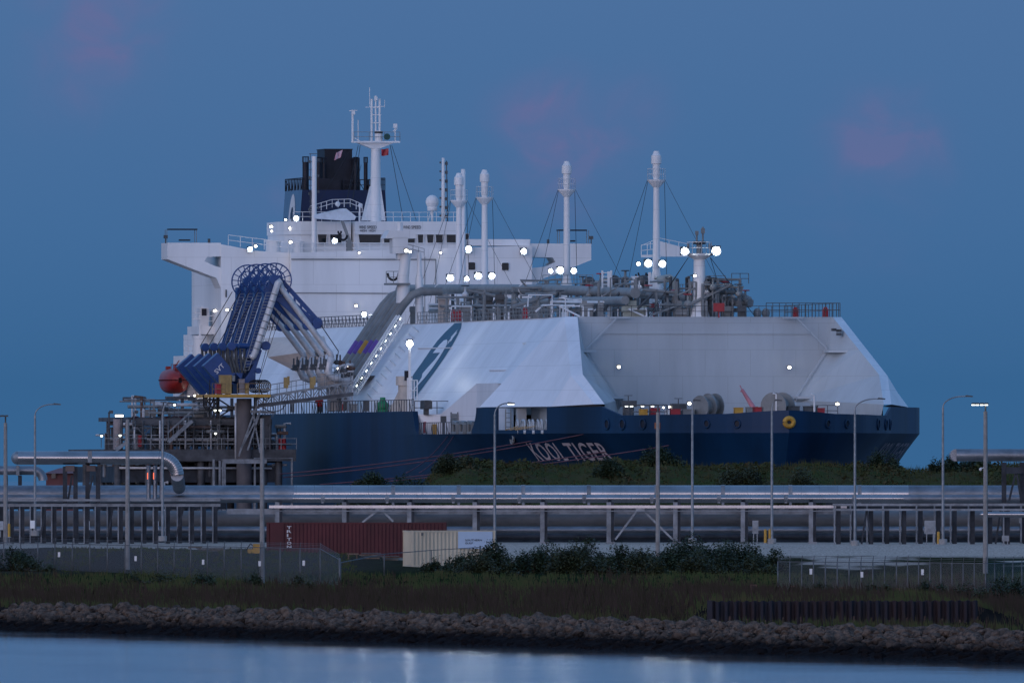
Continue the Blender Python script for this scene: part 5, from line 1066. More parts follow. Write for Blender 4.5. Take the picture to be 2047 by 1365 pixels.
m = MB(); fig(m, [([(-.13, .02, 0), (-.12, 0, .45), (-.1, 0, .8)], [.1, .11, .15]), ([(.13, -.05, 0), (.12, -.04, .45), (.1, 0, .8)], [.1, .11, .15])]); m.build('trousers', DGREY, pr, True)
# ================================================================ land and water
SX0, SY0, SX1, SY1 = -28.1, 1055.0, 23.1, 868.0
SL = sqrt((SX1-SX0)**2 + (SY1-SY0)**2); TX, TY = (SX1-SX0)/SL, (SY1-SY0)/SL; NX, NY = -TY, TX   # inland normal
def dsh(x, y): return (x - SX0) * NX + (y - SY0) * NY
def shp(a, d): return (SX0 + TX * a + NX * d, SY0 + TY * a + NY * d)
def hn(x, y):
    return .5*sin(x*.31 + y*.017) + .3*sin(x*.83 - y*.041 + 1.3) + .2*sin(x*1.9 + y*.09 + .7)
def base(x, y):
    left = min(1, max(0, (-4 - x) / 14))
    z = ip(y, [(800, 1.05), (1000, 1.05), (1160, 1.15), (1250, 1.25), (1310, 1.75), (1345, 2.0), (1432, 2.2), (1452, 2.35), (1488, 3.15), (1500, 3.2), (1700, 3.2), (1740, -3), (3000, -3)])
    if y < 1450: z += left * ip(y, [(1280, 0), (1345, .15), (1400, .7), (1440, .75), (1450, .6)])
    bx = min(1, max(0, (x - 8.6) / 1.2)) * min(1, max(0, (26 - x) / 3))
    if y < 1144: z += bx * ip(y, [(942, 0), (950, 1.0), (1000, .9), (1144, .25)])
    return z + .1 * hn(x, y) * (0 if 1452 < y < 1710 else 1)
def gz(x, y):
    d = dsh(x, y); r = ip(d, [(-6, -2), (0, 0.0), (3.0, 1.08), (4.5, 1.05), (6.5, 1.05), (9, 1.05)])
    t = min(1, max(0, (d - 4) / 5)); return r * (1 - t) + base(x, y) * t
xs = [-700, -400, -250, -160, -110] + [-80 + 1.0*k for k in range(161)] + [110, 160, 250, 400, 700]
ys = [420, 560, 680, 760] + [800 + 4*k for k in range(88)] + [1152 + 6*k for k in range(60)] + [1520, 1560, 1600, 1650, 1700, 1720, 1740, 1800]
m = MB(); m.grid([[(x, y, gz(x, y)) for x in xs] for y in ys])
gm = bpy.data.materials.new('ground_cover'); gm.use_nodes = True
def ground_nodes(t):
    n = t.nodes; l = t.links; b = n['Principled BSDF']; b.inputs['Roughness'].default_value = .9; b.inputs['Specular IOR Level'].default_value = 0
    g = n.new('ShaderNodeNewGeometry'); s = n.new('ShaderNodeSeparateXYZ'); l.new(g.outputs['Position'], s.inputs[0])
    def noise(sc, dt=5, st=(1, 1, 1)):
        mp = n.new('ShaderNodeMapping'); mp.inputs['Scale'].default_value = st; l.new(g.outputs['Position'], mp.inputs[0])
        z = n.new('ShaderNodeTexNoise'); z.inputs['Scale'].default_value = sc; z.inputs['Detail'].default_value = dt; l.new(mp.outputs[0], z.inputs['Vector']); return z.outputs[0]
    def M(op, a, b=None, cl=False):
        q = n.new('ShaderNodeMath'); q.operation = op; q.use_clamp = cl
        for i, x in enumerate((a, b)):
            if x is None: continue
            if isinstance(x, (int, float)): q.inputs[i].default_value = x
            else: l.new(x, q.inputs[i])
        return q.outputs[0]
    def step(v, lo, hi):
        q = n.new('ShaderNodeMapRange'); q.inputs[1].default_value = lo; q.inputs[2].default_value = hi; l.new(v, q.inputs[0]); return q.outputs[0]
    def mix(f, a, b):
        q = n.new('ShaderNodeMix'); q.data_type = 'RGBA'; l.new(f, q.inputs[0])
        for i, x in ((6, a), (7, b)):
            if isinstance(x, tuple): q.inputs[i].default_value = (*x, 1)
            else: l.new(x, q.inputs[i])
        return q.outputs[2]
    n1 = noise(.9, 6, (1, .12, 1)); n2 = noise(6, 4, (1, .15, 1)); n3 = noise(.16, 3, (1, .1, 1))
    grass = mix(step(n1, .35, .65), (.014, .020, .010), (.024, .036, .015))
    dirt = mix(step(n2, .35, .65), (.050, .041, .036), (.078, .064, .056))
    grav = mix(step(n2, .3, .7), (.35, .285, .24), (.58, .48, .40))
    mud = mix(step(n1, .4, .6), (.016, .013, .012), (.026, .021, .018))
    y = s.outputs[1]
    yw = M('ADD', y, M('MULTIPLY', M('SUBTRACT', n3, .5), 60.0))
    c = mix(step(yw, 1140, 1190), mud, grass)
    left = step(s.outputs[0], -4, -14)
    c = mix(M('MULTIPLY', M('MULTIPLY', left, step(y, 1300, 1330)), step(yw, 1470, 1440)), c, dirt)
    pad = M('MAXIMUM', step(y, 1444, 1456), M('MULTIPLY', M('MULTIPLY', step(yw, 1340, 1352), step(s.outputs[0], -9, -7)), step(n3, .5, .58)))
    c = mix(pad, c, grav)
    l.new(c, b.inputs['Base Color'])
    bp = n.new('ShaderNodeBump'); bp.inputs['Strength'].default_value = .3; bp.inputs['Distance'].default_value = .12; l.new(n2, bp.inputs['Height']); l.new(bp.outputs[0], b.inputs['Normal'])
ground_nodes(gm.node_tree)
struct(m.build('ground', gm, None, True, fix=False))
# water out to the horizon
m = MB(); m.poly([(-30000, -3000, 0), (30000, -3000, 0), (30000, 45000, 0), (-30000, 45000, 0)])
wm = bpy.data.materials.new('harbour_water'); wm.use_nodes = True
t = wm.node_tree; b = t.nodes['Principled BSDF']; b.inputs['Base Color'].default_value = (.012, .022, .032, 1); b.inputs['Roughness'].default_value = .07; b.inputs['IOR'].default_value = 1.33
g = t.nodes.new('ShaderNodeNewGeometry'); hs = []
for sc, st, am in ((.5, (.7, .35, 1), .7), (3.2, (1, .5, 1), .22), (.06, (.35, .22, 1), 2.2)):
    mp = t.nodes.new('ShaderNodeMapping'); mp.inputs['Scale'].default_value = st; t.links.new(g.outputs['Position'], mp.inputs[0])
    z = t.nodes.new('ShaderNodeTexNoise'); z.inputs['Scale'].default_value = sc; z.inputs['Detail'].default_value = 3; t.links.new(mp.outputs[0], z.inputs['Vector'])
    k = t.nodes.new('ShaderNodeMath'); k.operation = 'MULTIPLY'; k.inputs[1].default_value = am; t.links.new(z.outputs[0], k.inputs[0]); hs.append(k.outputs[0])
a = t.nodes.new('ShaderNodeMath'); t.links.new(hs[0], a.inputs[0]); t.links.new(hs[1], a.inputs[1])
a2 = t.nodes.new('ShaderNodeMath'); t.links.new(a.outputs[0], a2.inputs[0]); t.links.new(hs[2], a2.inputs[1])
bp = t.nodes.new('ShaderNodeBump'); bp.inputs['Strength'].default_value = 1.0; bp.inputs['Distance'].default_value = .32; mp = t.nodes.new('ShaderNodeMapping'); mp.inputs['Scale'].default_value = (.10, .028, 1); t.links.new(g.outputs['Position'], mp.inputs[0]); z = t.nodes.new('ShaderNodeTexNoise'); z.inputs['Scale'].default_value = 1.0; z.inputs['Detail'].default_value = 4; t.links.new(mp.outputs[0], z.inputs['Vector'])   # calm and ruffled patches
mr = t.nodes.new('ShaderNodeMapRange'); mr.inputs[1].default_value = .38; mr.inputs[2].default_value = .62; mr.inputs[3].default_value = .35; mr.inputs[4].default_value = 1.0; t.links.new(z.outputs[0], mr.inputs[0]); sx = t.nodes.new('ShaderNodeSeparateXYZ'); t.links.new(g.outputs['Position'], sx.inputs[0])   # sheltered strip along the revetment
q1 = t.nodes.new('ShaderNodeMath'); q1.operation = 'MULTIPLY_ADD'; q1.inputs[1].default_value = NX; q1.inputs[2].default_value = -SX0 * NX - SY0 * NY; t.links.new(sx.outputs[0], q1.inputs[0])
q2 = t.nodes.new('ShaderNodeMath'); q2.operation = 'MULTIPLY_ADD'; q2.inputs[1].default_value = NY; t.links.new(sx.outputs[1], q2.inputs[0]); t.links.new(q1.outputs[0], q2.inputs[2])
q3 = t.nodes.new('ShaderNodeMapRange'); q3.inputs[1].default_value = -24; q3.inputs[2].default_value = -9; q3.inputs[3].default_value = 1.0; q3.inputs[4].default_value = .16; t.links.new(q2.outputs[0], q3.inputs[0])
q4 = t.nodes.new('ShaderNodeMath'); q4.operation = 'MULTIPLY'; q5 = t.nodes.new('ShaderNodeMapRange'); q5.inputs[1].default_value = .2; q5.inputs[2].default_value = 1.0; q5.inputs[3].default_value = .05; q5.inputs[4].default_value = .11; t.links.new(q3.outputs[0], q5.inputs[0]); t.links.new(q5.outputs[0], b.inputs['Roughness'])
t.links.new(mr.outputs[0], q4.inputs[0]); t.links.new(q3.outputs[0], q4.inputs[1]); t.links.new(q4.outputs[0], bp.inputs['Strength'])
t.links.new(a2.outputs[0], bp.inputs['Height']); t.links.new(bp.outputs[0], b.inputs['Normal'])
struct(m.build('water', wm, None, fix=False))
# levee bank in front of the ship
def lz(x, y):
    H = ip(x, [(-17, 0), (-13, .6), (-9.5, 2.4), (-6.5, 5.2), (-4, 6.2), (0, 6.1), (14, 6.0), (30, 5.8), (45, 5.7), (120, 5.7)])
    t = min(1, max(0, (y - 1548) / 42)); t = t*t*(3 - 2*t); k = min(1, max(0, (1650 - y) / 36))
    return 3.1 + H * t * (k if y > 1614 else 1) + (.32 * hn(x * 1.3, y * .6) + .16 * sin(x * 2.7 + y)) * (t if H > .4 else 0)
m = MB(); lx = [-18 + .5*k for k in range(150)] + [60, 70, 85, 100, 140]; ly = [1546 + 3*k for k in range(35)]
m.grid([[(x, y, lz(x, y)) for x in lx] for y in ly])
struct(m.build('hill', SCRUB, None, True, fix=False))

# ---------------- vegetation
RV = random.Random(3)
def leafcard(m, c, s, ax=None):
    a = RV.uniform(0, 2*pi); e = RV.uniform(-.6, .9); d = (cos(a)*cos(e), sin(a)*cos(e), sin(e)); x = norm(cross(d, (RV.uniform(-1, 1), RV.uniform(-1, 1), 1)))
    i = len(m.v); m.v += [add(c, mul(x, -s*.3)), add(add(c, mul(d, s*.55)), mul(x, -s*.22)), add(c, mul(d, s)), add(add(c, mul(d, s*.5)), mul(x, s*.3))]; m.f.append([i, i+1, i+2, i+3])
def bush_mesh(wd, ht, n, seed, mt, ls=.2):
    global RV
    RV = random.Random(seed); fm = MB(); sm = MB(); k = max(6, int(wd * 4.2)); lobes = []
    for j in range(k):
        x = RV.uniform(-.5, .5) * wd; z = ht * (RV.uniform(.35, 1.0) * (1 - .55 * abs(2*x/wd) ** 2.2)); r = RV.uniform(.18, .34) * min(wd, ht * 1.6); y = RV.uniform(-.35, .35) * wd
        lobes.append((x, y, z - r*.6, r)); sm.tube([(x*.15, y*.15, 0), (x*.55, y*.5, z*.5), (x, y, max(.1, z - r*.3))], [.05, .035, .012], 5)
    for j in range(n):
        x, y, z, r = RV.choice(lobes); u = RV.uniform(-1, 1); a = RV.uniform(0, 2*pi); q = r * RV.uniform(.45, 1.12) ; h = sqrt(1 - u*u)
        p = (x + q*h*cos(a), y + q*h*sin(a), max(.03, z + q*u*1.15)); leafcard(fm, p, ls * RV.uniform(.6, 1.4))
    for j in range(n // 5):
        x = RV.uniform(-.5, .5) * wd; leafcard(fm, (x, RV.uniform(-.3, .3)*wd, RV.uniform(0, .35)*ht), ls)
    for j in range(k * 3):   # upright shoots
        x, y, z, r = RV.choice(lobes); a = RV.uniform(-.5, .5); L_ = RV.uniform(.25, .6)
        for q in range(6): leafcard(fm, (x + a*L_*q/6 + RV.uniform(-.05, .05), y, z + r*.9 + L_*q/6), ls*.7)
    return fm, sm
PROT = {}
def plant(px, pyb, pyt, wpx, Y, label, seed, mt=LEAF, name='bush', group=None, ls=.2, dens=1.0):
    s = F / Y; x = (px - 1023.5) / s; z0 = lz(x, Y) if Y > 1546 else gz(x, Y); zt = CAMH - (pyt - HZ) / s; ht = max(.5, zt - z0); wd = wpx / s * 1.2; ht *= (1.25 if Y < 1400 else 1.0)
    t = thing(name, label, 'shrub', (x, Y, z0 - .05), 0, group)
    fm, sm = bush_mesh(wd, ht, int(2100 * dens * max(.6, wd * ht / 3.0)), seed, mt, ls)
    for mm in (fm, sm): mm.v = [(a + x, b + Y, c + z0 - .05) for a, b, c in mm.v]
    fm.build('foliage', mt, t, fix=False); sm.build('stem', BARK, t, fix=False)
for i, (px, yt, w, Y, lab, mt) in enumerate([
    (868, 1128, 50, 1316, 'low dark shrub at the left end of the hedge below the cream container', LEAF), (905, 1118, 70, 1325, 'rounded dark shrub before the corrugated side of the cream container', LEAF),
    (948, 1112, 60, 1312, 'dark shrub under the left part of the pale panel on the cream container', LEAF2), (978, 1098, 66, 1322, 'tall dark shrub reaching up to the right end of the cream container', LEAF),
    (1012, 1132, 56, 1306, 'low shrub just right of the cream container foot, before the pallet stack', LEAF2), (1060, 1108, 60, 1318, 'leafy shrub right of the brown pallet stack', LEAF),
    (1092, 1094, 74, 1328, 'tall shrub with an uneven top before the gravel slope, left of the olive one', LEAF), (1140, 1098, 70, 1314, 'olive toned shrub right of the tallest shrub on the gravel slope', LEAF2),
    (1168, 1090, 56, 1330, 'upright shrub with a spiky top before the gravel slope, right of the olive one', LEAF), (1198, 1118, 54, 1310, 'thin sparse shrub at the gap in the hedge before the gravel slope', LEAF2),
    (1246, 1104, 66, 1322, 'shrub left of the foot of the thick concrete pole with lit lamps', LEAF), (1284, 1112, 60, 1308, 'lower front shrub directly left of the thick concrete pole with lit lamps', LEAF2),
    (1330, 1090, 78, 1326, 'broad dark shrub hiding the foot of the thick concrete pole with lit lamps', LEAF), (1372, 1086, 80, 1332, 'high bushy shrub just left of the slim lamp post at the hedge middle', LEAF),
    (1402, 1118, 70, 1306, 'low front shrub below the lamp post at the hedge middle', LEAF2), (1428, 1096, 70, 1324, 'dark round shrub right of the lamp post at the hedge middle', LEAF),
    (1472, 1092, 86, 1330, 'wide tall shrub left of the yellow bollard pair', LEAF), (1500, 1120, 70, 1310, 'front shrub in the right part of the dense hedge, below the yellow bollard pair', LEAF2),
    (1530, 1104, 60, 1320, 'rightmost shrub of the hedge touching the end of the wire fence', LEAF),
    (20, 1110, 90, 1322, 'large dark shrub at the left edge of the picture before the left fence', LEAF), (70, 1126, 70, 1316, 'low spreading shrub beside the big shrub at the left edge', LEAF2)]):
    plant(px, 1160, yt, w, Y, lab, 40 + i, mt, 'bush', 'shrubs before the gravel slope', .18, 1.1)
for i, (px, yt, w, Y, lab) in enumerate([(503, 1140, 30, 1240, 'small bush beside the foot of the nearest concrete pole'), (600, 1158, 44, 1222, 'small weedy bush below the bent top of the left fence'), (396, 1152, 60, 1238, 'low green bush at the foot of the left fence'),
        (300, 1148, 80, 1252, 'wide low green bush before the plain stretch of the left fence'), (1640, 1176, 50, 1120, 'low bush before the left part of the right hand fence'), (1758, 1176, 60, 1110, 'brushy bush growing over the middle of the sheet pile wall'), (1858, 1168, 56, 1118, 'dark bush at the right part of the right hand fence'),
        (1936, 1172, 60, 1100, 'dark bush at the corner post of the right hand fence'), (2010, 1165, 70, 1110, 'rightmost dark bush below the fence corner')]):
    plant(px, 1190, yt, w, Y, lab, 90 + i, LEAF2 if i % 2 else LEAF, 'bush', 'small bushes along the wire fences', .15, 1.0)
for i, (px, yt, w, Y, lab) in enumerate([(705, 952, 50, 1556, 'low bush at the left foot of the scrub bank'), (756, 945, 70, 1562, 'round bush on the lower left end of the scrub bank'), (820, 943, 60, 1566, 'bush on the rising left shoulder of the scrub bank'), (905, 903, 66, 1584, 'bushy clump on the bank top left of the white ship name'),
        (1212, 916, 40, 1580, 'dark round bush on the bank below the end of the white ship name'), (1318, 896, 64, 1590, 'bush on the bank top just right of the thick concrete pole'), (1480, 930, 70, 1572, 'dark bush in the middle of the bank slope'), (1760, 902, 46, 1592, 'dark bush on the bank top in front of the ship bow'), (1950, 912, 60, 1590, 'bush on the bank top under the right hand elevated pipe'), (1600, 938, 60, 1568, 'low dark bush on the bank slope between two lamp posts'), (1890, 915, 50, 1588, 'bush on the bank top left of the right hand elevated pipe')]):
    plant(px, 960, yt, w, Y, lab, 130 + i, LEAF if i % 3 else LEAF2, 'bush', 'bushes on the scrub bank', .2, 1.3)
# scrub on the bank: stuff
RV = random.Random(8); m = MB()
for k in range(26000):
    x = RV.uniform(-17, 45); y = RV.uniform(1548, 1622)
    H = ip(x, [(-17, 0), (-13, .6), (-9.5, 2.6), (-6.5, 5.6), (-4, 6.7)])
    if H < .5: continue
    z = lz(x, y); c = (x, y, z); h = RV.uniform(.1, .32) * (1.5 if hn(x*2, y) > .25 else .8)
    for j in range(2): leafcard(m, add(c, (RV.uniform(-.2, .2), 0, RV.uniform(0, h))), h)
    if RV.random() < .3:
        a = RV.uniform(-.3, .3); i = len(m.v); hh = RV.uniform(.3, .75); m.v += [add(c, (-.03, 0, 0)), add(c, (.03, 0, 0)), add(c, (a*hh, 0, hh))]; m.f.append([i, i+1, i+2])
stuff(m.build('scrub', SCRUB, None, fix=False), 'green and brown scrub covering the long bank in front of the ship', 'ground cover')
# marsh grass and brown reeds behind the stone revetment
def tuft(m, x, y, z, h, n, w=.05):
    for j in range(n):
        a = RV.uniform(-.28, .28); xx = x + RV.uniform(-.25, .25); yy = y + RV.uniform(-.3, .3); hh = h * RV.uniform(.6, 1.1); i = len(m.v)
        m.v += [(xx - w/2, yy, z - .05), (xx + w/2, yy, z - .05), (xx + w*.3 + a*hh*.5, yy, z + hh*.6), (xx + a*hh, yy, z + hh)]; m.f.append([i, i+1, i+2, i+3])
m = MB(); m2 = MB()
for k in range(17000):
    y = RV.uniform(905, 1300); x = RV.uniform(-31, 32) * y / 1100
    if abs(x) > .0272 * y + 1: continue
    d = dsh(x, y)
    if d < 4.6: continue
    green = ip(y, [(900, .25), (1120, .12), (1190, .5), (1230, .9), (1300, 1)]) + .35 * hn(x, y*.4)
    if 8.6 < x < 24 and y < 1144: green += .5
    z = gz(x, y)
    near = d < 12 and RV.random() < .5
    if RV.random() < green or near: tuft(m, x, y, z, RV.uniform(.22, .5) * (1.3 if near else 1), 4, .06)
    else: tuft(m2, x, y, z, RV.uniform(.45, .95), 4, .05)
stuff(m.build('grass', GRASSM, None, fix=False), 'dark green grass behind the stone revetment and below the fences', 'grass')
stuff(m2.build('reeds', REED, None, fix=False), 'brown dry reeds along the shore behind the stone revetment', 'reeds')
m = MB()
for k in range(5000):
    y = RV.uniform(1300, 1446); x = RV.uniform(-.0275, .012) * y
    if x > -9.5 and y > 1335: continue
    if hn(x*.5, y*.2) < .02: continue
    tuft(m, x, y, gz(x, y), RV.uniform(.08, .22), 3, .07)
stuff(m.build('grass', GRASSM, None, fix=False), 'short rough grass on the open ground behind the left fence', 'grass')
# ---------------- stone revetment
def stone(seed, sub=2):
    r = random.Random(seed); b = bmesh.new(); bmesh.ops.create_icosphere(b, subdivisions=sub, radius=.5); ax = [(norm((r.gauss(0, 1), r.gauss(0, 1), r.gauss(0, 1))), r.uniform(.24, .42)) for _ in range(14)]
    sc = (r.uniform(.9, 1.4), r.uniform(.8, 1.2), r.uniform(.7, 1.0)); vs = []
    for v in b.verts:
        p = tuple(v.co)
        for n_, d_ in ax:
            q = dot(p, n_)
            if q > d_: p = sub_(p, n_, q - d_)
        p = tuple(c * k + r.uniform(-.035, .035) for c, k in zip(p, sc)); vs.append(p)
    fs = [[w.index for w in f.verts] for f in b.faces]; b.free(); return vs, fs
def sub_(p, n_, k): return (p[0] - n_[0]*k, p[1] - n_[1]*k, p[2] - n_[2]*k)
ST = [stone(200 + k) for k in range(10)]; SME = []
for k, (vs, fs) in enumerate(ST):
    me = bpy.data.meshes.new('boulder'); me.from_pydata(vs, [], fs); me.materials.append(ROCK); SME.append(me)
rr = random.Random(17); spots = []
for k in range(8600):
    a = rr.uniform(-10, 205); d = rr.uniform(-.9, 3.9); s = rr.choice([.17, .2, .24, .28, .34, .4, .5, .68]) * rr.uniform(.85, 1.2)
    x, y = shp(a, d); z = gz(x, y) + s * rr.uniform(.02, .24); spots.append((s / y, a, d, s, x, y, z))
vis = [q for q in spots if abs(q[4]) < .0268 * q[5] and q[6] + q[3]*.4 > .15 and 0.2 < q[2] < 3.7]
vis.sort(reverse=True); top = set(id(q) for q in vis[:290]); n_b = 0; m = MB()
for q in spots:
    _, a, d, s, x, y, z = q; rz = rr.uniform(0, 2*pi); e = rr.uniform(-.4, .4); k = rr.randrange(10)
    if id(q) in top:
        o = bpy.data.objects.new('boulder', SME[k]); COL.objects.link(o); o.location = (x, y, z); o.scale = (s*1.15, s*1.15, s*1.1); o.rotation_euler = (e, e, rz)
        tag(o, 'rough grey brown boulder, one of the bigger stones in the revetment along the water', 'boulder', 'big boulders in the stone revetment')
    else:
        vs, fs = ST[k]; i = len(m.v); ca, sa = cos(rz), sin(rz); ce, se = cos(e), sin(e)
        for p in vs:
            p = (p[0]*s, p[1]*s*ce - p[2]*s*se, p[1]*s*se + p[2]*s*ce); m.v.append((x + p[0]*ca - p[1]*sa, y + p[0]*sa + p[1]*ca, z + p[2]))
        m.f += [[w + i for w in f] for f in fs]
stuff(m.build('rubble', ROCK, None, fix=False), 'small grey brown stones filling the revetment along the water edge', 'stones')
# wet black foot of the stones
m = MB(); m.grid([[(*shp(a, d), ip(d, [(-1.5, -.3), (-.5, .06), (0, .2), (.9, .48)])) for a in range(-20, 216, 2)] for d in (-1.5, -.6, 0, .45, .9)])
struct(m.build('wet_foot', mat('wet_black_stone', (.016, .015, .016), .8, 0, .3, 2, bump=.6, bscale=4), None, True, fix=False))

# ---------------- sheet pile wall and fences
def gp(px, Y, z): return ((px - 1023.5) * Y / F, Y, z)
wp = thing('sheet_pile_wall', 'dark corrugated sheet pile wall rusting at its foot, right of the reeds', 'wall', gp(1690, 940, .9))
m = MB(); lo = []; hi = []
for k in range(121):
    x = gp(1423, 938, 0)[0] + 13.1 * k / 120; y = 938 + .5 * k / 120 * 10 + (.22 if k % 4 in (0, 1) else -.08); lo.append((x, y, .3)); hi.append((x, y, 2.28 + .04*sin(k*1.7)))
m.strip(lo, hi); m.strip(hi, [add(p, (0, .35, 0)) for p in hi]); m.build('corrugated_face', SHEET, wp, fix=False)
m = MB(); m.box((gp(1423, 938, 0)[0] - .1, 938.2, 1.45), (.25, .5, 1.75)); m.build('end_pile', SHEET, wp)
m = MB()
for k in range(0, 121, 8): x, y, z = lo[k]; m.box((x, y - .12, 1.1 + .1*sin(k)), (.09, .05, .7))
m.build('rust_streak_strip', RUST, wp)
cl_m = bpy.data.materials.new('chain_link'); cl_m.use_nodes = True; t = cl_m.node_tree; b = t.nodes['Principled BSDF']; b.inputs['Base Color'].default_value = (.15, .145, .15, 1); b.inputs['Roughness'].default_value = .5; b.inputs['Metallic'].default_value = .3
g = t.nodes.new('ShaderNodeNewGeometry'); s = t.nodes.new('ShaderNodeSeparateXYZ'); t.links.new(g.outputs['Position'], s.inputs[0])
def cm(op, a, b_=None):
    q = t.nodes.new('ShaderNodeMath'); q.operation = op
    for i, x in enumerate((a, b_)):
        if x is None: continue
        if isinstance(x, (int, float)): q.inputs[i].default_value = x
        else: t.links.new(x, q.inputs[i])
    return q.outputs[0]
w1 = cm('LESS_THAN', cm('FRACT', cm('MULTIPLY', cm('ADD', s.outputs[0], s.outputs[2]), 14.0)), .17); w2 = cm('LESS_THAN', cm('FRACT', cm('MULTIPLY', cm('SUBTRACT', s.outputs[0], s.outputs[2]), 14.0)), .17)
t.links.new(cm('MAXIMUM', w1, w2), b.inputs['Alpha'])
def fence(name_lab, pts, h, step, nposts_r=.045, wire=True, z_off=0.0, barb=True, tops=None):
    c = pts[len(pts)//2]; f = thing('wire_fence', name_lab, 'fence', (c[0], c[1], gz(c[0], c[1])))
    hs = tops or [h] * len(pts)
    G = [(x, y, gz(x, y)) for x, y in pts]
    if wire:
        m = MB(); m.strip([add(p, (0, 0, .02)) for p in G], [add(p, (0, 0, q)) for p, q in zip(G, hs)]); m.build('wire_mesh', cl_m, f, fix=False)
    m = MB()
    for (p, q), (a, b) in zip(zip(G, G[1:]), zip(hs, hs[1:])):
        m.bar(add(p, (0, 0, a)), add(q, (0, 0, b)), .05)
        if barb:
            for k in range(3): m.bar(add(p, (0, 0, a + .12 + .1*k)), add(q, (0, 0, b + .12 + .1*k)), .018)
    m.build('top_rail', FPOST, f)
    n = 0
    for (p, q), (a, b) in zip(zip(G, G[1:]), zip(hs, hs[1:])):
        L_ = sqrt((q[0]-p[0])**2 + (q[1]-p[1])**2); k = max(1, int(round(abs(q[0]-p[0]) / step)))
        for j in range(k):
            c = lerp(p, q, j / k); hh = a + (b - a) * j / k; m = MB(); m.tube([c, add(c, (0, 0, hh + .02))], nposts_r, 6)
            if barb: m.bar(add(c, (0, 0, hh)), add(c, (.05, -.1, hh + .38)), .03)
            m.build('post', FPOST, f, True)
    m = MB(); c = G[-1]; m.tube([c, add(c, (0, 0, hs[-1] + .1))], nposts_r * 1.5, 8); m.build('post', FPOST, f, True)
    return f
gx = lambda px, Y: (px - 1023.5) * Y / F
f1 = fence('long left wire mesh fence with barbed wire, its right end bending down', [(gx(-60, 1345), 1345), (gx(250, 1305), 1305), (gx(482, 1275), 1275), (gx(640, 1245), 1245), (gx(679, 1232), 1232)], 2.3, 1.25, tops=[1.75, 1.9, 2.3, 2.5, 1.9])
f2 = fence('tall right wire mesh fence with barbed wire, standing above the sheet pile wall', [(gx(1555, 1150), 1150), (gx(1792, 1152), 1152), (gx(1970, 1146), 1146), (gx(2130, 1190), 1190)], 2.1, .68, tops=[2.2, 2.1, 2.05, 2.0])
f3 = fence('low sagging wire and rail fence between the left fence and the cream container', [(gx(681, 1236), 1236), (gx(768, 1300), 1300), (gx(862, 1338), 1338), (gx(960, 1340), 1340)], 1.2, 2.9, wire=False, barb=False, tops=[1.7, 1.45, 1.3, 1.5])
def fsign(px, py, Y, lab):
    c = P(px, py, Y); t_ = thing('fence_sign', lab, 'sign', (c[0], c[1], c[2] - .15), 0, 'small white plates on the wire fences')
    m = MB(); m.box(c, (.16, .02, .34)); m.build('plate', WHITE, t_); m = MB(); m.box(add(c, (0, .012, .12)), (.2, .015, .04)); m.build('clip', GALV, t_)
for a in [(118, 1108, 1318, 'leftmost small white plate on the long left fence'), (271, 1116, 1300, 'small white plate on the left fence just right of the second concrete pole'), (406, 1123, 1280, 'small white plate in the middle of the left fence'), (519, 1126, 1262, 'small white plate on the left fence beside the nearest concrete pole'), (607, 1125, 1246, 'small white plate on the left fence below the lettering of the maroon container'),
          (1621, 1142, 1148, 'leftmost small white plate on the right hand fence'), (1723, 1148, 1149, 'small white plate in the middle of the right hand fence'), (1844, 1143, 1146, 'rightmost small white plate on the right hand fence')]: fsign(*a)
for px, py, w, h, Y, lab in [(1506, 1173, 13, 10, 1147, 'small dark box left of the right hand fence end'), (1585, 1175, 12, 10, 1146, 'small brown box behind the left end of the right hand fence'), (1685, 1181, 13, 16, 1140, 'tall dark box at the foot of the right hand fence, above the pile wall'), (1793, 1181, 13, 12, 1139, 'small dark box at the foot of the right hand fence near the brushy bush'), (1907, 1184, 14, 10, 1138, 'small dark box at the foot of the fence left of its corner post')]:
    c = P(px, py, Y); s = F / Y; t_ = thing('drain_box', lab, 'box', (c[0], c[1], c[2] - h/2/s), 0, 'dark boxes at the fence foot'); m = MB(); m.box(c, (w/s, .4, h/s)); m.box(add(c, (0, -.2, h/2/s - .02)), (w/s*1.1, .1, .06)); m.build('casing', RUST, t_); m = MB(); m.box(add(c, (0, -.21, -.02)), (w/s*.6, .03, h/s*.55)); m.build('opening', BLACK, t_)

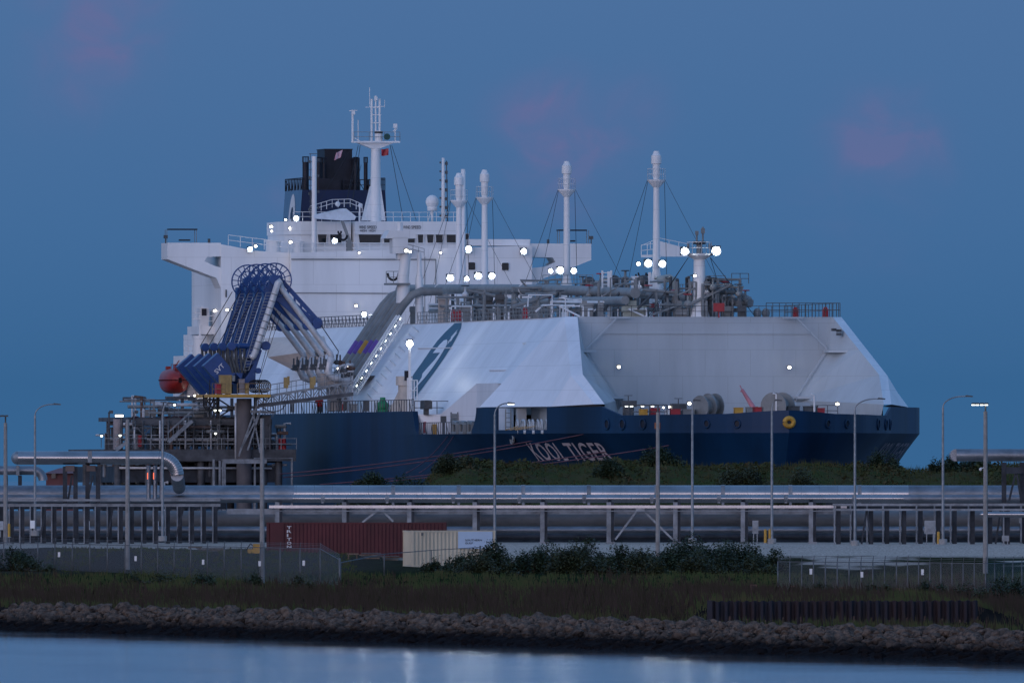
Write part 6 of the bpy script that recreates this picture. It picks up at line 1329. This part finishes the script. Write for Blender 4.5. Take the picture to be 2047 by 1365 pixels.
# ---------------- containers
def container(name_lab, pxl, pxf, pxr, py0, py1, Y, mt, ang, Lm, Hm, wd=2.44):
    s = F / Y; x0 = (pxf - 1023.5) / s; z0 = CAMH - (py1 - HZ) / s
    t_ = thing('shipping_container', name_lab, 'container', (x0, Y, z0), ang)
    ca, sa = cos(ang), sin(ang)
    def w(a, b, c): return (x0 + a*ca - b*sa, Y + a*sa + b*ca, z0 + c)     # a along, b back, c up
    m = MB(); n = int(Lm / .28) * 2; lo = []; hi = []
    for k in range(n * 2 + 1):
        a = .12 + (Lm - .24) * k / (n * 2); dp = .045 if (k // 2) % 2 else 0; lo.append(w(a, dp + .01, .16)); hi.append(w(a, dp + .01, Hm - .1))
    m.strip(lo, hi); lo = []; hi = []
    for k in range(37): a = .1 + (wd - .2) * k / 36; dp = .04 if (k // 2) % 2 else 0; lo.append(w(dp + .01, a, .16)); hi.append(w(dp + .01, a, Hm - .1))
    m.strip(lo, hi); m.poly([w(.05, .05, Hm - .03), w(Lm - .05, .05, Hm - .03), w(Lm - .05, wd - .05, Hm - .03), w(.05, wd - .05, Hm - .03)]); m.poly([w(Lm - .03, .05, .1), w(Lm - .03, wd - .05, .1), w(Lm - .03, wd - .05, Hm - .1), w(Lm - .03, .05, Hm - .1)]); m.poly([w(.05, wd - .03, .1), w(Lm, wd - .03, .1), w(Lm, wd - .03, Hm - .1), w(.05, wd - .03, Hm - .1)])
    m.build('corrugated_wall', mt, t_, fix=False)
    m = MB()
    for b in (.06, wd - .06):
        m.bar(w(0, b, .08), w(Lm, b, .08), .12, .16); m.bar(w(0, b, Hm - .06), w(Lm, b, Hm - .06), .1, .12)
        for a in (.07, Lm - .07): m.bar(w(a, b, 0), w(a, b, Hm), .16, .16, (1, 0, 0))
    for a in (.07, Lm - .07): m.bar(w(a, 0, .08), w(a, wd, .08), .12, .16); m.bar(w(a, 0, Hm - .06), w(a, wd, Hm - .06), .1, .12)
    m.build('frame', mt, t_)
    m = MB()
    for a in (.09, Lm - .09):
        for b in (.08, wd - .08):
            for c in (.06, Hm - .06): m.box(w(a, b, c), (.2, .2, .14), ang)
    m.build('corner_casting', mt, t_)
    return t_, w
ct, cw1 = container('long maroon corrugated shipping container with vertical white lettering', 533, 533, 893, 1044, 1121, 1424, CONR, radians(-1), 13.3, 2.86)
m = MB()
m.box(cw1(.75, -.012, 1.5), (1.0, .02, 2.5)); m.build('smooth_panel', CONR, ct)
for k, chh in enumerate('TRITON'):
    def fn(x, y, k=k): return cw1(1.5 + x, -.03, 2.38 - .285*k + y)
    textmb(chh, fn, .34 if chh != 'I' else .11, .205, .02).build('lettering', WLET, ct, fix=False)
cc, cw2 = container('short cream corrugated shipping container with a pale blue lettered panel on its side', 805, 823, 990, 1061, 1133, 1345, CONB, radians(15), 6.06, 2.55)
m = MB(); m.prism([cw2(3.35, -.03, 1.28), cw2(5.85, -.03, 1.28), cw2(5.85, -.03, 2.48), cw2(3.35, -.03, 2.48)], (0, -.02, 0)); sg = m.build('panel', SIGN, cc)
for k, tx in enumerate(('SOUTHERN', 'GULF')):
    def fn(x, y, k=k): return cw2(3.85 + x, -.075, 1.82 - .21*k + y)
    textmb(tx, fn, 1.22 if k == 0 else .56, .13, .012).build('lettering', INK, sg, fix=False)
m = MB(); m.box(cw2(.75, -.02, 2.3), (.13, .04, .2)); m.build('vent', DGREY, cc)
# yard clutter
def yard(name, lab, cat, px, py, w, h, Y, mt, fn=None, group=None):
    c = P(px, py, Y); s = F / Y; t_ = thing(name, lab, cat, (c[0], c[1], c[2] - h/2/s), 0, group); fn(c, w/s, h/s, t_); return t_
def pallets(c, w, h, t_):
    n = 4
    for k in range(n):
        m = MB(); z = c[2] - h/2 + h*(k + .35)/n; m.box((c[0], c[1], z + h*.18/n + .02), (w, 1.0, h*.22/n))
        for q in range(5): m.box((c[0] - w*.45 + w*.9*q/4, c[1] - .45, z - .02), (w*.08, .1, h*.42/n))
        m.build('pallet', WOOD, t_)
yard('pallet_stack', 'low stack of brown pallets on the gravel right of the cream container', 'pallets', 1011, 1125, 34, 10, 1380, WOOD, pallets)
def timber(c, w, h, t_):
    r = random.Random(int(c[0]*10))
    for k in range(5):
        m = MB(); a = r.uniform(-.1, .1); m.box((c[0] + r.uniform(-.1, .1)*w, c[1] + r.uniform(-.3, .3), c[2] - h*.4 + h*.8*k/4), (w * r.uniform(.6, 1), .25, h*.14), a); m.build('beam', WOOD if k % 2 else DGREY, t_)
yard('timber_stack', 'loose stack of grey timbers on the ground before the maroon container', 'timber', 742, 1112, 46, 16, 1390, WOOD, timber)
yard('timber_stack', 'dark pile of steel beams left of the cream container end', 'beams', 782, 1116, 42, 12, 1388, WOOD, timber)
yard('timber_stack', 'low dark pile of beams behind the left fence', 'beams', 425, 1098, 60, 8, 1420, WOOD, timber)
def trestle(c, w, h, t_):
    m = MB(); m.box((c[0], c[1], c[2] + h*.42), (w, .7, h*.14)); m.build('top', WOOD, t_)
    for k in (-1, 1): m = MB(); m.box((c[0] + k*w*.35, c[1], c[2] - .05), (.1, .5, h*.85)); m.build('leg', WOOD, t_)
yard('work_table', 'pale work table standing before the maroon container', 'table', 705, 1116, 24, 22, 1386, WOOD, trestle)
yard('work_table', 'thin dark table behind the left fence, beside the beam pile', 'table', 390, 1100, 28, 16, 1425, WOOD, trestle)
def machine(c, w, h, t_):
    m = MB(); m.box((c[0] + w*.08, c[1], c[2] - h*.1), (w*.8, 1.0, h*.5)); m.box((c[0] + w*.2, c[1], c[2] + h*.3), (w*.4, .8, h*.35)); m.build('body', YEL, t_)
    m = MB(); m.tube([(c[0] + w*.1, c[1] - .2, c[2] + h*.25), (c[0] - w*.15, c[1] - .2, c[2] + h*.5), (c[0] - w*.4, c[1] - .2, c[2] + h*.1)], .05, 6); m.build('hose', WIRE, t_)
    for k in (-1, 1): m = MB(); m.tube([(c[0] + k*w*.28, c[1] - .55, c[2] - h*.38), (c[0] + k*w*.28, c[1] - .4, c[2] - h*.38)], h*.16, 12); m.build('wheel', BLACK, t_)
yard('generator', 'small yellow wheeled machine left of the maroon container', 'machine', 506, 1102, 34, 32, 1405, YEL, machine)
bol0 = None
for px, py0, py1, Y, lab in [(18, 1046, 1074, 1470, 'yellow bollard at the left edge beside the first concrete pole'), (1530, 1057, 1086, 1478, 'left yellow bollard of the pair before the pipe rack'), (1539, 1057, 1086, 1478, 'right yellow bollard of the pair, touching the lamp post'), (1876, 1062, 1088, 1474, 'yellow bollard beside the electrical pedestal at right')]:
    a = P(px, py1, Y); h = (py1 - py0) * Y / F
    t_ = thing('bollard', lab, 'bollard', a, 0, 'yellow bollards before the pipe rack'); m = MB(); m.tube([a, add(a, (0, 0, h - .06)), add(a, (0, 0, h))], [.11, .11, .05], 12); m.build('post', YEL, t_, 'auto'); m = MB(); m.cyl(add(a, (0, 0, .0)), .06, .17, 12); m.build('collar', CONC, t_)
def pedestal(px, py0, py1, w, Y, lab, mt=GALV):
    a = P(px, py1, Y); s = F / Y; h = (py1 - py0)/s; t_ = thing('electrical_pedestal', lab, 'electrical box', a); m = MB(); m.box(add(a, (0, 0, h*.72)), (w/s, .25, h*.56)); m.build('cabinet', mt, t_); m = MB(); m.box(add(a, (-w/s*.3, 0, h*.22)), (.07, .1, h*.46)); m.box(add(a, (w/s*.3, 0, h*.22)), (.07, .1, h*.46)); m.build('stand', GALV, t_); m = MB(); m.box(add(a, (0, -.135, h*.72)), (w/s*.75, .02, h*.4)); m.build('door', mt, t_)
pedestal(1859, 1040, 1088, 22, 1480, 'tall grey electrical pedestal with a pale box at right, left of a yellow bollard'); pedestal(1510, 1040, 1087, 12, 1482, 'slim grey electrical pedestal left of the yellow bollard pair'); pedestal(2010, 1070, 1090, 14, 1476, 'squat pale concrete grey box at the right rack posts'); pedestal(65, 1040, 1068, 9, 1484, 'pale grey box behind the foot of the leftmost curved lamp post', WHITE)
for px, lab in ((174, 'pale sign board on the left rack posts below the elevated pipe legs'), (312, 'pale sign board on the left rack posts beside the plain lamp pole'), (1, 'pale sign board cut by the left edge of the picture')):
    c = P(px, 1050, 1493); t_ = thing('sign_board', lab, 'sign', (c[0], c[1], c[2] - .35), 0, 'pale boards on the left pipe rack'); m = MB(); m.box(c, (.42, .03, .68)); m.build('board', mat('pale_grey_board', (.42, .44, .47)), t_); m = MB(); m.box(add(c, (-.1, -.02, .1)), (.12, .012, .05)); m.box(add(c, (.08, -.02, -.08)), (.15, .012, .04)); m.build('faded_mark', GREY, t_); m = MB(); m.bar(add(c, (0, .05, -.9)), add(c, (0, .05, .3)), .06); m.build('post', GALV, t_)

# ---------------- pipe rack
YR = 1500.0
def rx(px, Y=YR): return (px - 1023.5) * Y / F
def rz_(py, Y=YR): return CAMH - (py - HZ) * Y / F
def pipeline(lab, py, dia, Y, mt, px0=-700, px1=2800, clamps=None, nseg=1, cat='pipe', segs=None, name='pipeline'):
    r = dia / 2 * Y / F; z = rz_(py, Y); t_ = thing(name, lab, cat, (rx((max(px0, 0) + min(px1, 2047))/2, Y), Y, z - r))
    for (a, b, mm) in (segs or [(px0, px1, mt)]):
        m = MB(); m.tube([(rx(a, Y), Y, z), (rx(b, Y), Y, z)], r, 28); m.build('cladding', mm, t_, 'auto')
    if clamps:
        for px in clamps:
            m = MB(); m.tube([(rx(px - 4.0, Y), Y, z), (rx(px + 4.0, Y), Y, z)], r * 1.06, 28); m.build('clamp_band', RACK, t_, 'auto')
            m = MB(); m.box((rx(px, Y), Y - r*.4, z - r*1.0), (.2, .5, r*.5)); m.build('saddle', RACK, t_)
    if nseg > 1:
        m = MB()
        for k in range(nseg):
            px = max(px0, -20) + (min(px1, 2070) - max(px0, -20)) * k / nseg; m.tube([(rx(px - .35, Y), Y, z), (rx(px + .35, Y), Y, z)], r * 1.012, 28)
        m.each('cladding_seam', mm, t_, 'auto')
    return t_
pipeline('big shiny silver pipe with a pink sheen, uppermost long pipe on the rack', 987.3, 35, 1512, CLAD, clamps=[786, 917, 1046, 1177, 1312, 1445, 1580, 1718], nseg=58, segs=[(-700, 588, CLADD), (588, 1816, CLAD), (1816, 2800, CLADD)])  # outer stretches: loss of the sheen put into a duller cladding
pipeline('thin shiny silver pipe directly below the big shiny pipe on the rack', 996.2, 15, 1503, CLAD, clamps=[645, 774, 906, 1038, 1168, 1303, 1437, 1571, 1707], nseg=44, segs=[(-700, 585, CLADD), (585, 1806, CLAD), (1806, 2800, CLADD)])  # same here, duller ends stand in for the missing reflection
pipeline('thick dull grey pipe inside the rack behind the posts', 1037, 33, 1516, PIPED, clamps=None, nseg=18)
pipeline('narrower pale grey pipe below the thick dull pipe inside the rack', 1059, 14, 1512, CLADD, nseg=10)
pipeline('dark low pipe near the ground inside the rack', 1072, 12, 1510, RACKD)
pipeline('slim weathered pipe running at the back of the rack top on the left', 990, 12, 1530, CLADD, px0=-700, px1=420, nseg=16)
rack = thing('pipe_rack', 'long grey steel pipe rack with spaced posts behind the containers and lamp posts', 'pipe rack', (rx(1085), YR, 3.2))
def rpart(name, mt, fn, t_=None): m = MB(); fn(m); return m.build(name, mt, t_ or rack)
rpart('cable_tray', mat('pale_galvanised_tray', (.40, .39, .40), .3, .9, .1, 1), lambda m: m.box(((rx(540) + rx(1690))/2, YR - 6.0, rz_(1012.5, 1494)), (rx(1690) - rx(540), .5, .22)))
rpart('rack_beam', RACK, lambda m: m.bar((rx(455), YR - 5.2, rz_(1022, 1495)), (rx(1700), YR - 5.2, rz_(1022, 1495)), .3, .42))
rpart('dark_gap_strip', RACKD, lambda m: m.bar((rx(-80), YR + 24, rz_(1074)), (rx(2120), YR + 24, rz_(1074)), .3, 1.5))  # added dark strip, paints the gap under the pipes dark
rpart('hand_wire', GALV, lambda m: m.bar((rx(540), YR - 6.6, rz_(1021, 1493)), (rx(1680), YR - 6.6, rz_(1021, 1493)), .05))
for px in (556, 690, 820, 951, 1086, 1219, 1352, 1487, 1623):
    rpart('post', RACK, lambda m: (m.box((rx(px - 2, 1494), 1494, (3.1 + rz_(1003))/2), (.34, .12, rz_(1003) - 3.1)), m.box((rx(px + 1, 1494), 1494, 3.25), (.7, .6, .16)))); rpart('post_shaded_side', RACKD, lambda m: m.box((rx(px + 5.5, 1494), 1494.3, (3.3 + rz_(1003))/2), (.22, .55, rz_(1003) - 3.3)))  # dark piece on the right puts the post's shaded side into colour
    rpart('cross_beam', RACKD, lambda m: m.bar((rx(px), 1494.6, rz_(1020)), (rx(px), 1530, rz_(1020)), .3, .4)); rpart('back_post', RACKD, lambda m: m.box((rx(px + 3), 1529, (3.1 + rz_(1010))/2), (.4, .4, rz_(1010) - 3.1)))
for a, b, yb in ((752, 724, 1044), (766, 786, 1042), (1272, 1230, 1078), (1288, 1345, 1078)):
    rpart('brace', GALV, lambda m: m.bar((rx(a, 1494), 1494, rz_(1022, 1494)), (rx(b, 1494), 1494, rz_(yb, 1494)), .15))
for px in (759, 1280): rpart('gusset', GALV, lambda m: m.box((rx(px, 1494), 1493.9, rz_(1019, 1494)), (.7, .1, .3)))
lr = thing('pipe_rack', 'dense dark rack of close steel posts on the left under the elevated pipe', 'pipe rack', (rx(230), YR, 3.3))
rr_ = thing('pipe_rack', 'dense dark rack of close steel posts at the right end', 'pipe rack', (rx(1860), YR, 3.2))
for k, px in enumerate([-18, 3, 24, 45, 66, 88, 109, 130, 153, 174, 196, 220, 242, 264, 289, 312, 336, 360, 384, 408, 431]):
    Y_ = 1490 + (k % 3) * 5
    rpart('post', RACKD, lambda m: m.box((rx(px, Y_), Y_, (3.2 + rz_(1005))/2), (.30, .3, rz_(1005) - 3.2)), lr); rpart('post_lit_side', RACK, lambda m: m.box((rx(px - 5.5, Y_), Y_ - .2, (3.2 + rz_(1008))/2), (.10, .2, rz_(1008) - 3.2)), lr)  # pale strip on the left is the post's lit side, set by colour
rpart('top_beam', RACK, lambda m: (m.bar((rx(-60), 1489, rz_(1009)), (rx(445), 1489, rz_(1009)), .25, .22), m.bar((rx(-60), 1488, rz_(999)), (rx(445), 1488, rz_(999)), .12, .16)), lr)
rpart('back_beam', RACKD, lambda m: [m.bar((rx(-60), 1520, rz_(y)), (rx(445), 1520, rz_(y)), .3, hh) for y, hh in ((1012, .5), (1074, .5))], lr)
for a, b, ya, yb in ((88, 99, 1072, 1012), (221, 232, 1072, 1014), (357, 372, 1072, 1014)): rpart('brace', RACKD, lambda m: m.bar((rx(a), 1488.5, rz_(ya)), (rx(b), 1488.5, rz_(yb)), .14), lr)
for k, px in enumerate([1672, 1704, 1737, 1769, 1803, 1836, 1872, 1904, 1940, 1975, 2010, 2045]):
    Y_ = 1491 + (k % 2) * 4; rpart('post', RACKD, lambda m: m.box((rx(px + 4, Y_), Y_, (3.1 + rz_(1006))/2), (.36, .3, rz_(1006) - 3.1)), rr_); rpart('post_lit_side', RACK, lambda m: m.box((rx(px - 4, Y_), Y_ - .2, (3.1 + rz_(1006))/2), (.12, .25, rz_(1006) - 3.1)), rr_)  # lit left side again put in as a paler strip
rpart('top_beam', RACK, lambda m: (m.bar((rx(1660), 1489, rz_(1018)), (rx(2100), 1489, rz_(1018)), .25, .16), m.bar((rx(1660), 1489, rz_(1008)), (rx(2100), 1489, rz_(1008)), .25, .2)), rr_)
rpart('back_beam', RACKD, lambda m: [m.bar((rx(1660), 1522, rz_(y)), (rx(2100), 1522, rz_(y)), .3, hh) for y, hh in ((1012, .5), (1074, .5))], rr_)
for a, b in ((1717, 1727), (1737, 1728), (1983, 1993)): rpart('brace', RACKD, lambda m: m.bar((rx(a), 1489, rz_(1086)), (rx(b), 1489, rz_(1020)), .15), rr_)
# elevated pipes with elbow and legs
def arc(px, py, rad, a0, a1, n, Y): return [(rx(px, Y) + rad*cos(a0 + (a1-a0)*k/n), Y, rz_(py, Y) + rad*sin(a0 + (a1-a0)*k/n)) for k in range(n+1)]
ep = thing('elevated_pipe', 'big silver elevated pipe on black legs at left, turning down in a segmented elbow', 'pipe', (rx(200), 1506, rz_(975)))
Yp = 1495; rad = 36 * Yp / F; rp_ = 13.5 * Yp / F
pts = [(rx(-60, Yp), Yp, rz_(915, Yp)), (rx(318, Yp), Yp, rz_(915, Yp))] + arc(318, 915 + 36, rad, pi/2, .06, 12, Yp)
m = MB(); m.tube([(rx(36, Yp), Yp, rz_(915, Yp)), pts[1]] + pts[2:], rp_, 26); m.build('cladding', CLAD, ep, 'auto')
m = MB(); m.tube([(rx(38, Yp) - .4, Yp + 16, rz_(914.5, Yp)), (rx(38, Yp) - .2, Yp + 4, rz_(914.8, Yp)), (rx(40, Yp), Yp, rz_(915, Yp)), (rx(44, Yp), Yp, rz_(915, Yp))], rp_, 20); m.build('rear_bend', CLADD, ep, 'auto')
m = MB(); m.tube([pts[-1], add(pts[-1], (.02, 4, -.5)), add(pts[-1], (.02, 8, -1.0))], rp_ * .95, 22); m.build('lower_bend', CLADD, ep, 'auto')
m = MB()
for k in range(2, len(pts) - 1): d_ = norm(sub(pts[k+1], pts[k-1])); m.tube([add(pts[k], mul(d_, -.03)), add(pts[k], mul(d_, .03))], rp_ * 1.02, 26)
for px in (70, 180, 256): m.tube([(rx(px - 1, Yp), Yp, rz_(915, Yp)), (rx(px + 1, Yp), Yp, rz_(915, Yp))], rp_ * 1.02, 26)
m.each('seam_ring', CLADD, ep, 'auto')
m = MB(); m.box((rx(180, Yp), Yp - .1, rz_(913, Yp)), (.32, 1.3, .9)); m.build('clamp', RACK, ep)
for k, px in enumerate((130, 151, 175, 196)):
    m = MB(); m.box((rx(px, Yp), Yp, (rz_(932, Yp) + rz_(1075, Yp))/2), (.34, .4, rz_(932, Yp) - rz_(1075, Yp))); m.build('leg', RACKD, ep)
m = MB(); m.bar((rx(139), Yp, rz_(1000)), (rx(147), Yp, rz_(950)), .16); m.bar((rx(176), Yp - .3, rz_(1005)), (rx(189), Yp - .3, rz_(950)), .16); m.build('brace', RACKD, ep)
for px in (140, 182): m = MB(); m.box((rx(px, Yp), Yp, rz_(936, Yp)), (.7, .7, .45)); m.build('pipe_shoe', mat('dull_rust_steel', (.15, .11, .10), .7), ep)
for k, px in enumerate((297, 310, 323)):
    m = MB(); m.tube([(rx(px, Yp + 4), Yp + 4, rz_(930)), (rx(px, Yp + 4), Yp + 4, rz_(1000))], .17, 10); m.build('standpipe', CLADD, ep, 'auto')
for px in (295, 307):
    m = MB(); m.box((rx(px, 1498), 1498, rz_(951)), (.06, .06, .5)); m.build('red_reflection_strip', mat('red_reflection_glow', (1, .1, .05), .5, emit=(1.0, .16, .06), estr=1.6), ep)  # no lamps: glowing strips imitate the orange-red reflection on the standpipes
er = thing('elevated_pipe', 'big dark silver elevated pipe entering at right above the scrub bank on dark legs', 'pipe', (rx(1980), 1497, rz_(1000)))
m = MB(); m.tube([(rx(1912, 1497), 1497, rz_(909.5, 1497)), (rx(2300, 1497), 1497, rz_(909.5, 1497))], 12.5 * 1497 / F, 26); m.tube([(rx(1912, 1497), 1497, rz_(909.5, 1497)), (rx(1911, 1497), 1500, rz_(910, 1497))], 12.4 * 1497 / F, 20); m.build('cladding', CLADD, er, 'auto')
m = MB()
for px in (1915, 1940, 1972, 2020): m.tube([(rx(px - .6, 1497), 1497, rz_(909.5, 1497)), (rx(px + .6, 1497), 1497, rz_(909.5, 1497))], 12.8 * 1497 / F, 26)
m.each('seam_ring', CLADD, er, 'auto')
for px in (2007, 2043): m = MB(); m.box((rx(px, 1496), 1496, (rz_(924) + rz_(1085))/2), (.36, .4, rz_(924) - rz_(1085))); m.build('leg', RACKD, er)
m = MB(); m.bar((rx(2014), 1495, rz_(1000)), (rx(2027), 1495, rz_(945)), .16); m.bar((rx(2038), 1495, rz_(1000)), (rx(2029), 1495, rz_(945)), .16); m.bar((rx(2007), 1495, rz_(940)), (rx(2043), 1495, rz_(940)), .5, .5); m.build('brace', RACKD, er)
lp2 = thing('elevated_pipe', 'lower silver pipe at the left edge, its downward elbow below the big elevated pipe', 'pipe', (rx(30), 1530, rz_(975)))
m = MB(); Yq = 1530; m.tube([(rx(-80, Yq), Yq, rz_(940, Yq)), (rx(66, Yq), Yq, rz_(940, Yq))] + arc(66, 940 + 20, 20*Yq/F, pi/2, 0, 8, Yq), 9.0 * Yq / F, 20); m.build('cladding', CLADD, lp2, 'auto')
m = MB(); m.box((rx(36, Yq), Yq - .4, rz_(940, Yq)), (.25, .9, .8)); m.build('clamp', RACK, lp2)
for px in (12, 40): m = MB(); m.box((rx(px, Yq), Yq, (rz_(950) + 3)/2), (.3, .3, rz_(950) - 3)); m.build('leg', RACKD, lp2)
rp3 = thing('pipe_stub', 'short bright silver pipe end poking out at right below the rack top beam', 'pipe', (rx(2005), 1488, rz_(1036)))
m = MB(); m.tube([(rx(1958, 1487), 1487, rz_(1028, 1487)), (rx(1964, 1487), 1487, rz_(1028, 1487)), (rx(2200, 1487), 1487, rz_(1028, 1487))], [.02, 5.5*1487/F, 5.5*1487/F], 16); m.build('cladding', CLAD, rp3, 'auto')
m = MB(); m.box((rx(2040, 1487), 1487.5, rz_(1038)), (.2, .3, .5)); m.build('hanger', RACK, rp3)

# ---------------- lamp posts and concrete poles
def cobra(px, pyb, pyt, pxe, Y, lab, lit=None, r=.115, base=True):
    a = P(px, pyb, Y); s = F / Y; H = (pyb - pyt) / s; reach = (pxe - px) / s
    t_ = thing('lamp_post', lab, 'lamp post', a, 0, 'curved arm lamp posts along the pipe rack')
    rise = 22 / s
    m = MB(); m.tube([a, add(a, (0, 0, H - rise))], [r, r * .72], 12); m.build('pole', GALV, t_, 'auto')
    m = MB(); m.tube([add(a, (reach*.66*(1 - cos(pi/2*k/8)), 0, H - rise + rise*sin(pi/2*k/8))) for k in range(9)] + [add(a, (reach*.8, 0, H))], r * .42, 8); m.build('arm', GALV, t_, 'auto')
    m = MB(); h = add(a, (reach*.82, 0, H)); m.prism([add(h, (-.25, -.14, -.04)), add(h, (.38, -.14, -.06)), add(h, (.38, -.14, .03)), add(h, (-.15, -.14, .1))], (0, .28, 0)); hd = m.build('lamp_head', DGREY, t_)
    if lit: m = MB(); m.box(add(h, (.08, 0, -.075)), (.5, .22, .05)); m.build('lit_lens', lit, hd)
    if base: m = MB(); m.tube([add(a, (0, 0, -.1)), add(a, (0, 0, .28)), add(a, (0, 0, .32))], [.34, .34, .28], 14); m.build('footing', CONC, t_, 'auto')
    return t_
cobra(70, 1068, 808, 121, 1490, 'lamp post with a curved unlit arm near the left edge, beside the yellow bollard'); cobra(325, 1079, 806, 344, 1482, 'plain lamp post on a round concrete footing right of the elevated pipe legs')
cobra(989, 1098, 806, 1026, 1440, 'lamp post with a lit curved arm standing behind the right end of the cream container', LAMPD); cobra(1384, 1083, 800, 1392, 1480, 'slim lamp post rising from the middle of the hedge, below the dark ship winches')
cobra(1543, 1084, 800, 1556, 1478, 'lamp post beside the yellow bollard pair, in front of the yellow bow chock'); cobra(1709, 1088, 797, 1771, 1476, 'lamp post with a curved unlit arm before the right part of the bow'); cobra(1885, 1085, 792, 1946, 1474, 'lamp post with a curved unlit arm standing against the sky right of the bow')
def conc(px, pyb, pyt, Y, lab, heads=(), lit=None, r=.16, cam_=None):
    a = P(px, pyb, Y); s = F / Y; H = (pyb - pyt) / s
    t_ = thing('concrete_pole', lab, 'lamp post', a, 0, 'straight concrete lighting poles')
    m = MB(); m.tube([a, add(a, (0, 0, H))], [r * 1.1, r * .82], 14); m.build('pole', CONC, t_, 'auto')
    if heads:
        m = MB(); m.tube([add(a, (0, 0, H)), add(a, (0, 0, H + .45))], .06, 8); m.bar(add(a, (min(heads)/s - .05, 0, H + .5)), add(a, (max(max(heads)/s, .1), 0, H + .5)), .07); br = m.build('bracket', DGREY, t_)
        for hx in heads:
            h = add(a, (hx/s, -.05, H + .52)); m = MB(); m.box(h, (.26, .3, .13)); hd = m.build('lamp_head', DGREY, t_)
            if lit: m = MB(); m.box(add(h, (-.02, -.03, -.09)), (.22, .24, .06)); m.build('lit_lens', lit, hd)
    if cam_: m = MB(); c = add(a, (-10/s, -.1, H - (cam_ - pyt)/s)); m.ball(c, .11, 6); m.bar(add(c, (0, 0, .1)), add(c, (10/s, .1, .12)), .06); m.build('camera_dome', WHITE, t_)
    m = MB(); m.bar(add(a, (.1, -r*.95, H*.05)), add(a, (.02, -r*.8, H*.97)), .035); m.box(add(a, (0, -r, H*.62)), (.16, .06, .3)); m.build('cable_conduit', GALV, t_)
    return t_
conc(11, 1086, 845, 1440, 'concrete pole at the left edge of the picture', (-14, -6, 2)); conc(255, 1146, 838, 1322, 'concrete pole standing before the left fence, in front of the elevated pipe', (), None); conc(524, 1168, 836, 1268, 'nearest concrete pole, at the left end of the maroon container')
conc(1315, 1112, 824, 1395, 'thick concrete pole with several lit lamp heads, right of the white ship name', (-62, -52, -30, -10), LAMPD, .155); conc(1970, 1152, 822, 1312, 'tall concrete pole at right with lit lamp heads and a camera dome', (-24, -16, -7, 2), LAMPD, .165, 938)
# far buildings seen below the elevated pipe
bd = thing('building', 'distant low building with a dull red roof seen below the elevated pipe at left', 'building', (rx(118, 2300), 2300, 0))
def dpt(px, py): return (px - 1023.5) * 2300 / F, CAMH - (py - HZ) * 2300 / F
x0, z0 = dpt(92, 962); x1, z1 = dpt(152, 946); zt_ = dpt(0, 935)[1]
m = MB(); m.prism([(x0, 2300, 2), (x1, 2300, 2), (x1, 2300, z1), (x0, 2300, z1)], (0, 8, 0)); m.build('wall', mat('dark_maroon_wall', (.14, .05, .05)), bd)
m = MB(); m.prism([(x0 - .3, 2299, z1), (x1 + .3, 2299, z1), ((x0+x1)/2 + 1, 2303, zt_), ((x0+x1)/2 - .2, 2303, zt_)], (0, 6, 0)); m.build('roof', mat('dull_red_roof', (.17, .05, .05)), bd)
m = MB(); xx, zz = dpt(107, 950); m.box((xx, 2299.8, zz), (.5, .2, .7)); m.build('window', GLASS, bd)
sh = thing('equipment_shed', 'dark open equipment shed with three small yellow lamps seen below the elevated pipe', 'shed', W(-120, 62, 0), radians(-80))
q = lambda px, py: pu(px, py, -120)
m = SM(); a, b = q(204, 968), q(290, 931); m.prism([(a[0], a[1], 2), (a[0], b[1], 2), (a[0], b[1], b[2]), (a[0], a[1], b[2])], (-6, 0, 0)); m.build('wall', mat('dark_brown_wall', (.06, .055, .05)), sh)
m = SM(); m.bar(q(202, 931), q(292, 930), 1.0, .2)
for px in range(208, 292, 8): m.bar(q(px, 966), q(px, 932), .08)
for y in (940, 948, 956): m.bar(add(q(206, y), (.1, 0, 0)), add(q(288, y), (.1, 0, 0)), .07)
m.build('frame', RACK, sh)
for px in (221, 249, 277):
    c = add(q(px, 937), (.5, 0, 0)); m = SM(); m.box(add(c, (0, 0, .2)), (.4, .5, .1)); o = m.build('lamp_housing', DGREY, sh); m = SM(); m.ball(c, .17, 4); m.build('lit_lens', LAMPY, o, True, fix=False)
